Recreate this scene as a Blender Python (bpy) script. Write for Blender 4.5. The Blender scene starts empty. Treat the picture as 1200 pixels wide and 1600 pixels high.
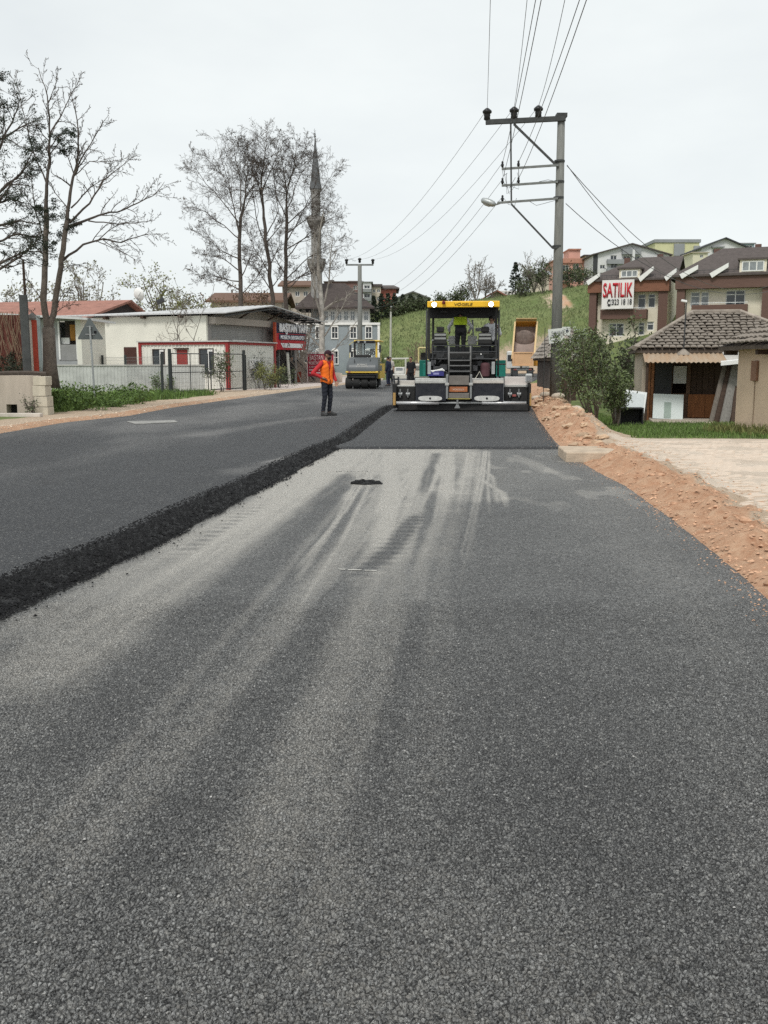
import bpy, bmesh, math, random
import numpy as np
from mathutils import Vector, Matrix, Euler, noise
R = math.radians
SC = bpy.context.scene
COL = SC.collection
RNG = random.Random(7)

# ------------------------------------------------------------------ camera, sky, sun, exposure
EYE = 1.55
PITCH = math.atan(235 / 1500)
FPX = 1500.0
cam_data = bpy.data.cameras.new('camera')
cam = bpy.data.objects.new('camera', cam_data)
COL.objects.link(cam)
cam.location = (0, 0, EYE)
cam.rotation_euler = (math.pi / 2 - PITCH, 0, 0)
cam_data.sensor_fit = 'VERTICAL'
cam_data.sensor_height = 36.0
cam_data.lens = 36.0 * FPX / 1600
cam_data.clip_start = 0.05
cam_data.clip_end = 3000
SC.camera = cam

SUN_EL, SUN_AZ = 52.0, 200.0     # azimuth clockwise from +Y
world = bpy.data.worlds.new('World')
SC.world = world
world.use_nodes = True
wn, wl = world.node_tree.nodes, world.node_tree.links
wn.clear()
w_out = wn.new('ShaderNodeOutputWorld')
w_bg = wn.new('ShaderNodeBackground')
w_sky = wn.new('ShaderNodeTexSky')
w_sky.sky_type = 'NISHITA'
w_sky.sun_disc = False
w_sky.sun_elevation = R(SUN_EL)
w_sky.sun_rotation = R(SUN_AZ)
w_tc = wn.new('ShaderNodeTexCoord')
w_map = wn.new('ShaderNodeMapping')
w_map.inputs['Scale'].default_value = (1.0, 1.0, 2.6)
w_noise = wn.new('ShaderNodeTexNoise')
w_noise.inputs['Scale'].default_value = 2.2
w_noise.inputs['Detail'].default_value = 5
w_noise.inputs['Roughness'].default_value = 0.55
w_ramp = wn.new('ShaderNodeValToRGB')
w_ramp.color_ramp.elements[0].position = 0.30
w_ramp.color_ramp.elements[0].color = (5.55, 5.85, 5.92, 1)
w_ramp.color_ramp.elements[1].position = 0.72
w_ramp.color_ramp.elements[1].color = (6.65, 6.92, 6.82, 1)
w_mix = wn.new('ShaderNodeMixRGB')
w_mix.inputs['Fac'].default_value = 0.94
wl.new(w_tc.outputs['Generated'], w_map.inputs['Vector'])
wl.new(w_map.outputs['Vector'], w_noise.inputs['Vector'])
wl.new(w_noise.outputs['Fac'], w_ramp.inputs['Fac'])
wl.new(w_sky.outputs['Color'], w_mix.inputs['Color1'])
wl.new(w_ramp.outputs['Color'], w_mix.inputs['Color2'])
wl.new(w_mix.outputs['Color'], w_bg.inputs['Color'])
w_bg.inputs['Strength'].default_value = 0.1
wl.new(w_bg.outputs['Background'], w_out.inputs['Surface'])

sun_data = bpy.data.lights.new('sun', 'SUN')
sun_data.energy = 1.5
sun_data.angle = R(14)
sun_data.color = (1.0, 0.97, 0.92)
sun = bpy.data.objects.new('sun', sun_data)
COL.objects.link(sun)
_sd = Vector((math.sin(R(SUN_AZ)) * math.cos(R(SUN_EL)), math.cos(R(SUN_AZ)) * math.cos(R(SUN_EL)), math.sin(R(SUN_EL))))
sun.rotation_euler = _sd.to_track_quat('Z', 'Y').to_euler()
sun.location = _sd * 60

SC.view_settings.view_transform = 'Standard'
SC.view_settings.look = 'None'
SC.view_settings.gamma = 1.0
SC.view_settings.exposure = 0.55
SC.view_settings.use_curve_mapping = False
SC.render.engine = 'CYCLES'
SC.cycles.use_denoising = False

# ------------------------------------------------------------------ survey helpers (a pixel measured in the photo + a depth in metres -> a point)
def _ray(px, py):
    yc = (800 - py) / FPX
    return ((px - 600) / FPX, math.cos(PITCH) + yc * math.sin(PITCH), -math.sin(PITCH) + yc * math.cos(PITCH))

def at(px, py, Y):
    d = _ray(px, py)
    s = Y / d[1]
    return Vector((d[0] * s, Y, EYE + d[2] * s))

def gp(px, py, z=0.0):
    d = _ray(px, py)
    s = (z - EYE) / d[2]
    return Vector((d[0] * s, d[1] * s, z))

# ------------------------------------------------------------------ materials
_MATS = {}
def M(name, col, rough=0.8, var=0.15, scale=3.0, bump=0.0, bscale=40.0, metal=0.0, island=0.0, spec=0.3, col2=None, emit=0.0, streak=None):
    if name in _MATS:
        return _MATS[name]
    m = bpy.data.materials.new(name)
    m.use_nodes = True
    n, l = m.node_tree.nodes, m.node_tree.links
    b = n['Principled BSDF']
    b.inputs['Roughness'].default_value = rough
    b.inputs['Metallic'].default_value = metal
    b.inputs['Specular IOR Level'].default_value = spec
    tc = n.new('ShaderNodeTexCoord')
    vec = tc.outputs['Object']
    if streak:
        mp = n.new('ShaderNodeMapping')
        mp.inputs['Scale'].default_value = streak
        l.new(vec, mp.inputs['Vector'])
        vec = mp.outputs['Vector']
    nz = n.new('ShaderNodeTexNoise')
    nz.inputs['Scale'].default_value = scale
    nz.inputs['Detail'].default_value = 7
    nz.inputs['Roughness'].default_value = 0.65
    l.new(vec, nz.inputs['Vector'])
    rp = n.new('ShaderNodeMapRange')
    rp.inputs['From Min'].default_value = 0.3
    rp.inputs['From Max'].default_value = 0.7
    l.new(nz.outputs['Fac'], rp.inputs['Value'])
    mx = n.new('ShaderNodeMixRGB')
    a = [c * (1 - var) for c in col]
    c2 = list(col2) if col2 else [min(1, c * (1 + var)) for c in col]
    mx.inputs['Color1'].default_value = (*a, 1)
    mx.inputs['Color2'].default_value = (*c2, 1)
    l.new(rp.outputs['Result'], mx.inputs['Fac'])
    outc = mx.outputs['Color']
    if island:
        g = n.new('ShaderNodeNewGeometry')
        hv = n.new('ShaderNodeHueSaturation')
        mr = n.new('ShaderNodeMapRange')
        mr.inputs['To Min'].default_value = 1 - island
        mr.inputs['To Max'].default_value = 1 + island
        l.new(g.outputs['Random Per Island'], mr.inputs['Value'])
        l.new(mr.outputs['Result'], hv.inputs['Value'])
        l.new(outc, hv.inputs['Color'])
        outc = hv.outputs['Color']
    l.new(outc, b.inputs['Base Color'])
    if emit:
        b.inputs['Emission Color'].default_value = (*col, 1)
        b.inputs['Emission Strength'].default_value = emit
    if bump:
        bn = n.new('ShaderNodeTexNoise')
        bn.inputs['Scale'].default_value = bscale
        bn.inputs['Detail'].default_value = 5
        l.new(tc.outputs['Object'], bn.inputs['Vector'])
        bp = n.new('ShaderNodeBump')
        bp.inputs['Strength'].default_value = bump
        bp.inputs['Distance'].default_value = 0.02
        l.new(bn.outputs['Fac'], bp.inputs['Height'])
        l.new(bp.outputs['Normal'], b.inputs['Normal'])
    _MATS[name] = m
    return m

# ------------------------------------------------------------------ geometry helpers
class MB:
    """collects shapes and links them as ONE mesh object"""
    def __init__(self):
        self.v, self.f, self.s = [], [], []
    def face(self, pts):
        i = len(self.v)
        self.v += [tuple(p) for p in pts]
        self.f.append(tuple(range(i, i + len(pts))))
        return self
    def box(self, x0, x1, y0, y1, z0, z1, rot=None, org=None, taper=None):
        i = len(self.v)
        P = [(x0, y0, z0), (x1, y0, z0), (x1, y1, z0), (x0, y1, z0), (x0, y0, z1), (x1, y0, z1), (x1, y1, z1), (x0, y1, z1)]
        if taper:
            cx, cy = (x0 + x1) / 2, (y0 + y1) / 2
            P = P[:4] + [(cx + (x - cx) * taper[0], cy + (y - cy) * taper[1], z) for x, y, z in P[4:]]
        if rot is not None:
            o = Vector(org) if org is not None else Vector(((x0 + x1) / 2, (y0 + y1) / 2, (z0 + z1) / 2))
            mt = rot.to_matrix() if isinstance(rot, Euler) else rot
            P = [tuple(o + mt @ (Vector(p) - o)) for p in P]
        self.v += P
        self.f += [(i, i + 3, i + 2, i + 1), (i + 4, i + 5, i + 6, i + 7), (i, i + 1, i + 5, i + 4), (i + 1, i + 2, i + 6, i + 5), (i + 2, i + 3, i + 7, i + 6), (i + 3, i, i + 4, i + 7)]
        return self
    def tube(self, pts, rad, n=6, cap=True):
        pts = [Vector(p) for p in pts]
        if not isinstance(rad, (list, tuple)):
            rad = [rad] * len(pts)
        base = len(self.v)
        k = len(pts)
        up = None
        for j in range(k):
            t = (pts[min(j + 1, k - 1)] - pts[max(j - 1, 0)])
            if t.length < 1e-9:
                t = Vector((0, 0, 1))
            t.normalize()
            if up is None:
                up = t.orthogonal().normalized()
            else:
                up = (up - t * up.dot(t))
                up = up.normalized() if up.length > 1e-6 else t.orthogonal().normalized()
            w = t.cross(up)
            for a in range(n):
                an = 2 * math.pi * a / n
                q = pts[j] + (up * math.cos(an) + w * math.sin(an)) * rad[j]
                self.v.append((q.x, q.y, q.z))
        for j in range(k - 1):
            for a in range(n):
                b = (a + 1) % n
                self.f.append((base + j * n + a, base + j * n + b, base + (j + 1) * n + b, base + (j + 1) * n + a))
        if cap:
            self.f.append(tuple(base + a for a in range(n - 1, -1, -1)))
            self.f.append(tuple(base + (k - 1) * n + a for a in range(n)))
        return self
    def prism(self, poly, ext):
        """poly: 3D points of a planar outline, extruded by vector ext"""
        i = len(self.v); n = len(poly); e = Vector(ext)
        self.v += [tuple(p) for p in poly] + [tuple(Vector(p) + e) for p in poly]
        self.f.append(tuple(range(i + n - 1, i - 1, -1)))
        self.f.append(tuple(range(i + n, i + 2 * n)))
        for a in range(n):
            b = (a + 1) % n
            self.f.append((i + a, i + b, i + n + b, i + n + a))
        return self
    def lathe(self, prof, c=(0, 0, 0), n=20, axis='Z'):
        i = len(self.v); k = len(prof)
        for r, z in prof:
            for a in range(n):
                an = 2 * math.pi * a / n
                p = (r * math.cos(an), r * math.sin(an), z)
                if axis == 'X': p = (p[2], p[0], p[1])
                if axis == 'Y': p = (p[0], p[2], p[1])
                self.v.append((c[0] + p[0], c[1] + p[1], c[2] + p[2]))
        for j in range(k - 1):
            for a in range(n):
                b = (a + 1) % n
                self.f.append((i + j * n + a, i + j * n + b, i + (j + 1) * n + b, i + (j + 1) * n + a))
        self.f.append(tuple(i + a for a in range(n - 1, -1, -1)))
        self.f.append(tuple(i + (k - 1) * n + a for a in range(n)))
        return self
    def ball(self, c, r, n=8, sq=(1, 1, 1)):
        prof = [(max(0.001, math.sin(math.pi * j / n)) , -math.cos(math.pi * j / n)) for j in range(n + 1)]
        i = len(self.v)
        self.lathe(prof, (0, 0, 0), n * 2 if n < 10 else n)
        for q in range(i, len(self.v)):
            x, y, z = self.v[q]
            self.v[q] = (c[0] + x * r * sq[0], c[1] + y * r * sq[1], c[2] + z * r * sq[2])
        return self
    def stone(self, c, r, rng, flat=0.7):
        i = len(self.v)
        a0 = rng.random() * 6.28
        top = (c[0] + rng.uniform(-.3, .3) * r, c[1] + rng.uniform(-.3, .3) * r, c[2] + r * flat * rng.uniform(.7, 1.1))
        for k in range(5):
            a = a0 + k * 1.2566
            q = r * rng.uniform(.7, 1.25)
            self.v.append((c[0] + q * math.cos(a), c[1] + q * math.sin(a), c[2] - r * .2 + rng.uniform(0, .35) * r))
        self.v.append(top)
        for k in range(5):
            self.f.append((i + k, i + (k + 1) % 5, i + 5))
        return self
    def leaf(self, c, s, rng, asp=0.5):
        a, b = rng.uniform(0, 6.283), rng.uniform(-1, 1)
        q = math.sqrt(1 - b * b)
        d = Vector((q * math.cos(a), q * math.sin(a), b))
        w = d.orthogonal().normalized()
        an = rng.uniform(0, 6.283)
        w = w * math.cos(an) + d.cross(w) * math.sin(an)
        d = d * s * .5; w = w * s * asp * .5
        i = len(self.v)
        cx, cy, cz = c
        self.v += [(cx - d.x, cy - d.y, cz - d.z), (cx + w.x, cy + w.y, cz + w.z), (cx + d.x, cy + d.y, cz + d.z), (cx - w.x, cy - w.y, cz - w.z)]
        self.f.append((i, i + 1, i + 2, i + 3))
        return self
    def blade(self, c, h, w, rng, lean=.35):
        a = rng.uniform(0, 6.283)
        dx, dy = math.cos(a), math.sin(a)
        lx, ly = rng.uniform(-lean, lean) * h, rng.uniform(-lean, lean) * h
        i = len(self.v)
        x, y, z = c
        self.v += [(x - dx * w, y - dy * w, z), (x + dx * w, y + dy * w, z), (x + dx * w * .7 + lx * .4, y + dy * w * .7 + ly * .4, z + h * .6), (x + lx, y + ly, z + h), (x - dx * w * .7 + lx * .4, y - dy * w * .7 + ly * .4, z + h * .6)]
        self.f.append((i, i + 1, i + 2, i + 3, i + 4))
        return self
    def build(self, name, mat, parent=None, bevel=0.0, smooth=False, kind=None, loc=None):
        me = bpy.data.meshes.new(name)
        me.from_pydata(self.v, [], self.f)
        me.update()
        if mat is not None:
            me.materials.append(mat)
        if smooth:
            me.polygons.foreach_set('use_smooth', [True] * len(me.polygons))
        o = bpy.data.objects.new(name, me)
        COL.objects.link(o)
        if parent is not None:
            o.parent = parent
        if loc is not None:
            o.location = loc
        if bevel:
            bv = o.modifiers.new('bevel', 'BEVEL')
            bv.width = bevel; bv.segments = 2; bv.limit_method = 'ANGLE'; bv.angle_limit = R(40)
        if kind:
            o['kind'] = kind
        return o

def tag(o, label=None, cat=None, group=None, kind=None):
    if label: o['label'] = label
    if cat: o['category'] = cat
    if group: o['group'] = group
    if kind: o['kind'] = kind
    return o

def thing(name, label, cat, loc=(0, 0, 0), rz=0.0, group=None):
    o = bpy.data.objects.new(name, None)
    COL.objects.link(o)
    o.empty_display_size = 0.2
    o.location = loc
    o.rotation_euler = (0, 0, rz)
    return tag(o, label, cat, group)

def copy_tree(o, parent=None):
    c = o.copy()
    COL.objects.link(c)
    if parent is not None:
        c.parent = parent
    for ch in o.children:
        copy_tree(ch, c)
    return c

def smooth_angle(o, deg=35):
    me = o.data
    me.polygons.foreach_set('use_smooth', [True] * len(me.polygons))
    try:
        me.set_sharp_from_angle(angle=R(deg))
    except Exception:
        pass

def text(s, h, mat, parent, loc, rot=(math.pi / 2, 0, 0), name='lettering', width=None, depth=0.004, bold=0.0, align='CENTER', shear=0.0):
    """flat lettering; default lies in the local XZ plane facing -Y"""
    cu = bpy.data.curves.new('t', 'FONT')
    cu.body = s
    cu.size = 1.0
    cu.extrude = 0.0
    cu.offset = bold
    cu.shear = shear
    cu.resolution_u = 3
    cu.align_x = 'LEFT'
    to = bpy.data.objects.new('t', cu)
    COL.objects.link(to)
    dg = bpy.context.evaluated_depsgraph_get()
    me = bpy.data.meshes.new_from_object(to.evaluated_get(dg))
    bpy.data.objects.remove(to)
    bpy.data.curves.remove(cu)
    n = len(me.vertices)
    co = np.empty(n * 3)
    me.vertices.foreach_get('co', co)
    co = co.reshape(-1, 3)
    mn, mx_ = co.min(0), co.max(0)
    ih = 0.73
    sy = h / ih
    sx = sy if width is None else width / max(1e-6, mx_[0] - mn[0])
    co[:, 0] = (co[:, 0] - (mn[0] + mx_[0]) / 2) * sx
    co[:, 1] = (co[:, 1] - ih / 2) * sy
    me.vertices.foreach_set('co', co.ravel())
    me.materials.clear()
    me.materials.append(mat)
    me.name = name
    o = bpy.data.objects.new(name, me)
    COL.objects.link(o)
    o.parent = parent
    o.location = loc
    o.rotation_euler = rot
    md = o.modifiers.new('thick', 'SOLIDIFY')
    md.thickness = depth
    return o

def wall_open(mb, x0, x1, z0, z1, opens, y=0.0, th=0.18, back=False):
    """a wall in the XZ plane at y, facing -Y, pierced by opens [(xa,xb,za,zb)] with reveals of depth th"""
    xs = sorted({x0, x1, *[v for o in opens for v in o[:2]]})
    zs = sorted({z0, z1, *[v for o in opens for v in o[2:]]})
    def hole(i, j):
        if i < 0 or j < 0 or i >= len(xs) - 1 or j >= len(zs) - 1:
            return None
        cx, cz = (xs[i] + xs[i + 1]) / 2, (zs[j] + zs[j + 1]) / 2
        return any(o[0] < cx < o[1] and o[2] < cz < o[3] for o in opens)
    for i in range(len(xs) - 1):
        for j in range(len(zs) - 1):
            a, b, c, d = xs[i], xs[i + 1], zs[j], zs[j + 1]
            if hole(i, j):
                for (ii, jj, q) in ((i - 1, j, [(a, c), (a, d)]), (i + 1, j, [(b, d), (b, c)]), (i, j - 1, [(b, c), (a, c)]), (i, j + 1, [(a, d), (b, d)])):
                    if hole(ii, jj) is False:
                        (p0, q0), (p1, q1) = q
                        mb.face([(p0, y, q0), (p1, y, q1), (p1, y + th, q1), (p0, y + th, q0)])
            else:
                mb.face([(a, y, c), (b, y, c), (b, y, d), (a, y, d)])

def shell(parent, W, D, H, opens, mat, name='wall', z0=0.0, side_opens=(), th=0.18):
    mb = MB()
    wall_open(mb, 0, W, z0, H, opens, 0, th)
    mb.face([(W, 0, z0), (W, D, z0), (W, D, H), (W, 0, H)])
    mb.face([(0, D, z0), (0, 0, z0), (0, 0, H), (0, D, H)])
    mb.face([(W, D, z0), (0, D, z0), (0, D, H), (W, D, H)])
    mb.face([(0, 0, H), (W, 0, H), (W, D, H), (0, D, H)])
    return mb.build(name, mat, parent)

def window(parent, x0, x1, z0, z1, y, fmat, gmat, fw=0.06, mull=1, trans=0, sill=None, name='window'):
    """frame with mullions (part) and its pane (sub-part); the frame's back lies at y"""
    mb = MB()
    d = 0.05
    mb.box(x0, x0 + fw, y - d, y, z0, z1)
    mb.box(x1 - fw, x1, y - d, y, z0, z1)
    mb.box(x0 + fw, x1 - fw, y - d, y, z0, z0 + fw)
    mb.box(x0 + fw, x1 - fw, y - d, y, z1 - fw, z1)
    for k in range(mull):
        xm = x0 + (x1 - x0) * (k + 1) / (mull + 1)
        mb.box(xm - fw * .5, xm + fw * .5, y - d + .004, y - .004, z0 + fw, z1 - fw)
    if trans:
        zt = z0 + (z1 - z0) * trans
        mb.box(x0 + fw, x1 - fw, y - d + .008, y - .008, zt - fw * .5, zt + fw * .5)
    w = mb.build(name, fmat, parent)
    MB().box(x0 + fw * .5, x1 - fw * .5, y - .022, y - .012, z0 + fw * .5, z1 - fw * .5).build('pane', gmat, w)
    if sill:
        MB().box(x0 - .05, x1 + .05, y - .2, y - d - .002, z0 - .05, z0 - .002).build('sill', sill, w)
    return w

# ------------------------------------------------------------------ shared materials
GLASS = M('window_glass', (.035, .042, .05), rough=.08, var=.4, scale=.7, spec=.6)
GLASS2 = M('pale_curtained_glass', (.22, .24, .25), rough=.15, var=.35, scale=1.5, spec=.5)
WFRAME = M('white_window_frame', (.72, .72, .70), rough=.45, var=.06)
CONC = M('concrete', (.30, .29, .27), rough=.9, var=.25, scale=2.5, bump=.25, bscale=25)
STEEL_D = M('dark_steel', (.045, .047, .05), rough=.55, var=.3, scale=6)
STEEL_G = M('grey_steel', (.25, .26, .26), rough=.5, var=.2, scale=6, metal=.3)
GALV = M('galvanised_steel', (.38, .40, .40), rough=.45, var=.2, scale=5, metal=.5)
BLACK = M('black_paint', (.012, .012, .014), rough=.4, var=.3, scale=5)
RUBBER = M('black_rubber', (.018, .018, .018), rough=.75, var=.3, scale=10, bump=.2)
WHITE = M('white_paint', (.74, .74, .72), rough=.5, var=.08, scale=3)
YEL = M('yellow_machine_paint', (.85, .50, .03), rough=.4, var=.12, scale=4)
BARK = M('bark', (.125, .105, .088), rough=.95, var=.4, scale=9, bump=.6, bscale=30)
BARK_D = M('dark_bark', (.085, .07, .06), rough=.95, var=.4, scale=9)
BARK_P = M('pale_bark', (.33, .31, .28), rough=.9, var=.45, scale=3.5)
LEAF_D = M('dark_evergreen_leaf', (.020, .030, .016), rough=.7, var=.3, island=.5)
LEAF_M = M('olive_green_leaf', (.075, .095, .045), rough=.6, var=.35, scale=2, island=.55)
LEAF_G = M('fresh_green_leaf', (.10, .16, .04), rough=.65, var=.3, scale=1.5, island=.5)
LEAF_Y = M('spring_yellow_leaf', (.16, .17, .06), rough=.7, var=.3, island=.45)
LEAF_B = M('pale_bud', (.17, .155, .11), rough=.8, var=.3, island=.4)
REDTILE = M('red_roof_tile', (.31, .15, .115), rough=.8, var=.25, scale=2)
BROWNROOF = M('brown_roof', (.09, .075, .07), rough=.8, var=.2, scale=3)
# ------------------------------------------------------------------ the ground: road edges measured in the photo
def _line(pxs, head, tail):
    P = [tuple(gp(a, b))[:2] for a, b in pxs]
    P = [*head, *P, *tail]
    return np.array([p[1] for p in P]), np.array([p[0] for p in P])

J_Y, J_X = _line([(0, 966), (130, 906), (250, 853), (330, 808), (430, 756), (520, 707), (560, 690), (592, 661), (617, 641)],
                 [(-3.3, -8), (-2.95, 0)], [(2.4, 46), (5.2, 70), (9.0, 100), (12.5, 128)])
R_Y, R_X = _line([(1200, 940), (1120, 870), (1040, 806), (972, 757), (928, 735), (882, 706), (866, 690), (842, 656), (828, 632)],
                 [(1.6, -8), (1.9, 0), (2.2, 3.5)], [(6.6, 46), (10.4, 70), (16.5, 100), (24, 128)])
L_Y, L_X = _line([(0, 684), (100, 666), (200, 655), (270, 641), (400, 622), (470, 612)],
                 [(-8.6, -8), (-8.4, 8)], [(-1.9, 66), (.3, 80), (3.0, 100), (4, 128)])
XJ = lambda y: np.interp(y, J_Y, J_X)
XR = lambda y: np.interp(y, R_Y, R_X)
XL = lambda y: np.interp(y, L_Y, L_X)
MAT_START = float(gp(700, 702)[1])      # where the freshly laid mat behind the paver begins
SHOULDER = .29                          # width of the loose edge of the left lane

def sstep(a, b, x):
    t = np.clip((x - a) / (b - a), 0, 1)
    return t * t * (3 - 2 * t)

_perm = np.random.RandomState(5).permutation(256)
_tab = np.random.RandomState(6).rand(256)
def vnoise(x, y):
    """smooth value noise on numpy arrays"""
    xi, yi = np.floor(x).astype(int), np.floor(y).astype(int)
    fx, fy = x - xi, y - yi
    fx, fy = fx * fx * (3 - 2 * fx), fy * fy * (3 - 2 * fy)
    h = lambda a, b: _tab[_perm[(_perm[a & 255] + b) & 255]]
    return (h(xi, yi) * (1 - fx) + h(xi + 1, yi) * fx) * (1 - fy) + (h(xi, yi + 1) * (1 - fx) + h(xi + 1, yi + 1) * fx) * fy
def fbm(x, y, o=4):
    s, a, t = 0, .5, 0
    for k in range(o):
        s = s + a * vnoise(x * 2 ** k + 17 * k, y * 2 ** k + 31 * k); t += a; a *= .55
    return s / t

def hill(x, y):
    y0 = np.interp(x, [-30, 6, 14, 24, 32, 60], [132, 118, 110, 86, 70, 60])
    top = np.interp(x, [-120, -40, -15, 2, 15, 32, 60, 140], [2, 5, 8, 9.4, 11.4, 13.2, 16, 20])
    t = np.clip((y - y0) / np.maximum(150 - y0, 10), 0, 1)
    t = .75 * t + .25 * t * t * (3 - 2 * t)
    return top * t + np.maximum(y - 152, 0) * .03 * sstep(152, 175, y) + t * (fbm(x * .06, y * .06) - .5) * 2.2

def H(x, y):
    x = np.asarray(x, float); y = np.asarray(y, float)
    dl = XL(y) - x           # >0 left of the road
    dr = x - XR(y)           # >0 right of the road
    near = sstep(140, 60, y)
    z = np.full(x.shape, -.10)
    left = .02 + .10 * sstep(.0, .5, dl) + .06 * (fbm(x * 1.3, y * 1.3) - .5) * sstep(.1, 1, dl) + .05 * np.exp(-((dl - .35) / .25) ** 2)
    z = np.where(dl > -.12, -.10 + (left + .10) * sstep(-.12, .12, dl), z)
    yard = np.interp(y, [-10, 16, 19.5, 22, 26, 30, 36, 60, 90], [.03, .03, .0, -.12, -.28, -.40, -.52, -.40, 0])
    yard = yard * sstep(.6, 2.2, dr) + .03 * (1 - sstep(.6, 2.2, dr))
    bank = .34 * sstep(17.5, 21, y) * sstep(60, 40, y) * np.exp(-((dr - .75) / .5) ** 2)
    ridge = .11 * sstep(18, 15, y) * np.exp(-((dr - .62) / .33) ** 2) * sstep(3, 8, y)
    lump = (fbm(x * 2.6, y * 2.6) - .5) * (.36 * sstep(0, .4, dr) * sstep(2.0, .7, dr) + .02)
    lump = lump + (fbm(x * 7, y * 7) - .5) * .17 * sstep(0, .3, dr) * sstep(1.5, .6, dr)
    right = yard + bank + ridge + lump
    z = np.where(dr > -.12, -.10 + (right + .10) * sstep(-.12, .15, dr), z)
    return z * near + (1 - near) * np.where((dl > 0) | (dr > 0), 0.02, -.1) + np.where((dl > 0) | (dr > 0), 1, np.where(y > 126, 1, 0)) * hill(x, y)

def Hf(x, y):
    return float(H(np.array([x]), np.array([y]))[0])

def Hv(xs, ys):
    return H(np.array(xs), np.array(ys)).tolist()

def grid_object(name, xs, ys, zf, mat, attrs=(), kind='structure', xmap=None, parent=None):
    ny, nx = len(ys), len(xs)
    YY, XX = np.meshgrid(ys, xs, indexing='ij')
    if xmap is not None:
        XX = xmap(XX, YY)
    ZZ = zf(XX, YY)
    co = np.stack([XX, YY, ZZ], -1).reshape(-1, 3)
    idx = np.arange(ny * nx).reshape(ny, nx)
    q = np.stack([idx[:-1, :-1], idx[:-1, 1:], idx[1:, 1:], idx[1:, :-1]], -1).reshape(-1, 4)
    me = bpy.data.meshes.new(name)
    me.vertices.add(len(co)); me.vertices.foreach_set('co', co.ravel())
    me.loops.add(q.size); me.loops.foreach_set('vertex_index', q.ravel())
    me.polygons.add(len(q)); me.polygons.foreach_set('loop_start', np.arange(0, q.size, 4))
    me.polygons.foreach_set('use_smooth', np.ones(len(q), bool))
    me.update(calc_edges=True)
    for an, af in attrs:
        a = me.attributes.new(an, 'FLOAT', 'POINT')
        a.data.foreach_set('value', af(XX, YY, ZZ).ravel().astype(np.float32))
    me.materials.append(mat)
    o = bpy.data.objects.new(name, me)
    COL.objects.link(o)
    o['kind'] = kind
    if parent: o.parent = parent
    return o

def nodes_mat(name):
    m = bpy.data.materials.new(name); m.use_nodes = True
    n, l = m.node_tree.nodes, m.node_tree.links
    return m, n, l, n['Principled BSDF']
def nz(n, l, vec, scale, detail=5, rough=.6):
    t = n.new('ShaderNodeTexNoise'); t.inputs['Scale'].default_value = scale; t.inputs['Detail'].default_value = detail; t.inputs['Roughness'].default_value = rough
    l.new(vec, t.inputs['Vector']); return t.outputs['Fac']
def mathn(n, l, op, a, b=None, clamp=False):
    t = n.new('ShaderNodeMath'); t.operation = op; t.use_clamp = clamp
    for i, v in enumerate((a, b)):
        if v is None: continue
        if isinstance(v, (int, float)): t.inputs[i].default_value = v
        else: l.new(v, t.inputs[i])
    return t.outputs[0]
def mixc(n, l, f, a, b, mode='MIX'):
    t = n.new('ShaderNodeMixRGB'); t.blend_type = mode
    for i, v in zip(('Fac', 'Color1', 'Color2'), (f, a, b)):
        if isinstance(v, (int, float)): t.inputs[i].default_value = v
        elif isinstance(v, (tuple, list)): t.inputs[i].default_value = (*v, 1)
        else: l.new(v, t.inputs[i])
    return t.outputs['Color']
def rng_(n, l, v, a, b, c=0., d=1.):
    t = n.new('ShaderNodeMapRange'); t.inputs['From Min'].default_value = a; t.inputs['From Max'].default_value = b
    t.inputs['To Min'].default_value = c; t.inputs['To Max'].default_value = d
    l.new(v, t.inputs['Value']); return t.outputs['Result']
def attr(n, nm):
    t = n.new('ShaderNodeAttribute'); t.attribute_name = nm; return t.outputs['Fac']

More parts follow.
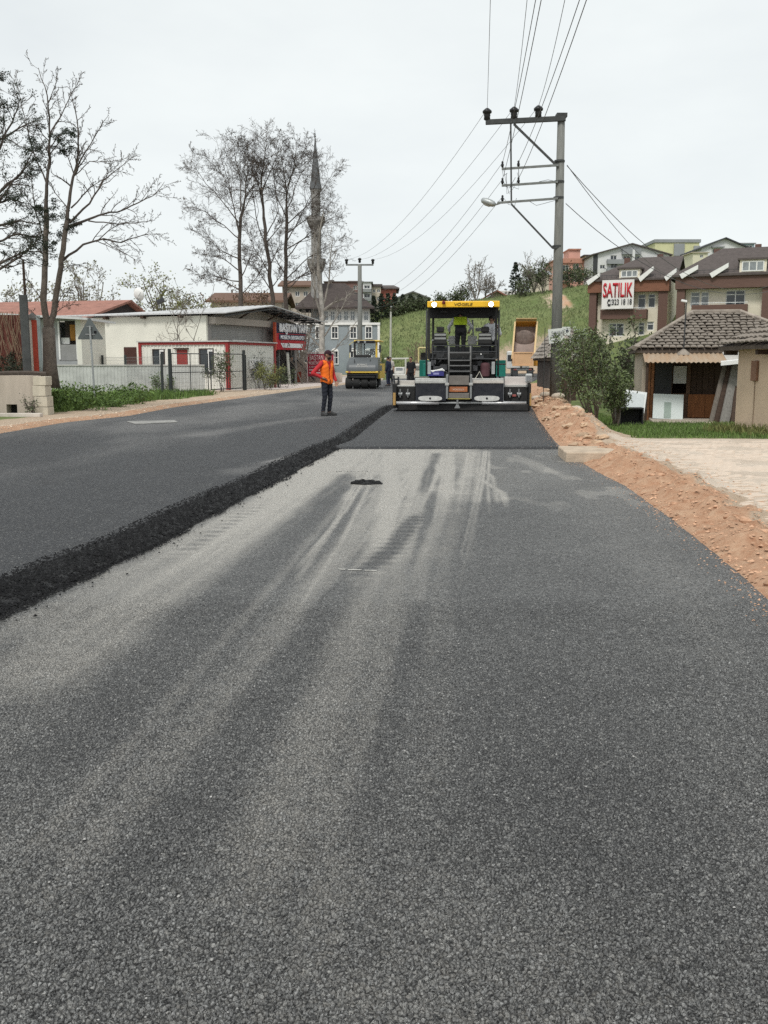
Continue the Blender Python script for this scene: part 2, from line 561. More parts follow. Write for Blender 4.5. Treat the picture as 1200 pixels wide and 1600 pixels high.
def ground_material():
    m, n, l, b = nodes_mat('soil_and_grass')
    v = n.new('ShaderNodeTexCoord').outputs['Object']
    f1, f2, f3 = nz(n, l, v, .9, 6, .7), nz(n, l, v, 6, 6, .7), nz(n, l, v, 38, 4, .7)
    soil = mixc(n, l, rng_(n, l, f2, .3, .7), (.40, .30, .215), (.54, .44, .34))
    red = mixc(n, l, rng_(n, l, f2, .3, .7), (.40, .205, .12), (.57, .39, .265))
    dust = mixc(n, l, rng_(n, l, f1, .3, .7), (.55, .455, .365), (.66, .57, .475))
    conc = mixc(n, l, rng_(n, l, f1, .3, .7), (.52, .44, .40), (.62, .56, .52))
    gr = mixc(n, l, rng_(n, l, f2, .32, .68), (.125, .165, .06), (.215, .25, .115))
    f0 = nz(n, l, v, .085, 5, .62)
    gr = mixc(n, l, rng_(n, l, f0, .36, .56, .75, 0.), gr, (.085, .135, .04))
    gr = mixc(n, l, rng_(n, l, f0, .54, .70, 0., .7), gr, (.235, .25, .115))
    gr = mixc(n, l, rng_(n, l, f1, .45, .75), gr, (.19, .205, .085))
    gr = mixc(n, l, rng_(n, l, f3, .5, .75, 0, .6), gr, (.105, .14, .05))
    pert = mathn(n, l, 'MULTIPLY', mathn(n, l, 'SUBTRACT', mathn(n, l, 'ADD', mathn(n, l, 'MULTIPLY', f2, .5), mathn(n, l, 'MULTIPLY', f1, .5)), .5), 1.3)
    def fac(nm):
        return rng_(n, l, mathn(n, l, 'ADD', attr(n, nm), pert), .38, .62)
    c = mixc(n, l, fac('red'), soil, red)
    c = mixc(n, l, fac('dust'), c, dust)
    c = mixc(n, l, fac('conc'), c, conc)
    c = mixc(n, l, fac('grass'), c, gr)
    c = mixc(n, l, rng_(n, l, f3, .3, .7, .0, .45), c, (.8, .8, .8), 'MULTIPLY')
    l.new(c, b.inputs['Base Color']); b.inputs['Roughness'].default_value = .95; b.inputs['Specular IOR Level'].default_value = .1
    bp = n.new('ShaderNodeBump'); bp.inputs['Strength'].default_value = .7; bp.inputs['Distance'].default_value = .04
    l.new(mathn(n, l, 'ADD', f3, mathn(n, l, 'MULTIPLY', f2, .8)), bp.inputs['Height']); l.new(bp.outputs['Normal'], b.inputs['Normal'])
    return m

def a_grass(x, y, z):
    dl, dr = XL(y) - x, x - XR(y)
    w = fbm(x * .5, y * .5)
    g = sstep(1.5, 2.6, dl + (w - .5) * 1.6) * sstep(60, 50, y) * .75 * sstep(47, 40, y + .8 * (x + 8))
    g = np.maximum(g, sstep(19.1, 20.3, y + (w - .5) * 1.5) * sstep(1.3, 2.4, dr + (w - .5) * 1.2))
    hb = ((dl > 0) | (dr > 0) | (y > 126)) * sstep(60, 75, y) * np.where((x < 0) & (y < 112), .35, 1)
    bare = np.exp(-(((x - 27.5) / 5) ** 2 + ((y - 138) / 9) ** 2)) * .9
    hb = hb * (.55 + .65 * fbm(x * .12, y * .07)) - bare
    return np.clip(np.maximum(g, hb), 0, 1)
def a_red(x, y, z):
    dl, dr = XL(y) - x, x - XR(y)
    r = sstep(1.05, .6, dr + (fbm(x * 1.5, y * 1.5) - .5) * .6) * sstep(-.3, .1, dr) * .95
    r = np.maximum(r, .62 * sstep(.8, .3, dl) * sstep(-.2, 0, dl) * sstep(60, 30, y))
    bare = np.exp(-(((x - 27.5) / 5) ** 2 + ((y - 138) / 9) ** 2)) * .5
    return np.clip(r + bare, 0, 1)
def a_dust(x, y, z):
    dr = x - XR(y)
    return sstep(.75, 1.35, dr + (fbm(x * 1.2, y * 1.2) - .5) * .5) * sstep(20.4, 18.8, y) * .9
def a_conc(x, y, z):
    dl = XL(y) - x
    return sstep(.3, .9, dl) * sstep(47, 53, y - .6 * (x + 6)) * sstep(110, 90, y) * .95

def spaced(a, b, step, far, n, g=1.35):
    core = np.arange(a, b + 1e-6, step)
    up = np.cumsum(step * g ** np.arange(1, n)) + core[-1]
    up = up[up < far]
    return core, np.append(up, far)
_cx, _ux = spaced(-13, 13, .13, 420, 60, 1.12)
_xs = np.concatenate([-_ux[::-1], _cx, _ux])
_c1 = np.arange(3.5, 24, .09)
_c2 = np.arange(24, 62, .3)
_c3 = np.arange(62, 200, 1.2)
_ys = np.concatenate([np.array([-60, -20, -8, -2, 1, 2.5]), _c1, _c2, _c3, np.array([205, 220, 240, 270, 310, 380, 480, 650, 900, 1300])])
GROUND_M = ground_material()
ground = grid_object('ground', _xs, _ys, H, GROUND_M, (('grass', a_grass), ('red', a_red), ('dust', a_dust), ('conc', a_conc)))

# ------------------------------------------------------------------ asphalt surfaces
def _poly_field(curves, x, y):
    """sum of soft stripes along ground polylines [(pts, half width, strength)]"""
    out = np.zeros_like(x)
    for pts, hw, st in curves:
        P = np.array([tuple(gp(a, b))[:2] for a, b in pts])
        P = P[np.argsort(P[:, 1])]
        cx = np.interp(y, P[:, 1], P[:, 0])
        inside = sstep(P[0, 1] - .4, P[0, 1] + .5, y) * sstep(P[-1, 1] + .05, P[-1, 1] - .5, y)
        g = np.exp(-np.abs((x - cx) / hw * (1 + .3 * (vnoise(y * 2.3, y * 0 + hw * 90) - .5))) ** 3)
        out = np.maximum(out, st * g * inside)
    return out

DUST_TRACKS = [
    ([(0, 1095), (130, 1000), (260, 908), (400, 815), (500, 748), (565, 703)], .34, 1.0),
    ([(0, 1010), (250, 872), (430, 772), (540, 703)], .22, .85),
    ([(606, 700), (612, 760), (596, 850), (560, 960), (480, 1180), (380, 1450)], .17, .95),
    ([(655, 700), (648, 780), (618, 880), (600, 1000), (575, 1180), (520, 1400), (470, 1600)], .13, .85),
    ([(740, 703), (722, 770), (702, 860), (690, 960), (690, 1100), (700, 1300)], .13, .62),
    ([(705, 703), (692, 800), (655, 900), (640, 1010)], .09, .8),
    ([(745, 745), (785, 770), (794, 798)], .05, .7),
    ([(735, 720), (770, 745), (778, 790)], .04, .6),
    ([(630, 703), (590, 780), (535, 860), (430, 990), (300, 1150), (60, 1440)], .13, .62),
    ([(560, 720), (480, 800), (380, 900), (230, 1060), (0, 1270)], .10, .5),
    ([(590, 720), (520, 800), (410, 930), (240, 1120), (0, 1380)], .06, .5),
    ([(870, 742), (830, 724), (800, 712)], .22, .35),
]
_tr = random.Random(19)
for _k in range(34):      # finer tyre and broom streaks fanning out of the loading area
    x0 = _tr.uniform(560, 765); f = (x0 - 655) / 110
    bend = _tr.uniform(-45, 45); ln = _tr.uniform(.25, 1.0)
    P_ = [(x0, 703), (x0 + f * 6 + bend * .12 - 12 * ln, 703 + 60 * ln), (x0 + f * 22 + bend * .4 - 45 * ln, 703 + 150 * ln), (x0 + f * 60 + bend - 110 * ln, 703 + 290 * ln)]
    DUST_TRACKS.append((P_, _tr.uniform(.015, .05), _tr.uniform(.5, .95)))
DARK_TRACKS = [
    ([(655, 800), (610, 860), (560, 900)], .09, 1.0),
    ([(545, 738), (470, 830), (330, 960), (150, 1130), (0, 1250)], .17, .6),
    ([(760, 780), (790, 900), (850, 1100), (930, 1400)], .5, .5),
    ([(660, 930), (640, 1020), (560, 1300)], .07, .55),
    ([(682, 706), (660, 770)], .07, .8),
    ([(725, 820), (712, 900), (735, 1050)], .07, .5),
    ([(560, 900), (480, 1010), (330, 1200), (150, 1430)], .14, .45),
]
def a_dusty(x, y, z):
    d = _poly_field(DUST_TRACKS, x, y)
    streak = fbm(x * 11 - y * 1.2, y * .45)
    patch = fbm(x * 3.1, y * 1.3)
    brd = sstep(9.0, 14.5, y + 2.5 * (patch - .5)) * sstep(3.0, 1.6, x - XJ(y) + .7 * (fbm(x * 2, y * .5) - .5)) * .72
    base = sstep(.3, .7, fbm(x * .75 - y * .08, y * .14)) * .15
    d = np.maximum(d, brd) * (.45 + .60 * streak + .40 * patch)
    d = np.maximum(d * (.42 + .58 * sstep(3.5, 10.5, y)) * (1 - .35 * sstep(1.4, 2.6, x - XJ(y)) * sstep(9, 6, y)), base)
    d = d * (1 + .35 * sstep(9, 14, y)) - _poly_field(DARK_TRACKS, x, y) * (.3 + .35 * sstep(4, 9, y))
    tread = _poly_field([([(655, 800), (612, 860), (565, 905)], .11, 1.0), ([(620, 830), (560, 900)], .08, .8), ([(420, 782), (340, 830), (280, 868)], .10, .9)], x, y)
    d = d + tread * .20 * np.sign(np.sin(y * 2 * np.pi / .21 + x * 3)) * (.5 + patch)
    spots = sstep(.74, .86, vnoise(x * 5 + 9, y * 2.2)) * sstep(8, 12, y) * sstep(.5, 1.2, x - XJ(y) + .3) * .25
    return np.clip(d + spots, 0, 1)
def a_dark(x, y, z):
    return np.clip(_poly_field(DARK_TRACKS, x, y) + .5 * sstep(.45, .8, fbm(x * .4 + 3, y * .12)) * sstep(.3, 1.6, x - XJ(y) - .6), 0, 1)

def asphalt(name, dark, light, dust, stone=90., bumpd=.006, gloss=.75, use_dust=True, tread=False):
    m, n, l, b = nodes_mat(name)
    v = n.new('ShaderNodeTexCoord').outputs['Object']
    wv = n.new('ShaderNodeTexNoise'); wv.inputs['Scale'].default_value = stone * 1.1; wv.inputs['Detail'].default_value = 3; l.new(v, wv.inputs['Vector'])
    wm = n.new('ShaderNodeVectorMath'); wm.operation = 'MULTIPLY_ADD'; wm.inputs[1].default_value = (.013, .013, .013)
    l.new(wv.outputs['Color'], wm.inputs[0]); l.new(v, wm.inputs[2]); vw = wm.outputs[0]
    vo = n.new('ShaderNodeTexVoronoi'); vo.inputs['Scale'].default_value = stone; l.new(vw, vo.inputs['Vector'])
    vs = n.new('ShaderNodeTexVoronoi'); vs.inputs['Scale'].default_value = stone * 2.3; l.new(vw, vs.inputs['Vector'])
    cs = n.new('ShaderNodeSeparateColor'); l.new(vs.outputs['Color'], cs.inputs['Color'])
    vd = n.new('ShaderNodeTexVoronoi'); vd.feature = 'DISTANCE_TO_EDGE'; vd.inputs['Scale'].default_value = stone; l.new(vw, vd.inputs['Vector'])
    cell = n.new('ShaderNodeSeparateColor'); l.new(vo.outputs['Color'], cell.inputs['Color'])
    fine = nz(n, l, v, stone * 2.2, 4, .7)
    big = nz(n, l, v, 1.1, 7, .7)
    mid = nz(n, l, v, 9, 6, .72)
    c = mixc(n, l, rng_(n, l, mathn(n, l, 'ADD', mathn(n, l, 'MULTIPLY', big, .55), mathn(n, l, 'MULTIPLY', mid, .45)), .36, .64), dark, light)
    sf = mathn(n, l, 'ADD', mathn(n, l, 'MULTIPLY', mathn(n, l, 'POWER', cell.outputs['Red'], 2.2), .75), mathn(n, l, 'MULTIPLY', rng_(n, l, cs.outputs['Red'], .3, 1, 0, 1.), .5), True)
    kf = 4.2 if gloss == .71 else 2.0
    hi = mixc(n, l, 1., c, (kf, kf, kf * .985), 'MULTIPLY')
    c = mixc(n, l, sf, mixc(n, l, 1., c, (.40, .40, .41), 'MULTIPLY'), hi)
    if use_dust:
        thr = mathn(n, l, 'ADD', mathn(n, l, 'MULTIPLY', cell.outputs['Blue'], .45), mathn(n, l, 'MULTIPLY', rng_(n, l, mid, .25, .75), .55))
        df = rng_(n, l, mathn(n, l, 'SUBTRACT', mathn(n, l, 'MULTIPLY', attr(n, 'dusty'), 1.15), mathn(n, l, 'MULTIPLY', thr, .62)), -.22, .78, 0., 1.)
        c = mixc(n, l, df, c, dust)
        c = mixc(n, l, mathn(n, l, 'MULTIPLY', attr(n, 'darker'), .5), c, (.055, .056, .060))
    gap = mathn(n, l, 'ADD', rng_(n, l, vd.outputs['Distance'], .0, .17, .0, 1.), rng_(n, l, fine, .45, .62, 0, .6), True)
    c = mixc(n, l, mathn(n, l, 'SUBTRACT', 1., gap), c, mixc(n, l, 1., c, (.07, .07, .072), 'MULTIPLY'))  # dark binder between stones, with crevice shade painted into the same colour
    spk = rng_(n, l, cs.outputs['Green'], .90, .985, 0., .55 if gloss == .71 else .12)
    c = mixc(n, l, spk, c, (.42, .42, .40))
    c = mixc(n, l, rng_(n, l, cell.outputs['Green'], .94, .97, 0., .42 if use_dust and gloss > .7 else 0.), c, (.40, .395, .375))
    l.new(c, b.inputs['Base Color'])
    l.new(rng_(n, l, cell.outputs['Blue'], 0, 1, gloss - .32, gloss + .1), b.inputs['Roughness'])
    b.inputs['Specular IOR Level'].default_value = .45
    h = mathn(n, l, 'ADD', mathn(n, l, 'MULTIPLY', rng_(n, l, vd.outputs['Distance'], 0, .3), rng_(n, l, cell.outputs['Red'], 0, 1, .45, 1.)), mathn(n, l, 'MULTIPLY', fine, .35))
    bp = n.new('ShaderNodeBump'); bp.inputs['Strength'].default_value = .9; bp.inputs['Distance'].default_value = bumpd
    l.new(h, bp.inputs['Height']); l.new(bp.outputs['Normal'], b.inputs['Normal'])
    if use_dust and gloss > .7:
        dp = n.new('ShaderNodeDisplacement'); dp.inputs['Midlevel'].default_value = .6
        l.new(h, dp.inputs['Height']); l.new(mathn(n, l, 'MULTIPLY', attr(n, 'relief'), .0115), dp.inputs['Scale'])
        l.new(dp.outputs['Displacement'], n['Material Output'].inputs['Displacement'])
        m.displacement_method = 'DISPLACEMENT'
    return m

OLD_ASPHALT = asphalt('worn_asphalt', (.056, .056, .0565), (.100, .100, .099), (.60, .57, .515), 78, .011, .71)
NEW_ASPHALT = asphalt('fresh_asphalt', (.033, .0345, .039), (.050, .052, .058), (.30, .29, .28), 90, .008, .78)
HOT_ASPHALT = asphalt('hot_asphalt_mix', (.009, .009, .010), (.016, .016, .018), (.2, .2, .2), 60, .014, .8, use_dust=False)

def lerp_x(lo, hi):
    return lambda u, y: lo(y) + (hi(y) - lo(y)) * u
u_old = np.linspace(0, 1, 230)
NEAR = 6.6
y_old = np.concatenate([np.arange(NEAR, 8, .06), np.arange(8, 16.4, .028), np.arange(16.4, 21, .1)])
wob = lambda y, s, a: (vnoise(y * 3.1 + s, y * 0 + s) - .5) * a + (vnoise(y * 11 + s, y * 0 + s) - .5) * a * .5
old_road = grid_object('road', u_old, y_old, lambda x, y: .008 * (fbm(x * .8, y * .8) - .5) - .03 * sstep(.05, -.12, (XR(y) - x)), OLD_ASPHALT, (('dusty', a_dusty), ('darker', a_dark), ('relief', lambda x, y, z: x * 0)),
                       xmap=lerp_x(lambda y: XJ(y) - .3, lambda y: XR(y) + .08 + wob(y, 3, .10)))
# the stretch at the viewer's feet carries its stones as real relief
def near_x(u, y):
    lo, hi = XJ(y) - .3, XR(y) + .08 + wob(y, 3, .10)
    a, b = np.maximum(lo + .02, -(.43 * y + .25)), np.minimum(hi - .02, .43 * y + .25)
    return np.where(u < 0, lo + (a - lo) * (u + 1), np.where(u > 1, b + (hi - b) * (u - 1), a + (b - a) * u))
u_n = np.concatenate([np.linspace(-1, -.05, 14), np.linspace(0, 1, 860), np.linspace(1.05, 2, 14)])
_yn = [1.9]
while _yn[-1] < NEAR - .004:
    _yn.append(_yn[-1] + max(.0032, _yn[-1] ** 2 / 1500 * .8))
y_n = np.concatenate([np.array([-8, -5, -2, 0, 1., 1.5]), np.array(_yn[:-1]), np.array([NEAR])])
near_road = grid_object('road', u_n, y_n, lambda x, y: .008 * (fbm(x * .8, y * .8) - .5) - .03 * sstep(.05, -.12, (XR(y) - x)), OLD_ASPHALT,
                        (('dusty', a_dusty), ('darker', a_dark), ('relief', lambda x, y, z: sstep(NEAR, NEAR - .8, y) * sstep(1.0, 1.8, y))), xmap=near_x)

def z_left(x, y):
    d = XJ(y) - SHOULDER - x
    return .075 + .006 * (fbm(x * 1.2, y * .5) - .5) + .02 * sstep(.0, .8, d) - .10 * sstep(.15, -.15, x - XL(y) + .1)
def a_dusty_left(x, y, z):
    s = _poly_field([([(400, 735), (530, 700), (650, 672), (700, 660)], .09, 1.2), ([(360, 752), (420, 735), (560, 695), (690, 668)], .3, .6), ([(300, 690), (420, 668), (520, 655)], .35, .4), ([(150, 775), (290, 775)], .2, .15)], x, y)
    s = s * (.3 + fbm(x * 6, y * 1.2) * 1.0)
    return np.clip(s + .40 * sstep(.40, .8, fbm(x * .45, y * .14)) + .12 * sstep(16, 30, y) + .1 * sstep(1.5, .3, x - XL(y)), 0, 1)
u_l = np.linspace(0, 1, 90)
y_l = np.concatenate([np.array([-8, -4, 0, 2.]), np.arange(3, 50, .12), np.arange(50, 129, 1.5)])
new_lane = grid_object('asphalt_lane', u_l, y_l, z_left, NEW_ASPHALT, (('dusty', a_dusty_left), ('darker', lambda x, y, z: .7 * sstep(1.0, .0, XJ(y) - SHOULDER - x))),
                       xmap=lerp_x(lambda y: XL(y) - .12 + wob(y, 9, .12), lambda y: XJ(y) - SHOULDER + wob(y, 5, .06)))

def z_mat(x, y):
    e = sstep(MAT_START - .02, MAT_START + .07, y) * sstep(.0, .10, XR(y) - .02 - x + .03)
    return -.02 + .068 * e + .004 * (fbm(x * 2, y * 2) - .5)
u_m = np.linspace(0, 1, 60)
y_m = np.concatenate([np.arange(MAT_START - .04, MAT_START + .3, .03), np.arange(MAT_START + .3, 60, .25), np.arange(60, 129, 1.5)])
mat_lane = grid_object('fresh_asphalt_mat', u_m, y_m, lambda x, y: z_mat(x, y), NEW_ASPHALT,
                       (('dusty', lambda x, y, z: .03 + .15 * sstep(.5, .8, fbm(x * .7, y * .4))), ('darker', lambda x, y, z: .35 + .55 * sstep(.5, .1, XR(y) - x) + .5 * sstep(MAT_START + .15, MAT_START, y))),
                       xmap=lambda u, y: (lambda lo, hi: lo + (hi - lo) * u)(XJ(y) - .25, XR(y) + .02 + wob(y, 2, .07) - 0 * y))

# loose edge of the left lane: a rough slope and the coarse mix lying on it
def z_edge(x, y):
    s = np.clip((x - (XJ(y) - SHOULDER - .05)) / (SHOULDER + .05), 0, 1)
    base = .082 * (1 - s ** 1.3) + .012
    return base + (fbm(x * 14, y * 14, 3) - .5) * .045 - .05 * sstep(.9, 1.0, s)
y_e = np.concatenate([np.arange(-4, 3.5, .2), np.arange(3.5, 18, .025), np.arange(18, 33, .07), np.arange(33, 127, 2)])
edge = grid_object('asphalt_edge', np.linspace(0, 1, 18), y_e, z_edge, HOT_ASPHALT, (('dusty', lambda x, y, z: x * 0), ('darker', lambda x, y, z: x * 0)),
                   xmap=lerp_x(lambda y: XJ(y) - SHOULDER - .07, lambda y: XJ(y) + .03 + wob(y, 1, .13)))
rs = np.random.RandomState(3)
mb = MB(); rg = random.Random(11)
for k in range(24000):
    y = 4.4 + 28 * rg.random() ** 2.0
    s = rg.random() ** .8
    x = float(XJ(y)) - SHOULDER - .16 - .07 * noise.noise(Vector((y * .9, 3, 0))) + s * (SHOULDER + .19 + .09 * noise.noise(Vector((y * 1.7, 0, 0)))) + (abs(rg.gauss(0, .10)) if rg.random() < .06 else 0)
    s2 = min(1, max(0, (x - float(XJ(y)) + SHOULDER) / SHOULDER))
    mb.stone((x, y, .092 * (1 - s2 ** 1.3) + .012), rg.uniform(.004, .0125) * (1.25 if rg.random() < .15 else 1), rg, .9)
loose = mb.build('loose_asphalt_chips', M('hot_mix_chip', (.011, .011, .012), rough=.75, var=.3, island=.5, spec=.15), kind='stuff')
tag(loose, 'coarse black asphalt chips along the raised lane edge', None)
mb = MB()
for k in range(2600):
    y = 2.0 + 14 * rg.random() ** 1.6
    x = rg.uniform(float(XJ(y)), float(XR(y)) - .1)
    mb.stone((x, y, .0), rg.uniform(.002, .006), rg, .8)
tag(mb.build('loose_grit', M('grit', (.26, .255, .245), rough=.8, var=.2, island=.5), kind='stuff'), 'fine pale grit lying loose on the worn road', None)
# transverse chalk line and a lump of spilled mix
mb = MB()
for xa, xb, ya in ((529, 541, 888.6), (543, 566, 889.3), (569, 590, 890.3)):
    mb.prism([gp(xa, ya, .0045), gp(xb, ya + .5, .0045), gp(xb - 2, ya + 1.6, .0045), gp(xa + 1, ya + 1.2, .0045)], (0, 0, .001))
tag(mb.build('chalk_line', M('chalk', (.42, .41, .38), var=.35, scale=20)), 'short white chalk line drawn across the worn road', 'marking')
c = gp(572, 756)
mb = MB(); mb.ball((c.x, c.y, .004), .2, 14, (1.1, .5, .22))
mb.v = [(x + .05 * noise.noise(Vector((x * 16, y * 16, 1))), y + .04 * noise.noise(Vector((x * 16, y * 16, 5))), z + .05 * noise.noise(Vector((x * 22, y * 22, 9))) * (z > 0)) for x, y, z in mb.v]
tag(mb.build('asphalt_lump', HOT_ASPHALT), 'flat black lump of spilled asphalt on the dusty road', 'asphalt lump')
c = gp(548, 737); mb = MB()
for k in range(36):
    mb.stone((c.x + rg.gauss(0, .12), c.y + rg.gauss(0, .03), 0), rg.uniform(.006, .014), rg, .6)
tag(mb.build('asphalt_crumbs', HOT_ASPHALT, kind='stuff'), 'thin scatter of black asphalt crumbs on the dusty road')
# pale concrete patch at the left verge
a, b_, c_, d_ = gp(212, 663, .1), gp(278, 660, .1), gp(272, 657, .1), gp(198, 659, .1)
tag(MB().prism([a, b_, c_, d_], (0, 0, .012)).build('cover_slab', M('pale_slab', (.27, .265, .25), var=.3, scale=6)), 'flat pale slab set in the fresh asphalt near the triangular sign', 'slab')

# right verge: rubble, clods, driveway blocks and the kerb slab
mb = MB()
for k in range(900):      # soil kicked onto the asphalt
    y = 4.5 + 28 * rg.random() ** 1.5; x = float(XR(y)) - abs(rg.gauss(0, .12)) + .03
    mb.stone((x, y, .0 if y < MAT_START else .047), rg.uniform(.003, .011), rg, .7)
py_ = [4.5 + 36 * rg.random() ** 1.7 for k in range(7500)]
px_ = [float(XR(y)) + abs(rg.gauss(.55, .42)) + .02 for y in py_]
for x, y, z in zip(px_, py_, Hv(px_, py_)):
    mb.stone((x, y, z - .002), rg.uniform(.006, .022), rg, .75)
for k in range(130):
    y = 6 + 30 * rg.random() ** 1.4; x = float(XR(y)) + abs(rg.gauss(.5, .35)) + .05; r_ = rg.uniform(.02, .05)
    i0 = len(mb.v); mb.ball((0, 0, 0), r_, 4, (1.1, .9, .7)); off = Hf(x, y) + r_ * .15
    for q in range(i0, len(mb.v)):
        vx, vy, vz = mb.v[q]; f = 1 + .7 * noise.noise(Vector((vx / r_ + k * 3.1, vy / r_, vz / r_)))
        mb.v[q] = (x + vx * f, y + vy * f, off + vz * f)
tag(mb.build('rubble', M('red_clod', (.49, .30, .195), rough=.95, var=.3, scale=2, island=.2), kind='stuff'), 'reddish soil clods and stones heaped along the road edge')
mb = MB()
py_ = [18 + 32 * rg.random() for k in range(2200)]
px_ = [float(XL(y)) - abs(rg.gauss(.35, .4)) - .05 for y in py_]
for x, y, z in zip(px_, py_, Hv(px_, py_)):
    mb.stone((x, y, z), rg.uniform(.008, .024) * (2 if rg.random() < .06 else 1), rg, .6)
tag(mb.build('gravel', M('tan_stone', (.50, .41, .32), rough=.95, var=.3, scale=2, island=.4), kind='stuff'), 'tan stones and gravel on the verge beside the fresh lane')
ROCK = M('limestone_rock', (.48, .41, .33), rough=.95, var=.25, scale=4, bump=.5, bscale=18)
for i, (px, py, Y, r, lab) in enumerate([(838, 602, 37, .18, 'pale rock on the soil bank just beside the paver'), (852, 628, 33.5, .16, 'pale rock at the foot of the concrete pole'), (848, 612, 35.5, .14, 'small pale rock between paver and concrete pole'),
                                    (872, 640, 30, .18, 'flat tan rock on the soil bank in front of the pole'), (900, 668, 24.5, .17, 'tan rock on the soil bank nearest the grass'), (640 - 415, 632, 33, .0, '')]):
    if r == 0: continue
    p = at(px, py, Y); z = Hf(p.x, Y)
    m2 = MB(); m2.ball((0, 0, 0), r, 6, (1.2, .9, .6))
    m2.v = [(x * (1 + .35 * (noise.noise(Vector((x * 3 + i * 9, y * 3, z2 * 3))))), y * (1 + .35 * noise.noise(Vector((x * 3, y * 3 + i * 5, z2 * 3)))), z2 * (1 + .3 * noise.noise(Vector((x * 4, y * 4, z2 * 4 + i))))) for x, y, z2 in m2.v]
    tag(m2.build('rock', ROCK, loc=(p.x, Y, z + r * .2)), lab, 'rock', 'rocks on the soil bank')

mb = MB()
for k in range(95):
    y = 16.5 + 24 * rg.random(); x = float(XR(y)) + abs(rg.gauss(.55, .3)) + .08; r_ = rg.uniform(.04, .12)
    i0 = len(mb.v); mb.ball((0, 0, 0), r_, 5, (1.15, .9, .6)); off = Hf(x, y) + r_ * .05
    for q in range(i0, len(mb.v)):
        vx, vy, vz = mb.v[q]; f = 1 + .9 * noise.noise(Vector((vx / r_ * 1.3 + k * 3.1, vy / r_ * 1.3, vz / r_ * 1.3)))
        mb.v[q] = (x + vx * f, y + vy * f, off + vz * f)
tag(mb.build('soil_clods', M('tan_clod', (.50, .355, .24), rough=.95, var=.25, scale=5, island=.2, bump=.5), kind='stuff'), 'pale tan clods of subsoil on the bank beside the fresh mat')

drv = thing('driveway_paving', 'dusty tan block paving beside the reddish soil', 'paving')
blk = MB().box(-.098, .098, -.048, .048, -.03, .012)
blk_me = blk.build('paving_block', M('dusty_block', (.61, .505, .41), rough=.95, var=.12, scale=5, island=.05, bump=.2), drv, bevel=.006)
cells = []
ca, sa = math.cos(R(24)), math.sin(R(24))
for i in range(-90, 160):
    for j in range(-180, 200):
        u = i * .202 + (.101 if j % 2 else 0); w = j * .102
        x = u * ca - w * sa + 6; y = u * sa + w * ca + 13
        if not (4.0 < y < 18.9): continue
        if x - float(XR(y)) < 1.05 + .35 * noise.noise(Vector((x * .9, y * .9, 0))) or x > 9.5: continue
        cells.append((y * y + x * x, x, y, x < .415 * y))
cells.sort(key=lambda q: (not q[3], q[0]))
rest = MB(); zz_ = Hv([c_[1] for c_ in cells], [c_[2] for c_ in cells])
for k, (_, x, y, _v) in enumerate(cells):
    z = zz_[k] - .0115 + .009 * noise.noise(Vector((x * 1.5, y * 1.5, 4)))
    tx, ty = rg.gauss(0, .008), rg.gauss(0, .008)
    if k < 300:
        o = blk_me if k == 0 else blk_me.copy()
        if k: COL.objects.link(o)
        o.location = (x, y, z); o.rotation_euler = (tx, ty, R(24) + rg.gauss(0, .01))
    else:
        rest.box(x - .097, x + .097, y - .047, y + .047, z - .02, z + .012, rot=Euler((tx, ty, R(24))))
rest.build('block_field', blk_me.data.materials[0], drv, kind='stuff')

kb = gp(884, 722)
ks = thing('kerb_slab', 'tan concrete slab end lying between the road and the driveway', 'slab', (kb.x, kb.y, 0), R(-4))
MB().box(0, .84, 0, 1.15, -.02, .155).build('slab', M('tan_concrete', (.46, .37, .28), rough=.95, var=.22, scale=5, bump=.4), ks, bevel=.02)
# ------------------------------------------------------------------ houses beyond the road on the sunny side
def facing(px, py, Y):
    return at(px, py, Y)

def gable_roof(parent, x0, x1, y0, y1, ze, zr, mat, th=.14, name='roof', along='X', hip0=0., hip1=0., ridge=None):
    """thick pitched roof; ridge along X (or Y); hips shorten the ridge"""
    mb = MB()
    if along == 'X':
        ym = (y0 + y1) / 2 if ridge is None else ridge
        A = [(x0, y0, ze), (x1, y0, ze), (x1 - hip1, ym, zr), (x0 + hip0, ym, zr), (x0, y1, ze), (x1, y1, ze)]
    else:
        xm = (x0 + x1) / 2 if ridge is None else ridge
        A = [(x0, y1, ze), (x0, y0, ze), (xm, y0 + hip0, zr), (xm, y1 - hip1, zr), (x1, y1, ze), (x1, y0, ze)]
    lo = [(x, y, z - th) for x, y, z in A]
    for S, flip in ((A, False), (lo, True)):
        for idx in ((0, 1, 2, 3), (5, 4, 3, 2), (0, 3, 4), (1, 5, 2)):
            p = [S[i] for i in idx]
            if idx in ((0, 3, 4), (1, 5, 2)) and not ((idx[0] == 0 and hip0) or (idx[0] == 1 and hip1)):
                continue
            mb.face(p[::-1] if flip else p)
    def rim(i, j):
        mb.face([A[i], lo[i], lo[j], A[j]])
    rim(0, 1); rim(5, 4)
    if hip0: rim(4, 0)
    else: rim(3, 0); rim(4, 3)
    if hip1: rim(1, 5)
    else: rim(1, 2); rim(2, 5)
    return mb.build(name, mat, parent)

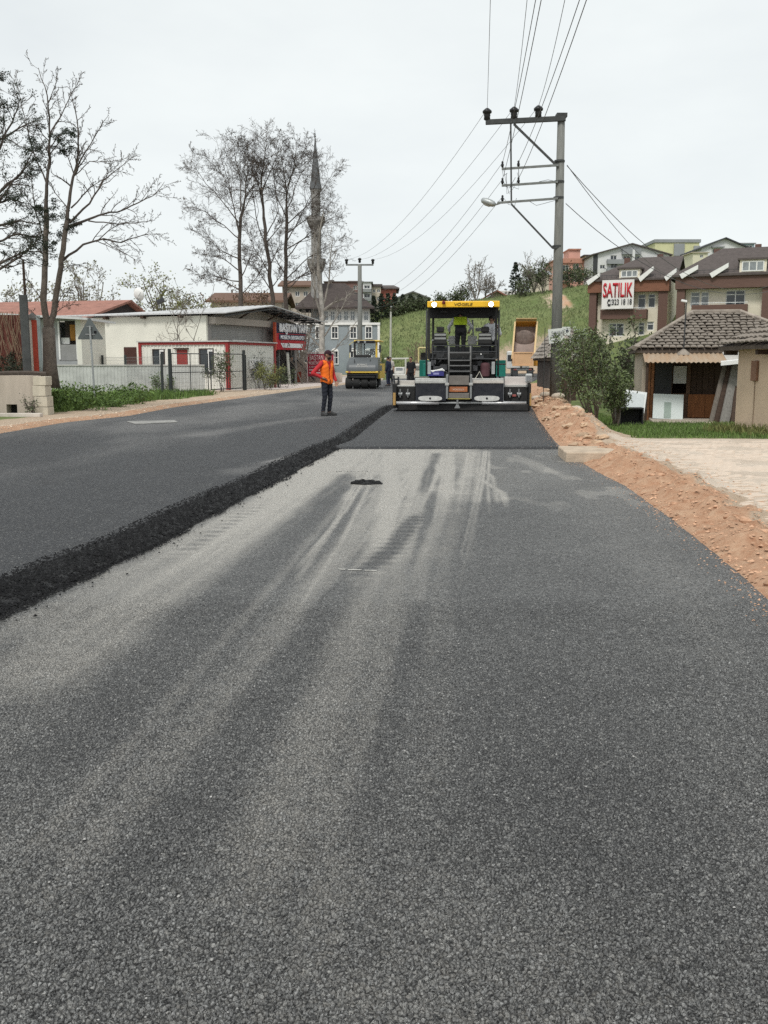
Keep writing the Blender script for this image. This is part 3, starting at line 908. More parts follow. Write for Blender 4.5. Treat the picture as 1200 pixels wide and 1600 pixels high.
# ---- two brown and cream villas
CREAM = M('cream_render', (.70, .645, .53), rough=.85, var=.08, scale=1.2)
BROWNP = M('brown_cladding', (.125, .072, .058), rough=.7, var=.22, scale=2, streak=(1, 1, 14))
RUSTP = M('reddish_wood_cladding', (.20, .09, .055), rough=.65, var=.25, scale=2, streak=(1, 1, 14))
def zfix(z, Y):
    return at(600, 565 - (z - EYE) * 1500 / Y, Y).z
def villa(label, px0, Y, W, base, ze, fascia, parapet, par_x, wins, dorm, ridge_z, low, sidebay, fmat, boards, hip):
    o = at(px0, 500, Y)
    v = thing('villa', label, 'house', (o.x, Y, base), R(-23))
    B = lambda z: zfix(z, Y) - base
    fz1, fz0 = B(fascia[0]), B(fascia[1])
    pz1, pz0 = B(parapet[0]), B(parapet[1])
    opens = [w[:4] for w in wins]
    opens = [(a, b, B(c), B(d)) for a, b, c, d in opens]
    body = MB()
    wall_open(body, .74, W - .94, -4, fz1, opens, .85, .2)
    body.face([(W, 0, -4), (W, 9, -4), (W, 9, fz1), (W, 0, fz1)])
    body.face([(0, 9, -4), (0, 0, -4), (0, 0, fz1), (0, 9, fz1)])
    body.face([(W, 9, -4), (0, 9, -4), (0, 9, fz1), (W, 9, fz1)])
    body.build('wall', CREAM, v)
    MB().box(-.02, .74, -.03, .86, -4, fz0).build('cladding', BROWNP, v)
    MB().box(W - .94, W - .002, -.03, .86, -4, fz0).build('cladding', BROWNP, v)
    MB().box(-.18, W + .12, -.25, 1.2, fz0, fz1).build('fascia', fmat, v)
    bal = MB().box(par_x[0], par_x[1], -.3, -.18, pz0, pz1).box(par_x[0], par_x[1], -.18, .85, pz0, pz0 + .15).box(par_x[0], par_x[0] + .12, -.18, .85, pz0 + .15, pz1).box(par_x[1] - .12, par_x[1], -.18, .85, pz0 + .15, pz1).build('balcony', BROWNP, v)
    rl = MB()
    rl.tube([(par_x[0], -.24, pz1 + .18), (par_x[1], -.24, pz1 + .18)], .025, 5)
    for k in range(9):
        x = par_x[0] + .06 + (par_x[1] - par_x[0] - .12) * k / 8
        rl.tube([(x, -.24, pz1), (x, -.24, pz1 + .18)], .018, 4)
    rl.build('railing', GALV, bal)
    for a, b, c, d, g in wins:
        window(v, a, b, B(c), B(d), 1.0, WFRAME, GLASS if g == 0 else GLASS2, .09, 1 if b - a > 1.2 else 0, .72)
    # roof with its terrace dormer
    ez = B(ze)
    rzz = zfix(ridge_z, Y + 2) - base
    gable_roof(v, -.5, W + .9, -.5, 9.6, ez, rzz, BROWNROOF, .2, hip0=hip)
    dx0, dx1, dz0, dz1 = dorm
    dm = MB().box(dx0 - .2, dx1 + .2, -.35, 4.2, B(dz0) - .2, B(dz1) + .12).build('dormer', CREAM, v)
    window(dm, dx0, dx1, B(dz0), B(dz1), -.36, WFRAME, GLASS2, .1, 2)
    MB().box(dx0 - .4, dx1 + .4, -.55, 4.6, B(dz1) + .125, B(dz1) + .3).build('dormer_roof', BROWNROOF, dm)
    for xa, za, xb, zb in boards:
        MB().prism([(xa, -.62, B(za)), (xb, -.62, B(zb)), (xb, -.62, B(zb) - .42), (xa + .25, -.62, B(za) - .42)], (0, .5, 0)).build('white_gable_board', WHITE, v)
    rr = MB()
    for k in range(14):
        x = .8 + (W - 1.6) * k / 13
        rr.tube([(x, -.3, ez), (x, -.3, ez + .4)], .018, 4)
    rr.tube([(.8, -.3, ez + .4), (W - .8, -.3, ez + .4)], .025, 5)
    rr.build('terrace_railing', STEEL_D, v)
    for k, (cx, cy) in enumerate(((W * .8, 5.4), (W * .35, 6.2))):
        MB().box(cx - .3, cx + .3, cy - .3, cy + .3, rzz - .8, rzz + .35 - k * .2).build('chimney', BROWNP, v)
    for a, b, c, d in low:
        window(v, a, b, B(c), B(d), .84, WFRAME, GLASS, .08, 1 if b - a > 1 else 0, .6)
    if sidebay:
        sx0, sx1, sz = sidebay
        sb = MB(); sb.prism([(sx0, 1.9, -4), (sx1, 1.9, -4), (sx1, 1.9, B(sz)), (sx0, 1.9, B(sz) - .9)], (0, 6.5, 0)); sbo = sb.build('side_wing', CREAM, v)
        window(sbo, sx0 + .55, sx0 + 1.0, B(sz) - 5.2, B(sz) - 3.4, 1.89, WFRAME, GLASS, .07, 0)
        MB().prism([(sx0 - .15, 1.75, B(sz) - .93), (sx1 + .15, 1.75, B(sz) + .14), (sx1 + .15, 1.75, B(sz) + .5), (sx0 - .15, 1.75, B(sz) - .56)], (0, 6.9, 0)).build('wing_roof', WHITE, sbo)
    return v
villa1 = villa('brown and cream villa hung with the red lettered white banner', 920, 105, 8.1, 3.6, 10.45, (10.3, 9.05), (7.15, 6.15), (1.25, 6.05),
      [(4.95, 5.75, 7.2, 8.85, 0), (6.0, 6.75, 7.35, 8.85, 0), (2.0, 3.6, 4.3, 5.75, 0), (5.1, 5.75, 4.4, 5.8, 0), (6.0, 6.7, 4.9, 5.85, 0)], (3.3, 5.0, 10.6, 11.35), 13.2, [], None, RUSTP,
      [(5.1, 10.5, 6.6, 11.7), (-.3, 10.3, 1.1, 11.2), (7.7, 10.5, 8.9, 11.4)], 5.0)
villa2 = villa('larger brown and cream villa rising behind the tiled shack', 1056, 97, 8.8, 3.2, 10.25, (10.1, 8.85), (7.2, 6.4), (1.45, 6.6),
      [(1.2, 2.1, 7.0, 8.6, 1), (2.2, 2.95, 7.0, 8.6, 1), (4.5, 6.3, 7.15, 8.66, 0), (1.4, 3.2, 4.2, 5.6, 0)], (5.9, 7.9, 10.4, 11.4), 13.3, [], None, BROWNP,
      [(3.0, 10.3, 4.7, 11.3), (.2, 10.3, 1.9, 11.2), (8.4, 10.4, 9.6, 11.4)], 4.2)

# ---- for sale banner on the first villa
_c, _s = math.cos(R(-23)), math.sin(R(-23))
_vo = at(920, 500, 105)
p0 = Vector((_vo.x + 1.45 * _c + .75 * _s, 105 + 1.45 * _s - .75 * _c, 0))
p0.z = at(940, 483, p0.y).z
bw, bh = 3.3, at(940, 438, p0.y).z - p0.z
ban = thing('sale_banner', 'white for sale banner with tall red letters and black phone number', 'banner', p0, R(-23))
RED_L = M('red_lettering', (.46, .018, .03), rough=.6, var=.1)
BLK_L = M('black_lettering', (.02, .02, .025), rough=.6, var=.1)
bn = MB()
for i in range(12):
    for j in range(8):
        q = [(bw * (i + a) / 12, -.05 + .035 * math.sin((i + a) * 1.3) * ((j + b) / 8), bh * (j + b) / 8) for a, b in ((0, 0), (1, 0), (1, 1), (0, 1))]
        bn.face(q)
bo = bn.build('sheet', M('banner_white', (.72, .70, .68), rough=.7, var=.06, scale=1), ban, smooth=True)
text('SATILIK', bh * .50, RED_L, ban, (bw * .5, -.12, bh * .66), name='lettering', width=bw * .93, bold=.025)
text('323 18 18', bh * .20, BLK_L, ban, (bw * .64, -.12, bh * .24), name='phone_number', width=bw * .62, bold=.015)
text('0', bh * .20, M('grey_lettering', (.35, .35, .36), var=.1), ban, (bw * .31, -.12, bh * .24), name='phone_digit', width=bw * .07)
ic = MB().tube([(bw * .22, -.11, bh * .30), (bw * .19, -.11, bh * .24), (bw * .21, -.11, bh * .15)], .05, 6); ic.box(bw * .20, bw * .27, -.13, -.09, bh * .27, bh * .33); ic.box(bw * .20, bw * .28, -.13, -.09, bh * .10, bh * .17)
ic.build('phone_symbol', BLK_L, ban)
MB().tube([(0, -.02, bh), (-.7, .1, bh + .7)], .012, 4).tube([(bw, -.02, bh), (bw + .5, .1, bh + .6)], .012, 4).tube([(0, -.02, 0), (-.5, .2, -.5)], .012, 4).tube([(bw, -.02, 0), (bw + .5, .2, -.4)], .012, 4).build('rope', STEEL_D, ban)

# ---- apartment blocks on the ridge
def block(name, label, px0, px1, ytop, Y, base, D, wallm, wins, cat='apartment block', rz=0., balc=(), roof=None, extra=(), balm=None, frame=WFRAME, group=None):
    a = at(px0, ytop, Y); b = at(px1, ytop, Y)
    W = b.x - a.x; top = a.z
    t = thing(name, label, cat, (a.x, Y, base), rz, group)
    X = lambda px: (px - px0) / (px1 - px0) * W
    Z = lambda py: at(px0, py, Y).z - base
    op = [(X(w[0]), X(w[1]), Z(w[3]), Z(w[2])) for w in wins]
    shell(t, W, D, top - base, op, wallm)
    for w in op:
        window(t, w[0], w[1], w[2], w[3], .16, frame, GLASS, max(.07, (w[1] - w[0]) * .06), 1, 0)
    for (xa, xb, ya, yb) in balc:
        bb = MB().box(X(xa), X(xb), -1.2, -1.08, Z(yb), Z(ya)).box(X(xa), X(xb), -1.08, -.002, Z(yb), Z(yb) + .15).box(X(xa), X(xa) + .12, -1.08, -.002, Z(yb) + .15, Z(ya)).box(X(xb) - .12, X(xb), -1.08, -.002, Z(yb) + .15, Z(ya))
        bb.build('balcony', balm or STEEL_G, t)
    if roof:
        kind, zr, rm = roof[:3]
        zr = Z(zr)
        if kind == 'gable':
            gable_roof(t, -.6, W + .6, -.6, D + .6, top - base + .02, zr, rm, .25)
        elif kind == 'hip':
            gable_roof(t, -.6, W + .6, -.6, D + .6, top - base + .02, zr, rm, .25, hip0=min(W * .35, 4), hip1=min(W * .35, 4))
        elif kind == 'front':       # gable end towards the road
            gable_roof(t, -.6, W + .6, -.7, D + .6, top - base + .02, zr, rm, .25, along='Y')
            MB().prism([(0, .02, top - base), (W, .02, top - base), (W / 2, .02, zr - .26)], (0, .3, 0)).build('gable', wallm, t)
        elif kind == 'flat':
            MB().box(-.3, W + .3, -.3, D + .3, top - base + .01, zr).build('roof_slab', rm, t)
    for (nm, xa, xb, ya, yb, m, yo, dd) in extra:
        MB().box(X(xa), X(xb), yo, yo + dd, Z(yb), Z(ya)).build(nm, m, t)
    return t
PINK = M('pink_render', (.55, .31, .25), rough=.9, var=.1, scale=.5)
ORNG = M('orange_tile', (.42, .21, .15), rough=.8, var=.2, scale=1)
WHITEW = M('white_render', (.60, .60, .60), rough=.9, var=.08, scale=.4)
GREYW = M('grey_render', (.27, .28, .29), rough=.9, var=.12, scale=.5)
YELW = M('pale_yellow_render', (.55, .54, .33), rough=.9, var=.1, scale=.5)
BEIGE = M('beige_render', (.50, .44, .36), rough=.9, var=.12, scale=.5)
bt = lambda Y, x=30: Hf(x, Y) - .5
block('apartment_block', 'pink apartment block with orange tiled roof terrace', 866, 913, 408, 230, bt(230, 42), 12, PINK,
      [(879, 889, 414, 424), (896, 905, 412, 427), (879, 889, 428, 438), (896, 905, 430, 440)], roof=('flat', 406, ORNG),
      extra=[('parapet', 872, 913, 404, 411, ORNG, -.5, .4), ('roof_house', 891, 909, 389, 407, PINK, 2, 7), ('roof_house_cap', 890, 910, 387.2, 389, ORNG, 1.6, 8), ('balcony', 893, 908, 424, 429, PINK, -1.2, 1.1), ('balcony', 876, 891, 439, 443, PINK, -1.2, 1.1)])
block('apartment_block', 'narrow yellowish apartment block squeezed beside the pink one', 914, 924, 400, 236, bt(236, 45), 12, YELW, [(916, 919, 405, 411), (916, 919, 418, 424), (916, 919, 430, 437)], roof=('flat', 398, BROWNROOF))
block('apartment_block', 'long whitish apartment block with grey balconies under a shallow gable', 927, 1046, 398, 220, bt(220, 52), 13, WHITEW,
      [(954, 964, 391 + 8, 398 + 8), (974, 985, 400, 410), (990, 1000, 400, 409), (1018, 1028, 402, 410), (938, 946, 414, 420), (938, 946, 426, 432), (955, 965, 412, 419), (976, 984, 415, 424)],
      roof=('front', 380, BROWNROOF), balc=[(948, 979, 406, 413), (1003, 1028, 405, 411), (948, 970, 420, 426), (971, 1000, 382 + 8, 398)], balm=GREYW,
      extra=[('column', 986, 990, 391, 412, WHITEW, -1.3, .4), ('dark_recess', 927, 934, 396, 440, STEEL_D, -.15, .14)])
block('apartment_block', 'flat roofed grey apartment block with pale yellow upper band', 1024, 1093, 379, 262, bt(262, 80), 14, YELW, [(1054, 1068, 383, 392)], roof=('flat', 374, GREYW), extra=[('grey_panel', 1053, 1069, 381, 400, GREYW, -.6, .5), ('grey_panel', 1084, 1094, 384, 402, GREYW, -.3, .25), ('roof_house', 1062, 1092, 372.5, 375, GREYW, 3, 6)])
block('white_house', 'white gabled house highest on the ridge with dark roof edge', 1096, 1168, 388, 205, bt(205, 73), 12, WHITEW, [(1114, 1120, 384 + 5, 395), (1121, 1127, 389, 395), (1131, 1139, 388, 395)], cat='house', roof=('front', 371, STEEL_D), extra=[('awning', 1111, 1130, 385.5, 387.5, STEEL_G, -.9, .88)])
block('glazed_house', 'bluish glazed top storey behind the white gabled house', 1152, 1179, 381, 240, bt(240, 88), 8, M('blue_grey_panel', (.20, .27, .30), rough=.3, var=.2), [(1166, 1176, 383, 389)], cat='house', roof=('flat', 379.5, GREYW))
block('cream_house', 'small cream house front below the white gabled house', 1083, 1106, 395, 170, bt(170, 54), 7, M('pale_cream_render', (.60, .57, .44), rough=.9, var=.08), [(1094, 1099, 398, 403)], cat='house', roof=('flat', 394, BEIGE))
block('red_roofed_house', 'small house with red roof on the grassy ridge', 766, 786, 462, 158, bt(158, 17), 7, BEIGE, [(772, 776, 464, 467)], cat='house', roof=('front', 453, REDTILE))
block('low_grey_house', 'low pale house beside the red roofed one on the ridge', 788, 806, 461, 163, bt(163, 20), 7, GREYW, [(795, 799, 463, 466)], cat='house', roof=('gable', 452, M('pale_roof', (.36, .34, .31), var=.2)))
block('small_house', 'small grey house among bare ridge trees near the pink block', 836, 858, 428, 215, bt(215, 36), 7, BEIGE, [(842, 848, 432, 437)], cat='house', roof=('gable', 421, GREYW))
block('hut', 'tiny white hut at the top of the bare soil path', 907, 919, 459, 150, bt(150, 31), 3, WHITEW, [(911, 915, 461, 465)], cat='hut', roof=('flat', 457.6, GREYW))
block('ridge_house', 'pale gable house with a round vent on the far ridge', 622, 668, 466, 175, bt(175, 5), 9, M('pale_grey_render', (.42, .43, .41), rough=.9, var=.1), [(646, 649, 468, 471)], cat='house', roof=('front', 455, M('slate_roof', (.13, .13, .12), var=.2)))

# ---- old shack with the tiled hip roof
TILE = M('weathered_clay_tile', (.225, .195, .165), rough=.95, var=.45, scale=1.3, island=.5, bump=.3)
WOOD_D = M('dark_wood', (.055, .035, .025), rough=.8, var=.4, scale=4, streak=(1, 1, 8))
WOOD_O = M('orange_wood_panel', (.22, .085, .03), rough=.6, var=.3, scale=2, streak=(6, 1, 1))
WOOD_G = M('grey_weathered_plank', (.16, .14, .12), rough=.9, var=.35, scale=4, streak=(9, 9, 1))
SX, SY = 8.9, 33.9
SZ = -.55
shack = thing('tiled_shack', 'low old shack with brown clay tile roof and rusty lean to', 'shack', (SX, SY, SZ), R(-12))
SW, SD, EZ, RZ = 5.9, 6.2, 2.50, 3.84
sb = MB()
wall_open(sb, .3, SW, -.3, EZ, [(1.15, 1.62, 1.0, 2.0), (1.75, 3.35, .06, 2.2), (3.45, 4.6, 0.06, 2.2)], 0, .25)
MB().box(.12, .296, 0, SD, -.3, EZ - .02).build('side_wall', M('tan_plaster', (.44, .38, .31), rough=.95, var=.2, scale=1), shack); sb.face([(SW, 0, -.3), (SW, SD, -.3), (SW, SD, EZ), (SW, 0, EZ)]); sb.face([(SW, SD, -.3), (.3, SD, -.3), (.3, SD, EZ), (SW, SD, EZ)])
sb.build('wall', M('dark_plank_wall', (.10, .062, .042), rough=.9, var=.4, scale=3, streak=(8, 8, 1)), shack)
MB().box(.35, SW - .05, 1.4, 1.5, -.2, EZ).build('back_wall', WOOD_D, shack)
MB().box(.42, .52, -.04, -.004, .05, 2.2).box(.30, .40, -.08, -.004, .05, 2.25).build('door_post', M('rusty_board', (.26, .12, .06), rough=.9, var=.4, scale=5), shack)
dr = MB().box(.56, 1.12, -.06, -.01, .02, 2.05).build('door', M('black_door', (.03, .032, .035), rough=.6, var=.3), shack)
MB().box(.60, 1.08, -.09, -.062, .55, .98).box(.60, 1.08, -.09, -.062, .06, .5).build('door_panel', M('grey_door_panel', (.075, .08, .085), rough=.6, var=.3), dr)
MB().box(1.17, 1.6, -.06, .1, 1.35, 1.95).build('white_board', M('grey_white_board', (.42, .43, .43), rough=.6, var=.15), shack)
for k in range(8):
    MB().box(1.78 + k * .195, 1.78 + k * .195 + .185, .12 + .02 * (k % 2), .16 + .02 * (k % 2), .95, 2.15).build('plank', WOOD_D, shack)
for k in range(3):
    MB().box(1.70 + k * .565, 1.70 + k * .565 + .556, -.02, .02, .18, .98).build('plywood_panel', WOOD_O, shack)
MB().box(1.75, 3.3, -.25, -.03, .06, .10).build('bench_board', WOOD_G, shack)
# roof structure and tiles
gable_roof(shack, -.15, SW + .4, -.35, SD + .3, EZ, RZ, M('roof_boarding', (.10, .08, .065), rough=.9, var=.3), .10, hip0=2.15, hip1=2.6, ridge=3.1)
def tile_slope(parent, e0, e1, t0, t1, rows, cw, first_n, mat, name='roof_tile', lift=.02):
    """barrel tiles over the quad e0-e1 (eave) t0-t1 (top); the first_n tiles are objects, the rest one mesh"""
    e0, e1, t0, t1 = map(Vector, (e0, e1, t0, t1))
    nrm = (e1 - e0).cross(t0 - e0).normalized()
    ex = (e1 - e0).normalized()
    up = nrm.cross(ex).normalized()
    L = (t0 - e0).dot(up)
    rl = L / rows
    seg = 5
    tm = MB()
    tl = rl * 1.18
    for j in range(2):
        for s in range(seg + 1):
            a = math.pi * s / seg
            tm.v.append((-math.cos(a) * cw * .47, j * tl, math.sin(a) * cw * .15 + (.06 if j == 0 else 0)))
    for s in range(seg):
        tm.f.append((s, s + 1, seg + 2 + s, seg + 1 + s))
    tm.f.append(tuple(range(seg, -1, -1)))
    rest = MB(); proto = None; n = 0
    basis = Matrix((ex, up, nrm)).transposed()
    for r_ in range(rows):
        f = r_ / rows
        a, b = e0.lerp(t0, f), e1.lerp(t1, f)
        wdt = (b - a).length
        k = int(wdt / cw)
        for i in range(k):
            p = a + (b - a).normalized() * ((i + .5) * wdt / k) + nrm * (lift + .018 * RNG.random() ** 2)
            rot = basis @ Euler((RNG.gauss(0, .03), RNG.gauss(0, .05), RNG.gauss(0, .045))).to_matrix()
            if n < first_n:
                if proto is None:
                    proto = tm.build(name, mat, parent, smooth=False); o = proto
                else:
                    o = proto.copy(); COL.objects.link(o)
                o.location = p; o.rotation_euler = rot.to_euler()
            else:
                i0 = len(rest.v)
                rest.v += [tuple(p + rot @ Vector(v)) for v in tm.v]
                rest.f += [tuple(i0 + q for q in f_) for f_ in tm.f]
            n += 1
    if rest.v:
        rest.build(name + '_field', mat, parent, kind='stuff')
tile_slope(shack, (-.2, -.42, EZ), (SW + .4, -.42, EZ), (2.0, 3.1, RZ), (3.7, 3.1, RZ), 13, .225, 300, TILE)
tile_slope(shack, (-.2, SD + .3, EZ), (-.2, -.42, EZ), (2.0, 3.1, RZ), (2.0, 3.1, RZ), 13, .225, 0, TILE, 'side_tile')
tile_slope(shack, (SW + .4, -.42, EZ), (SW + .4, SD + .3, EZ), (3.7, 3.1, RZ), (3.7, 3.1, RZ), 13, .225, 0, TILE, 'side_tile')
hipm = MB()
for a, b in (((-.2, -.42, EZ + .06), (2.0, 3.1, RZ + .08)), ((SW + .4, -.42, EZ + .06), (3.7, 3.1, RZ + .08)), ((2.0, 3.1, RZ + .08), (3.7, 3.1, RZ + .08))):
    hipm.tube([a, b], .09, 7)
hipm.build('ridge_tile_line', TILE, shack)
# rusty corrugated lean-to
def corrugated(parent, name, x0, x1, ya, za, yb, zb, pitch, amp, mat, th=.012):
    mb = MB(); n = int((x1 - x0) / pitch * 4)
    nrm = Vector((0, -(zb - za), yb - ya)).normalized()
    for layer in (0, 1):
        i0 = len(mb.v)
        for k in range(n + 1):
            x = x0 + (x1 - x0) * k / n
            h = amp * math.sin(k * math.pi / 2) - layer * th
            for (y, z) in ((ya, za), (yb, zb)):
                mb.v.append((x, y + nrm.y * h, z + nrm.z * h))
        for k in range(n):
            q = (i0 + 2 * k, i0 + 2 * k + 2, i0 + 2 * k + 3, i0 + 2 * k + 1)
            mb.f.append(q if layer == 0 else q[::-1])
    for k in range(n):
        a = 2 * k; o = 2 * (n + 1)
        mb.f.append((a, a + o, a + 2 + o, a + 2)); mb.f.append((a + 1, a + 3, a + 3 + o, a + 1 + o))
    return mb.build(name, mat, parent)
RUST = M('rusty_corrugated_sheet', (.47, .39, .30), rough=.8, var=.15, scale=1.4, col2=(.36, .235, .14), streak=(3, .6, 1))
corrugated(shack, 'lean_to_sheet', .1, 2.75, -1.75, 2.08, -.1, 2.43, .15, .022, RUST)
corrugated(shack, 'lean_to_sheet', 2.70, 3.85, -1.7, 2.12, -.1, 2.46, .15, .022, M('pale_corrugated_sheet', (.45, .43, .40), rough=.8, var=.25, scale=2))
MB().prism([(2.5, -1.8, 1.97), (4.6, -2.3, 2.2), (4.6, -2.3, 2.32), (2.5, -1.8, 2.1)], (0, .14, .02)).build('gutter_board', WHITE, shack)
for x in (.2, 3.75):
    MB().tube([(x, -1.6, 0), (x, -1.6, 2.08)], .045, 6).build('lean_to_post', WOOD_D, shack)
MB().box(.4, 2.4, -2.3, -.1, -.1, .16).build('step_slab', M('worn_step', (.38, .33, .27), rough=.95, var=.3, scale=4, bump=.3), shack, bevel=.02)
MB().box(2.5, 4.6, -1.2, -.1, -.04, .05).build('step_slab', CONC, shack, bevel=.02)
ch = at(1068, 549, 33.2)
tp = thing('roof_antenna', 'thin dark antenna pole with a small white fitting on the shack eave', 'antenna', (ch.x, 33.2, ch.z))
MB().tube([(0, 0, -.1), (.02, 0, 1.72)], .022, 6).build('pole', STEEL_D, tp)
MB().box(-.16, .04, -.04, .04, 1.64, 1.72, rot=Euler((0, R(12), 0))).build('fitting', WHITE, tp, bevel=.02)
MB().lathe([(.25, 0), (.2, .08), (.05, .2)], (0, 0, -.12), 10).build('foot', TILE, tp)
# things leaning and standing in front of the shack
wp = at(1043, 653, 32.9)
o = thing('leaning_board', 'white board with a pale green slot leaning on the shack plywood', 'panel', (wp.x, 32.9, SZ + .16), R(-8))
e = MB().box(-.5, .5, -.02, .02, 0, .86, rot=Euler((R(-14), R(2), 0)), org=(0, 0, 0)).build('board', M('bluish_white_board', (.60, .66, .65), rough=.4, var=.06), o)
MB().box(-.13, .10, -.034, -.0205, .03, .58, rot=Euler((R(-14), R(2), 0)), org=(0, 0, 0)).build('slot', M('pale_green_glass', (.30, .37, .33), rough=.25, var=.15), o)
wp = at(990, 640, 31)
o = thing('appliance_door', 'white appliance door tilted on top of the black box', 'appliance door', (wp.x, 31, Hf(wp.x, 31) + .36), R(-8))
MB().box(-.34, .34, -.03, .03, 0, .72, rot=Euler((R(-20), R(8), 0)), org=(0, 0, 0)).build('door_shell', M('appliance_white', (.66, .68, .68), rough=.35, var=.05), o, bevel=.015)
MB().box(-.27, .27, -.045, -.031, .06, .64, rot=Euler((R(-20), R(8), 0)), org=(0, 0, 0)).build('inner_liner', M('appliance_liner', (.55, .59, .60), rough=.4, var=.1), o, bevel=.01)
MB().tube([(-.30, -.06, .02), (-.30, -.04, .72)], .018, 6).build('seal', STEEL_G, o)
wp = at(983, 662, 30.2); zz = Hf(wp.x, 30.2)
o = thing('black_cabinet', 'open black cabinet lying in the grass by the shack', 'cabinet', (wp.x, 30.2, zz), R(-4))
cb = MB().box(-.44, -.40, 0, .5, 0, .52).box(.40, .44, 0, .5, 0, .52).box(-.40, .40, 0, .5, .48, .52).box(-.40, .40, 0, .5, 0, .04).box(-.40, .40, .46, .5, .04, .48)
cb.build('case', M('black_laminate', (.02, .02, .022), rough=.5, var=.3), o)
MB().box(-.44, -.28, -.03, -.004, .02, .5).build('door', M('worn_grey_laminate', (.14, .13, .12), rough=.6, var=.3), o)
for i, (xb, xt, lab, hh) in enumerate([(1112, 1134, 'thin grey plank leaning first against the shack post', 1.95), (1120, 1143, 'dark plank leaning second against the shack post', 1.98), (1132, 1152, 'wide grey plank leaning against the plaster wall', 2.0), (1146, 1156, 'dark plank leaning almost upright beside the plaster wall', 1.8)]):
    a, b = at(xb, 664, 31.6 - .1 * i), at(xt, 580, 32.4)
    za = Hf(a.x, a.y)
    d = Vector((b.x - a.x, b.y - a.y, hh))
    w_ = (.09, .10, .16, .09)[i]
    mbp = MB(); side = Vector((1, .15, 0)) * w_
    mbp.prism([Vector((0, 0, 0)) - side, Vector((0, 0, 0)) + side, d + side, d - side], (-.01, .045, 0))
    tag(mbp.build('plank', (WOOD_G, WOOD_D, M('grey_plank', (.19, .18, .165), rough=.9, var=.3, streak=(9, 9, 1)), WOOD_D)[i], loc=(a.x, a.y, za)), lab, 'plank', 'planks leaning by the shack')
a = at(1016, 640, 31.5)

# ---- plaster outbuilding at the frame edge
PLX, PLY0, PLY1 = 8.75, 18.9, 24.0
pb = thing('plaster_outbuilding', 'pinkish plaster outbuilding with a tiled eave beside the driveway', 'outbuilding', (PLX, PLY0, -.15))
PLM = M('pink_plaster', (.62, .475, .35), rough=.95, var=.10, scale=1.1, bump=.25, bscale=12)
q = MB(); D_ = PLY1 - PLY0
q.box(0, 6, 0, D_, -.6, 2.12).build('wall', PLM, pb)
pr = MB().prism([(-.38, -.3, 2.06), (2.9, -.3, 3.42), (6.2, -.3, 2.06), (6.2, -.3, 1.98), (2.9, -.3, 3.32), (-.38, -.3, 1.98)], (0, D_ + .62, 0)).build('roof', M('roof_boarding', (.1, .08, .065)), pb)
MB().prism([(0, D_ - .02, 2.12), (6, D_ - .02, 2.12), (2.9, D_ - .02, 3.3)], (0, -.2, 0)).build('gable', PLM, pb)
tile_slope(pb, (-.42, D_ + .32, 2.06), (-.42, -.3, 2.06), (2.9, D_ + .32, 3.44), (2.9, -.3, 3.44), 11, .27, 120, TILE)
MB().box(-.06, -.002, D_ - 1.35, D_ - 1.0, 1.25, 1.72).build('meter_box', M('brown_box', (.24, .13, .085), rough=.7, var=.2), pb, bevel=.01)
MB().tube([(-.012, D_ - 1.17, 1.25), (-.012, D_ - 1.19, .6), (-.012, D_ - 1.15, -.3)], .012, 5).build('pipe', M('plaster_stain', (.33, .25, .18), var=.2), pb)
MB().box(-.3, 0, D_ + .05, D_ + .2, 1.86, 1.97).build('rafter', WOOD_D, pb)
MB().box(-.3, 0, D_ - 2, D_ - 1.85, 1.86, 1.97).build('rafter', WOOD_D, pb)

# ---- small tiled shed half hidden behind the concrete pole
a = at(845, 560, 50)
hs = thing('tiled_shed', 'dark shed with grey tile roof behind the concrete pole', 'shed', (a.x + .3, 50, Hf(a.x + 1, 50)))
z0 = at(845, 561, 50).z - Hf(a.x + 1, 50)
MB().box(.2, 1.5, .2, 4.2, -.3, z0).build('wall', M('shed_dark_wall', (.07, .06, .055), rough=.9, var=.3), hs)
gable_roof(hs, 0, 1.75, -.1, 4.6, z0, z0 + 1.55, M('roof_boarding', (.1, .08, .065)), .08, hip0=.7)
tile_slope(hs, (-.05, -.15, z0), (1.78, -.15, z0), (.7, 2.2, z0 + 1.55), (1.75, 2.2, z0 + 1.55), 8, .27, 0, M('grey_tile', (.27, .24, .21), rough=.95, var=.3, island=.3))
tile_slope(hs, (-.05, 4.6, z0), (-.05, -.15, z0), (.7, 2.2, z0 + 1.55), (.7, 2.2, z0 + 1.55), 8, .27, 0, M('grey_tile', (.27, .24, .21)))
MB().box(.7, 1.6, .14, .195, -.1, z0 - .2).build('door', WOOD_D, hs)

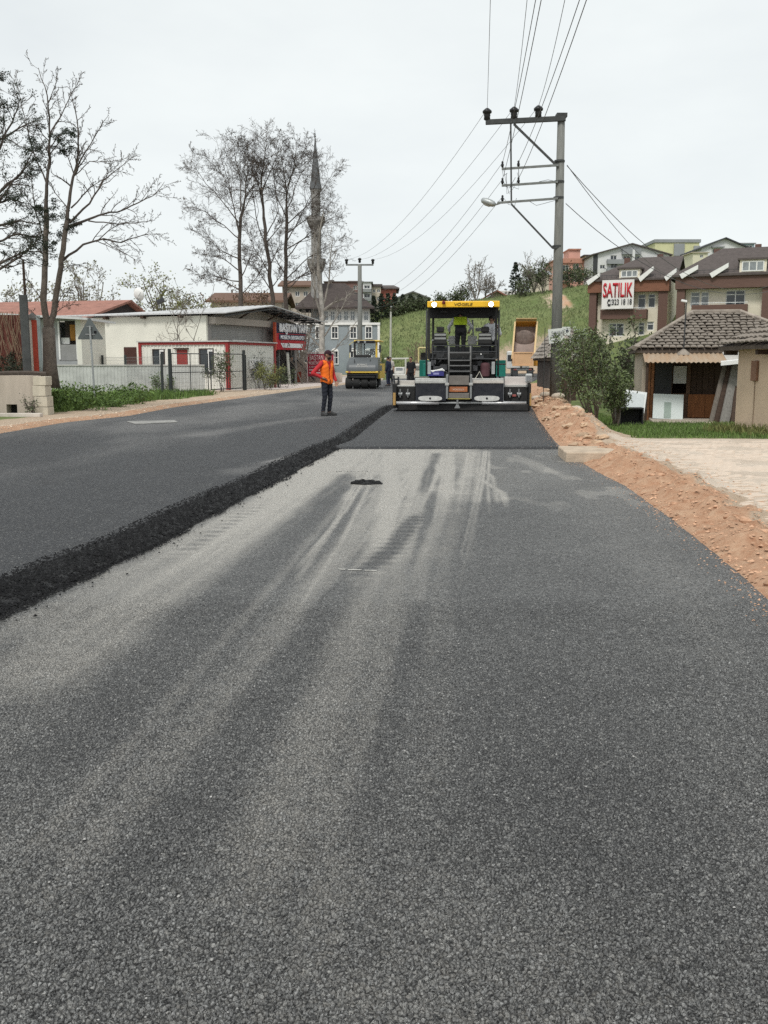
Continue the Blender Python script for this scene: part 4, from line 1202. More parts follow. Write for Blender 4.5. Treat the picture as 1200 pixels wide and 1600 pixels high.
# ---- the concrete power pole
PB = at(867, 634, 33); pz = Hf(PB.x, 33)
PT = at(877, 183, 33)
pole = thing('power_pole', 'tall concrete power pole with square bracket arms and street lamp', 'power pole', (PB.x, 33, pz))
hp = PT.z - pz; lx = PT.x - PB.x
PC = M('pole_concrete', (.175, .178, .165), rough=.9, var=.25, scale=4, streak=(5, 5, .6), bump=.2)
pm = MB(); pm.tube([(0, 0, -.4), (lx * .5, 0, hp * .5), (lx, 0, hp)], [.205, .165, .125], 10)
pm.build('shaft', PC, pole, smooth=True)
def PL(px, py, dy=0.):
    p = at(px, py, 33 + dy)
    return Vector((p.x - PB.x, dy, p.z - pz))
DK = M('dark_pole_iron', (.045, .048, .048), rough=.6, var=.3, scale=6)
MI = M('grey_pole_iron', (.16, .17, .165), rough=.6, var=.3, scale=6)
def bar(a, b, w, mat, nm, h=None):
    d = (b - a); mbx = MB(); L = d.length
    mbx.box(0, L, -w / 2, w / 2, -(h or w) / 2, (h or w) / 2)
    ang = d.to_track_quat('X', 'Z')
    o = mbx.build(nm, mat, pole); o.location = a; o.rotation_euler = ang.to_euler(); return o
bar(PL(759, 191, .40), PL(884, 185, -.16), .13, DK, 'cross_arm', .15)
MB().box(lx - .17, lx + .17, -.17, .17, hp - .02, hp + .1).build('pole_cap', DK, pole)
bar(PL(798, 190, .2), PL(799, 318, .2), .05, DK, 'hanger')
bar(PL(803, 194, .22), PL(870, 259, -.12), .075, DK, 'brace')
bar(PL(799, 319, .2), PL(864, 388, -.14), .06, DK, 'brace')
bar(PL(864, 388, -.14), PL(873, 386, -.14), .05, DK, 'brace')
bar(PL(784, 264, .3), PL(873, 258, -.15), .055, MI, 'low_arm', .07)
bar(PL(784, 290, .3), PL(872, 284, -.15), .055, MI, 'low_arm', .07)
bar(PL(777, 317, .3), PL(872, 310, -.15), .055, MI, 'low_arm', .07)
for py in (252, 284, 309, 385):
    p = PL(876 - (py - 183) * .0246, py)
    MB().lathe([(.175, -.03), (.175, .03)], (p.x - .0, 0, p.z), 12).build('clamp_band', DK, pole)
INS = M('black_insulator', (.018, .018, .019), rough=.35, var=.2)
INS_P = []
for px, py in ((761, 188), (803, 186), (841, 184)):
    t_ = (px - 759) / 125
    p = PL(px, py, .40 - .56 * t_)
    MB().lathe([(.07, 0), (.11, .03), (.10, .12), (.115, .15), (.10, .20), (.15, .23), (.155, .29), (.10, .34), (.05, .38)], p, 12).build('insulator', INS, pole, smooth=True)
    INS_P.append(p + Vector((0, 0, .36)))
LV_P = []
for px, py in ((785, 262), (810, 261), (785, 288), (810, 287), (785, 315)):
    t_ = (px - 784) / 89
    p = PL(px, py, .3 - .45 * t_)
    MB().lathe([(.02, 0), (.045, .04), (.05, .1), (.03, .14), (.04, .18), (.015, .21)], p, 8).build('insulator', INS, pole, smooth=True)
    LV_P.append(p + Vector((0, 0, .16)))
la, lb = PL(752, 312, .55), PL(774, 320, .35)
ld = lb - la
lampm = MB()
for k in range(9):
    pass
lm = MB(); lm.tube([la + ld * t for t in (0, .08, .3, .6, .85, 1)], [.03, .085, .115, .12, .10, .05], 10)
lm.v = [(x, y, z) for x, y, z in lm.v]
lh = lm.build('lamp_head', GALV, pole, smooth=True)
gl = MB(); gl.tube([la + ld * t + Vector((0, 0, -.065)) for t in (.1, .3, .6, .75)], [.03, .075, .075, .03], 8); gl.build('lamp_lens', M('lamp_lens', (.45, .44, .40), rough=.2, var=.1), lh)
bar(lb, PL(783, 317, .3), .045, MI, 'lamp_arm')
# signs on the pole
s0, s1 = at(858, 537, 32.7), at(891, 510, 32.7)
sg = thing('estate_sign', 'white estate agency sign with grey lettering tied to the concrete pole', 'sign', (s0.x, 32.72, s0.z))
w_, h_ = s1.x - s0.x, s1.z - s0.z
SGM = M('sign_white', (.60, .62, .58), rough=.6, var=.08)
gs = M('faded_grey_print', (.22, .23, .24), var=.2, scale=20)
sr = Euler((0, R(-6), 0))
MB().box(0, w_ * .74, -.012, .012, 0, h_ * .83, rot=sr, org=(0, 0, 0)).build('board', SGM, sg)
text('ELMABAŞ', h_ * .24, gs, sg, (w_ * .40, -.02, h_ * .64), rot=(math.pi / 2, R(-6), 0), width=w_ * .58, bold=.01)
for k, zz in enumerate((.42, .31, .14)):
    MB().box(w_ * .10, w_ * (.60 - .08 * k), -.019, -.0125, h_ * zz, h_ * (zz + .035), rot=sr, org=(0, 0, 0)).build('print_line', gs, sg)
sg2 = thing('small_sign', 'smaller white sign with a dark emblem behind the estate sign', 'sign', (s0.x, 32.76, s0.z))
MB().box(w_ * .62, w_ * 1.02, -.01, .01, h_ * .48, h_ * .98).build('board', SGM, sg2)
MB().prism([(w_ * .80, -.016, h_ * .80), (w_ * .90, -.016, h_ * .84), (w_ * .96, -.016, h_ * .72), (w_ * .88, -.016, h_ * .62), (w_ * .82, -.016, h_ * .66)], (0, .005, 0)).build('emblem', M('dark_print', (.07, .08, .10)), sg2)
MB().tube([(0, 0, -.2), (.0, .0, 2.5)], .012, 5).build('ground_cable', DK, pole, loc=(-.42, -.1, -.2))
# ---- second pole, thin light poles
S2 = at(562, 413, 75); zb2 = Hf(S2.x, 75)
pole2 = thing('power_pole', 'distant power pole with a T shaped crossarm behind the roller', 'power pole', (S2.x, 75, zb2))
h2 = S2.z - zb2
MB().tube([(0, 0, -.4), (0, 0, h2)], [.21, .15], 9).build('shaft', M('pole_concrete', (.2, .2, .19)), pole2, smooth=True)
arm = MB().box(-1.05, 1.05, -.06, .06, h2 - .1, h2 + .02).build('cross_arm', MI, pole2)
A2 = []
for x in (-1.0, 0, 1.0):
    MB().lathe([(.05, 0), (.10, .05), (.09, .2), (.14, .24), (.12, .34), (.04, .38)], (x, 0, h2 + .02 + (.08 if x == 0 else 0)), 10).build('insulator', INS, pole2, smooth=True)
    A2.append(Vector((x, 0, h2 + .36)))
B2 = []
for k in range(3):
    z = h2 - 2.2 - k * .5
    MB().box(-.45, .6, -.03, .03, z, z + .05).build('low_arm', DK, pole2)
    B2.append(Vector((.5, 0, z + .08)))
for px, Yp, y0, nm, lab, cm in ((610, 98, 487, 'lamp_post', 'thin pale pole standing alone before the green slope', M('pale_post', (.42, .42, .37), var=.15)), (452, 62, 552, 'steel_post', 'thin pale steel post beside the shop doorway', M('pale_post', (.42, .42, .37)))):
    p = at(px, y0, Yp); zb = Hf(p.x, Yp)
    o = thing(nm, lab, 'post', (p.x, Yp, zb))
    MB().tube([(0, 0, -.1), (.05 if Yp > 70 else -.12, 0, p.z - zb)], [.13, .09] if Yp > 70 else [.10, .09], 8).build('shaft', cm, o)
    if Yp > 70:
        MB().tube([(.05, 0, p.z - zb), (.06, -.6, p.z - zb + .3), (.07, -1.3, p.z - zb + .4)], .04, 6).build('arm', cm, o)
        MB().box(-.03, .17, -1.8, -1.2, p.z - zb + .33, p.z - zb + .45).build('lamp_head', STEEL_G, o, bevel=.03)
    else:
        MB().lathe([(.1, 0), (.11, .03), (.05, .06)], (-.12, 0, p.z - zb), 8).build('cap', STEEL_G, o)
# ---- wires
WIRE = M('black_wire', (.10, .10, .105), rough=.6, var=.1)
def wire(a, b, sag, r, lab, group, ext=None, n=18):
    pts = []
    for k in range(n + 1):
        t = k / n
        p = a.lerp(b, t); p.z -= sag * 4 * t * (1 - t)
        pts.append(p)
    m_ = MB(); m_.tube(pts, r, 4)
    o = m_.build('overhead_wire', WIRE)
    tag(o, lab, 'wire', group)
W0 = Vector((PB.x, 33, pz))
heads = [(INS_P[0], 766, 'outermost top'), (INS_P[1], 822, 'middle top'), (LV_P[0], 833, 'outer upper arm'), (LV_P[2], 841, 'outer middle arm'), (INS_P[2], 879, 'innermost top'), (LV_P[1], 898, 'inner upper arm'), (LV_P[3], 908, 'inner middle arm')]
for i, (p, px, wn_) in enumerate(heads):
    a = W0 + p
    d = _ray(px, 0)
    zt = a.z - .35
    s = (zt - EYE) / d[2]
    q = Vector((d[0] * s, d[1] * s, zt))
    e = a + (q - a) * 1.9
    e.z = a.z - .1
    wire(a, e, .55, .0085, 'overhead wire from the %s insulator of the concrete pole towards the viewer' % wn_, 'wires strung over the road')
P2 = Vector((S2.x, 75, zb2))
for i, p in enumerate(INS_P):
    wire(W0 + p, P2 + A2[i], 1.1, .0065, 'high wire to the distant pole from the %s insulator' % ('outermost top', 'middle top', 'innermost top')[i], 'wires between the two poles')
for i, p in enumerate((LV_P[0], LV_P[2], LV_P[4])):
    wire(W0 + p, P2 + B2[i], 1.2, .0065, 'low wire to the distant pole from the %s of the bracket' % ('upper arm', 'middle arm', 'lamp arm')[i], 'low wires between the two poles')
drops = [((886, 258, 33), (1062, 432, 96), 1.0, 'service wire dropping steeply to the villas'), ((886, 259, 33), (1200, 447, 60), 1.6, 'long service wire sagging past the villas'), ((884, 318, 33), (1215, 452, 45), 1.2, 'lower service wire reaching over the shack roof')]
for (a, b, sg_, lab) in drops:
    wire(at(*a), at(*b), sg_, .012, lab, None)
# messy jumper leads around the bracket
jm = MB(); jr = random.Random(4)
for k in range(7):
    a = LV_P[k % 5]; b = PL(799 + jr.uniform(-12, 12), 265 + jr.uniform(0, 55), .25)
    m_ = (a + b) / 2 + Vector((jr.uniform(-.3, .3), 0, -jr.uniform(.2, .6)))
    jm.tube([a, a.lerp(m_, .5) + Vector((0, 0, -.1)), m_, b], .008, 4)
jm.tube([PL(872, 284), PL(856, 281), PL(842, 284, .05)], .01, 4); jm.tube([PL(872, 312), PL(850, 318), PL(838, 321), PL(828, 315, .1)], .009, 4)
jm.build('jumper_lead', WIRE, pole)
# ------------------------------------------------------------------ buildings on the near lane's far side
def local_frame(x, y, ux, uy):
    return math.atan2(uy, ux)
# ---- the workshop with the joinery shop sign
WSX, WSY = -10.1, 56.0
wrz = math.atan2(.922, .387)
ws = thing('workshop', 'long white workshop with grey shutter and low tin roof', 'workshop', (WSX, WSY, 0), wrz)
WWALL = M('workshop_white', (.68, .67, .59), rough=.9, var=.07, scale=.6)
WGREY = M('shop_grey_metal', (.27, .26, .25), rough=.7, var=.15, scale=1)
FW, FD, FH = 10.8, 10.2, 4.1
m_ = MB()
wall_open(m_, 0, FW, -.2, FH, [(.35, 6.35, 0, 3.72), (6.95, 10.5, 0, 2.5)], 0, .3)
m_.face([(FW, 0, -.2), (FW, FD, -.2), (FW, FD, FH), (FW, 0, FH)]); m_.face([(FW, FD, -.2), (0, FD, -.2), (0, FD, FH), (FW, FD, FH)])
m_.build('front_wall', WGREY, ws)
MB().box(-.16, -.002, .0, FD + .6, -.2, FH + .05).build('side_wall', WWALL, ws)
MB().face([(0, .05, FH), (FW, .05, FH), (4.9, .05, FH + .75)]).build('gable_panel', M('gable_beige', (.40, .36, .32), rough=.9, var=.15, scale=.8), ws)
MB().box(.1, 6.6, -.45, -.004, 3.30 + .40, 3.3 + .78).build('shutter_housing', M('gable_beige', (.4, .36, .32)), ws)
sh = MB()
for k in range(36):
    z = .02 + k * .102
    sh.box(.36, 6.34, .10 + .012 * (k % 2), .15, z, z + .098)
sh.build('shutter', M('shutter_grey', (.30, .30, .295), rough=.6, var=.15, scale=1.5), ws)
ow = window(ws, 2.75, 4.3, 2.35, 2.85, .095, WFRAME, GLASS, .07, 2)
# dim shop interior behind the open doorway
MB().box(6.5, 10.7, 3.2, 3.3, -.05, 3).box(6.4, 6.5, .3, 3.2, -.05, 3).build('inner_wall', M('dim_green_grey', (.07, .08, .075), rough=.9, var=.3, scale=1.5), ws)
MB().box(8.7, 8.8, .2, .3, 0, 2.5).box(6.95, 7.03, .1, .2, 0, 2.5).box(10.42, 10.5, .1, .2, 0, 2.5).build('door_frame', STEEL_G, ws)
# roof: two thin corrugated slopes with overhang
ROOFW = M('tin_roof', (.50, .50, .50), rough=.5, var=.15, scale=1, streak=(1, 6, 1))
rf = MB()
er, el, ap = (11.9, FH + .12), (-.55, FH + .18), (4.9, FH + .84)
n = 60
for sgn, (xa, za), (xb, zb) in ((0, el, ap), (1, ap, er)):
    for layer in (0, 1):
        i0 = len(rf.v)
        for k in range(n + 1):
            y = -1.6 + (FD + 2.6) * k / n
            w = .03 if k % 2 else 0
            for x, z in ((xa, za), (xb, zb)):
                rf.v.append((x, y, z + w - layer * .05 - (.028 * max(0, y) if x == 4.9 else 0)))
        for k in range(n):
            q = (i0 + 2 * k, i0 + 2 * k + 1, i0 + 2 * k + 3, i0 + 2 * k + 2)
            rf.f.append(q if layer else q[::-1])
    rf.face([(xa, -1.6, za - .05), (xb, -1.6, zb - .05), (xb, -1.6, zb), (xa, -1.6, za)])
rf.face([(-.55, -1.6, el[1] - .05), (-.55, -1.6, el[1] + .02), (-.55, FD + 1.0, el[1] + .02), (-.55, FD + 1.0, el[1] - .05)])
rf.build('roof', ROOFW, ws)
pu = MB()
for k in range(7):
    t = (k + .5) / 7
    x = 4.9 + 7 * t; z = ap[1] + (er[1] - ap[1]) * t - .17
    pu.box(x - .04, x + .04, -1.55, -.05, z, z + .1)
for y in (-1.5, -.8):
    pu.tube([(4.9, y, ap[1] - .2), (11.8, y, er[1] - .2)], .04, 4)
    pu.tube([(4.9, y, ap[1] - .2), (-.5, y, el[1] - .2)], .04, 4)
pu.build('purlin', STEEL_D, ws)
br = MB()
for x in (3.2, 6.6):
    br.tube([(x, -.02, FH - .05), (x + .2, -1.3, FH + .62)], .05, 5)
br.build('roof_brace', WOOD_D, ws)
for y in (1.6, 4.2, 6.9, 9.4):
    MB().box(-.5, -.162, y - .1, y + .1, FH - .06, FH + .1).build('rafter_end', WOOD_D, ws)
MB().box(-.19, -.162, 7.6, 9.0, 1.98, 2.38).build('vent_opening', M('dark_opening', (.03, .032, .03), rough=.8, var=.2), ws)
MB().box(-.19, -.162, 4.9, 5.8, 1.2, 2.4).build('vent_opening', M('dark_red_opening', (.06, .025, .02), rough=.8, var=.2), ws)
# shop sign
SRED = M('sign_red', (.42, .016, .03), rough=.45, var=.12, scale=1)
LWH = M('sign_letter_white', (.80, .80, .82), rough=.4, var=.03)
sgn = thing('shop_sign', 'red shop sign with big white letters above the workshop doorway', 'sign', (WSX, WSY, 0), wrz)
MB().box(6.55, 10.65, -.80, -.70, 2.30, 3.95).build('board', SRED, sgn, bevel=.02)
MB().box(6.42, 6.545, -.83, -.66, 2.25, 4.0).build('frame_strip', M('sign_orange_edge', (.52, .10, .05), rough=.5), sgn)
MB().box(7.0, 7.1, -.698, -.004, 3.3, 3.4).box(9.9, 10.0, -.698, -.004, 3.3, 3.4).build('bracket', STEEL_D, sgn)
text('BAŞTAN YAPI', .50, LWH, sgn, (8.68, -.95, 3.70), width=3.7, bold=.045, depth=.1)
MB().box(6.58, 10.62, -.815, -.802, 3.34, 3.97).build('eave_shade_strip', M('sign_blue_and_eave_shade', (.03, .035, .07), rough=.5), sgn)  # dark strip standing in for the eave's shade behind the top letters
text('MOBİLYA DEKORASYON', .25, LWH, sgn, (8.75, -.85, 3.10), width=3.3, bold=.02, depth=.05)
MB().box(6.9, 10.55, -.828, -.802, 2.93, 3.28).build('text_strip', M('sign_blue_and_eave_shade', (.03, .035, .07), rough=.5), sgn)
MB().prism([(7.1, -.825, 2.72), (10.2, -.825, 2.72), (10.0, -.825, 2.44), (7.4, -.825, 2.44)], (0, .02, 0)).build('white_panel', LWH, sgn)
# ground board in front of the forecourt ramp
g0, g1 = at(481, 588, 66), at(521, 553, 66)
gb = thing('shop_board', 'dark red shop board with pinkish lettering behind the man in orange', 'sign', (g0.x, 66, g0.z), R(3))
w_, h_ = g1.x - g0.x, g1.z - g0.z
MB().box(0, w_, 0, .06, 0, h_).build('board', M('board_dark_red', (.26, .015, .035), rough=.5, var=.12, scale=2), gb)
MB().box(-.05, 0, -.02, .08, -.6, h_ + .05).box(w_, w_ + .05, -.02, .08, -.6, h_ + .05).box(-.05, w_ + .05, -.02, .08, h_ + .05, h_ + .11).build('board_frame', M('pinkish_white_frame', (.6, .5, .48)), gb)
LPK = M('pinkish_letter', (.62, .45, .44), rough=.5, var=.05)
text('BAŞTAN YAPI', h_ * .22, LPK, gb, (w_ * .5, -.02, h_ * .84), width=w_ * .84, bold=.02)
text('MOBİLYA DEKORASYON', h_ * .14, LPK, gb, (w_ * .5, -.02, h_ * .60), width=w_ * .9, bold=.012)
text('KAPI VE DOLAP', h_ * .09, LPK, gb, (w_ * .36, -.02, h_ * .42), width=w_ * .6)
for k in range(2):
    MB().box(w_ * .06, w_ * .78, -.012, -.002, h_ * (.26 - k * .13), h_ * (.31 - k * .13)).build('print_line', LPK, gb)
# low ramp wall by the board, small grey annex
p = at(462, 598, 67)
rw = thing('ramp_wall', 'low beige ramp wall with reddish end below the shop board', 'wall', (p.x, 67.4, 0), 0)
MB().prism([(0, 0, -.1), (3.2, 0, -.1), (3.2, 0, .75), (1.2, 0, 1.0), (0, 0, 2.0)], (0, .3, 0)).build('wall_body', M('ramp_beige', (.48, .42, .36), rough=.9, var=.15, scale=1), rw)
MB().box(-.25, .35, -.06, -.004, -.1, .85).build('red_end', M('red_paint_worn', (.33, .07, .045), rough=.8, var=.25), rw)
MB().tube([(-.1, -.1, 1.9), (1.3, -.1, .25)], .05, 6).build('handrail', STEEL_D, rw)

# ---- white cabin with red trim
CAX, CAY = -12.84, 51.27
crz = math.atan2(-.34, .94)
cab = thing('site_cabin', 'small white ribbed cabin with red trim and red door', 'cabin', (CAX, CAY, 0), crz)
CW, CD, CH = 5.2, 5.3, 2.55
CWH = M('cabin_white_sheet', (.72, .71, .65), rough=.6, var=.07, scale=1)
CRED = M('cabin_red_trim', (.30, .035, .035), rough=.5, var=.15, scale=2)
def ribbed(mb, x0, x1, z0, z1, yf, pitch=.21, d=.04, opens=()):
    """trapezoid ribs proud of a wall plane; yf(u, depth) maps to 3D"""
    n = int((x1 - x0) / pitch)
    for k in range(n):
        x = x0 + (k + .5) * (x1 - x0) / n
        segs = [(z0, z1)]
        for (a, b, c, e) in opens:
            if a - .05 < x < b + .05:
                ns = []
                for s in segs:
                    if c > s[0] + .05: ns.append((s[0], min(s[1], c)))
                    if e < s[1] - .05: ns.append((max(s[0], e), s[1]))
                segs = ns
        for (za, zb) in segs:
            if zb - za < .05: continue
            P = [yf(x - .04, 0), yf(x - .022, d), yf(x + .022, d), yf(x + .04, 0)]
            for a_, b_ in zip(P[:-1], P[1:]):
                mb.face([(*a_, za), (*b_, za), (*b_, zb), (*a_, zb)])
            mb.face([(*p_, zb) for p_ in P])
ops = [(.72, 1.5, .98, 2.2), (2.2, 2.86, .06, 2.17), (3.52, 4.4, .98, 2.22)]
cm = MB()
wall_open(cm, 0, CW, -.1, CH, ops, 0, .12)
cm.face([(CW, 0, -.1), (CW, CD, -.1), (CW, CD, CH), (CW, 0, CH)]); cm.face([(0, CD, -.1), (0, 0, -.1), (0, 0, CH), (0, CD, CH)]); cm.face([(CW, CD, -.1), (0, CD, -.1), (0, CD, CH), (CW, CD, CH)])
ribbed(cm, .1, CW - .1, -.05, CH - .05, lambda u, d: (u, -d - .001), opens=ops)
ribbed(cm, .1, CD - .1, -.05, CH - .05, lambda u, d: (CW + d + .001, u))
cm.build('wall', CWH, cab)
MB().box(-.12, CW + .16, -.16, CD + .12, CH, CH + .06).build('roof', M('cabin_roof', (.5, .5, .48), var=.15), cab)
tr = MB()
tr.box(-.06, CW + .08, -.09, -.03, CH - .13, CH - .003).box(CW + .03, CW + .09, -.03, CD + .05, CH - .13, CH - .003)
tr.box(-.06, .1, -.085, -.03, -.1, CH - .133).box(CW - .08, CW + .09, -.1, -.03, -.1, CH - .133).box(CW + .03, CW + .085, -.03, .1, -.1, CH - .133).box(CW + .03, CW + .085, CD - .14, CD + .05, -.1, CH - .133)
tr.build('red_trim', CRED, cab)
d_ = MB().box(2.22, 2.84, -.01, .05, .07, 2.15).build('door', M('cabin_door_red', (.27, .045, .04), rough=.5, var=.12), cab)
MB().tube([(2.3, -.03, 1.05), (2.3, -.03, 1.18)], .018, 6).build('handle', STEEL_D, d_)
MB().box(2.1, 2.96, -.14, -.03, 2.19, 2.25).build('door_canopy', WOOD_D, cab)
for a, b in ((.72, 1.5), (3.52, 4.4)):
    w = window(cab, a + .02, b - .02, 1.0, 2.2, .04, M('dark_brown_frame', (.07, .055, .05), rough=.6), GLASS, .05, 0)
    MB().box(a + (b - a) * .60, a + (b - a) * .68, -.035, -.012, 1.04, 2.16).box(a + (b - a) * .68, b - .06, -.035, -.012, 2.06, 2.16).box(a + (b - a) * .68, b - .06, -.035, -.012, 1.04, 1.1).build('white_sash', WFRAME, w)
    MB().box(a, b, -.06, -.003, .92, .975).build('sill', STEEL_D, w)
ac = thing('outdoor_unit', 'white air conditioner unit on the side of the cabin', 'air conditioner', Vector((CAX, CAY, 0)) + Euler((0, 0, crz)).to_matrix() @ Vector((CW + .03, 2.6, 1.15)), crz)
MB().box(0, .28, -.4, .4, 0, .5).build('case', WHITE, ac, bevel=.03)
MB().lathe([(.18, 0), (.18, .01)], (.281, 0, .26), 16, 'X').build('fan_grille', STEEL_G, ac)

# ---- mesh fence with posts, and the tube gate
fence = thing('mesh_fence', 'wire mesh fence with dark posts in front of the white workshop', 'fence', (0, 0, 0))
FP = [(-19.5, 57.5), (-16.8, 54.2), (-14.6, 50.4), (-12.4, 46.6), (-9.75, 42.6)]
FP2 = [(-6.95, 48.6), (-6.0, 55.0)]
DKP = M('dark_fence_post', (.035, .04, .04), rough=.6, var=.25)
WIREM = M('fence_wire', (.20, .21, .21), rough=.5, var=.1)
def post(x, y, h):
    z = Hf(x, y)
    MB().box(-.05, .05, -.05, .05, -.2, h).build('post', DKP, fence, loc=(x, y, z))
def mesh_panel(a, b, h=1.65):
    p = MB(); za, zb = Hf(*a), Hf(*b); L = math.hypot(b[0] - a[0], b[1] - a[1]); n = int(L / .14)
    lerp = lambda t, z: (a[0] + (b[0] - a[0]) * t, a[1] + (b[1] - a[1]) * t, za + (zb - za) * t + z)
    for k in range(n + 1):
        p.tube([lerp(k / n, .05), lerp(k / n, h)], .0035, 3, False)
    for k in range(12):
        z = .06 + (h - .08) * k / 11
        p.tube([lerp(0, z), lerp(1, z)], .006 if k in (0, 11) else .0035, 3, False)
    p.build('mesh_panel', WIREM, fence)
for P_ in (FP, FP2):
    for q in P_: post(q[0], q[1], 1.75)
    for a, b in zip(P_[:-1], P_[1:]): mesh_panel(a, b)
gate = thing('tube_gate', 'dark tube gate closing the yard in front of the cabin', 'gate', (0, 0, 0))
ga, gb_ = Vector((-9.35, 42.4, 0)), Vector((-7.0, 48.5, 0))
ga.z, gb_.z = Hf(ga.x, ga.y), Hf(gb_.x, gb_.y)
for nm, v in (('gate_post', ga), ('gate_post', gb_)):
    MB().tube([(0, 0, -.2), (0, 0, 1.98)], .075, 8).build(nm, DKP, gate, loc=v)
for s in range(2):
    a = ga.lerp(gb_, .02 + .5 * s); b = ga.lerp(gb_, .48 + .5 * s)
    f = MB()
    up = lambda p, z: Vector((p.x, p.y, p.z + z))
    f.tube([up(a, .12), up(b, .12), up(b, 1.78), up(a, 1.78), up(a, .12)], .028, 5)
    f.tube([up(a.lerp(b, .5), .12), up(a.lerp(b, .5), 1.78)], .022, 5)
    f.tube([up(a, .95), up(b, .95)], .02, 5)
    lf = f.build('leaf', STEEL_D, gate)
    wv = MB(); n = 20
    for k in range(1, n):
        q = a.lerp(b, k / n); wv.tube([up(q, .14), up(q, 1.76)], .003, 3, False)
    for k in range(1, 9):
        z = .14 + 1.62 * k / 9; wv.tube([up(a, z), up(b, z)], .003, 3, False)
    wv.build('mesh_infill', WIREM, lf)

# ---- triangular sign seen from behind
a = at(149, 636, 32.6); z = Hf(a.x, 32.6)
ts = thing('road_sign', 'triangular road sign seen from behind on a grey pole', 'sign', (a.x, 32.6, z))
top = at(144, 497, 32.6).z - z
SB = M('sign_back_grey', (.105, .12, .12), rough=.5, var=.2, scale=4)
MB().tube([(0, 0, -.15), (-.06, 0, top - .25)], .035, 8).build('pole', GALV, ts)
cx = -.08; s = .40
tri = [(cx - s, .05, top - .70), (cx + s, .05, top - .70), (cx + s + .02, .05, top - .66), (cx + .03, .05, top), (cx - .03, .05, top), (cx - s - .02, .05, top - .66)]
MB().prism(tri, (0, .02, 0)).build('plate', SB, ts)
MB().box(cx - .16, cx + .16, .035, .049, top - .56, top - .51).box(cx - .1, cx + .1, .035, .049, top - .3, top - .26).build('bracket', STEEL_G, ts)
MB().prism([(cx + .13, .045, top - .52), (cx + .22, .045, top - .5), (cx + .22, .045, top - .42), (cx + .13, .045, top - .41)], (0, .004, 0)).build('sticker', BLACK, ts)

# ---- retaining wall with its block pier
rwz = .0
rt = thing('retaining_wall', 'stained concrete retaining wall with a drain hole beneath the big bare tree', 'wall', (0, 0, 0))
a0, a1 = at(-260, 620, 26.6), at(62, 620, 26.2)
STW = M('stained_concrete', (.43, .37, .315), rough=.95, var=.22, scale=1.1, streak=(2.2, 2.2, .35), bump=.25, bscale=14)
zt = 1.18
w = MB()
hx = at(22, 640, 26.4).x
Lx = a1.x - a0.x
ang = math.atan2(a1.y - a0.y, Lx)
tmp = MB(); wall_open(tmp, 0, Lx, -.2, zt, [(hx - a0.x - .14, hx - a0.x + .16, .02, .40)], 0, .5)
tmp.face([(Lx, 0, -.2), (Lx, .5, -.2), (Lx, .5, zt), (Lx, 0, zt)]); tmp.face([(0, 0, zt), (Lx, 0, zt), (Lx, .5, zt), (0, .5, zt)])
ob = tmp.build('wall_body', STW, rt, loc=(a0.x, a0.y, 0)); ob.rotation_euler = (0, 0, ang)
MB().box(hx - .5, hx + .6, a1.y + .35, a1.y + .75, 0, .5).build('hole_back', M('dark_hole', (.02, .02, .02)), rt)
for k in range(4):
    MB().box(-.17, .17, -.25, .25, 0, .275 if k < 3 else .24, rot=Euler((0, 0, RNG.gauss(0, .03)))).build('block', M('pale_block', (.52, .47, .38), rough=.95, var=.18, scale=3, bump=.3), rt, bevel=.012, loc=(at(68, 620, 26.2).x + RNG.gauss(0, .012), 26.2, .06 + k * .285))
cope = MB()
for k in range(5):
    x = a0.x + .6 + k * (Lx - .6) / 5
    cope.tube([(x, a1.y + .2, zt + .06), (x + Lx / 5 * .6, a1.y + .16, zt + .05 + RNG.uniform(0, .05)), (x + Lx / 5, a1.y + .25, zt + .04)], .06, 6)
cope.build('branch_coping', BARK_D, rt)
q_ = [at(-330, 600, 26.9), at(76, 600, 26.75), at(79, 600, 29.6), at(60, 600, 31.5), at(-330, 600, 32)]
bed = MB(); bed.prism([(v_.x, v_.y, -.3) for v_ in q_], (0, 0, zt + .24))
tag(bed.build('terrace_ground', GROUND_M), None, None, None, 'structure')
pl = at(35, 657, 25.4)
tag(MB().box(-1.6, .55, -.12, .12, 0, .10).build('kerb_stone', M('pale_kerb', (.52, .47, .42), rough=.9, var=.15, bump=.2), bevel=.015, loc=(pl.x, 25.3, Hf(pl.x, 25.3))), 'pale kerb stone lying below the retaining wall', 'kerb stone')
# ---- things on the terrace: red brown panel, striped post, dark leaning pole
TZ = zt - .06
p0, p1 = at(-40, 560, 29.5), at(36, 492, 29.5)
gp_ = thing('sheet_gate', 'rusty red brown sheet gate covered with dry vines on the terrace', 'gate', (p0.x, 29.5, TZ))
gw = p1.x - p0.x; gh = p1.z - TZ
RB = M('red_brown_sheet', (.125, .042, .032), rough=.8, var=.35, scale=2, streak=(2, 2, .5))
for k in range(5):
    MB().box(gw * k / 5 + .005, gw * (k + 1) / 5 - .005, 0, .03, .05, gh).build('sheet', RB, gp_)
MB().box(0, gw, .03, .08, gh - .1, gh).box(0, gw, .03, .08, .1, .2).build('rail', STEEL_D, gp_)
vn = MB(); vr = random.Random(5)
for k in range(46):
    x = vr.uniform(0, gw); pts = []
    for j in range(6):
        pts.append((x, -.04 - vr.random() * .08, gh * (1.05 - j * .2)))
        x += vr.uniform(-.16, .16)
    vn.tube(pts, .007, 3)
vn.build('dry_vine', M('dry_vine', (.21, .155, .105), rough=.95, var=.3), gp_)
gpst = MB().box(gw + .01, gw + .5, .0, .03, .05, gh - .02).build('grey_sheet', M('teal_grey_sheet', (.21, .25, .25), rough=.6, var=.2), gp_)
p0 = at(58, 580, 28.2)
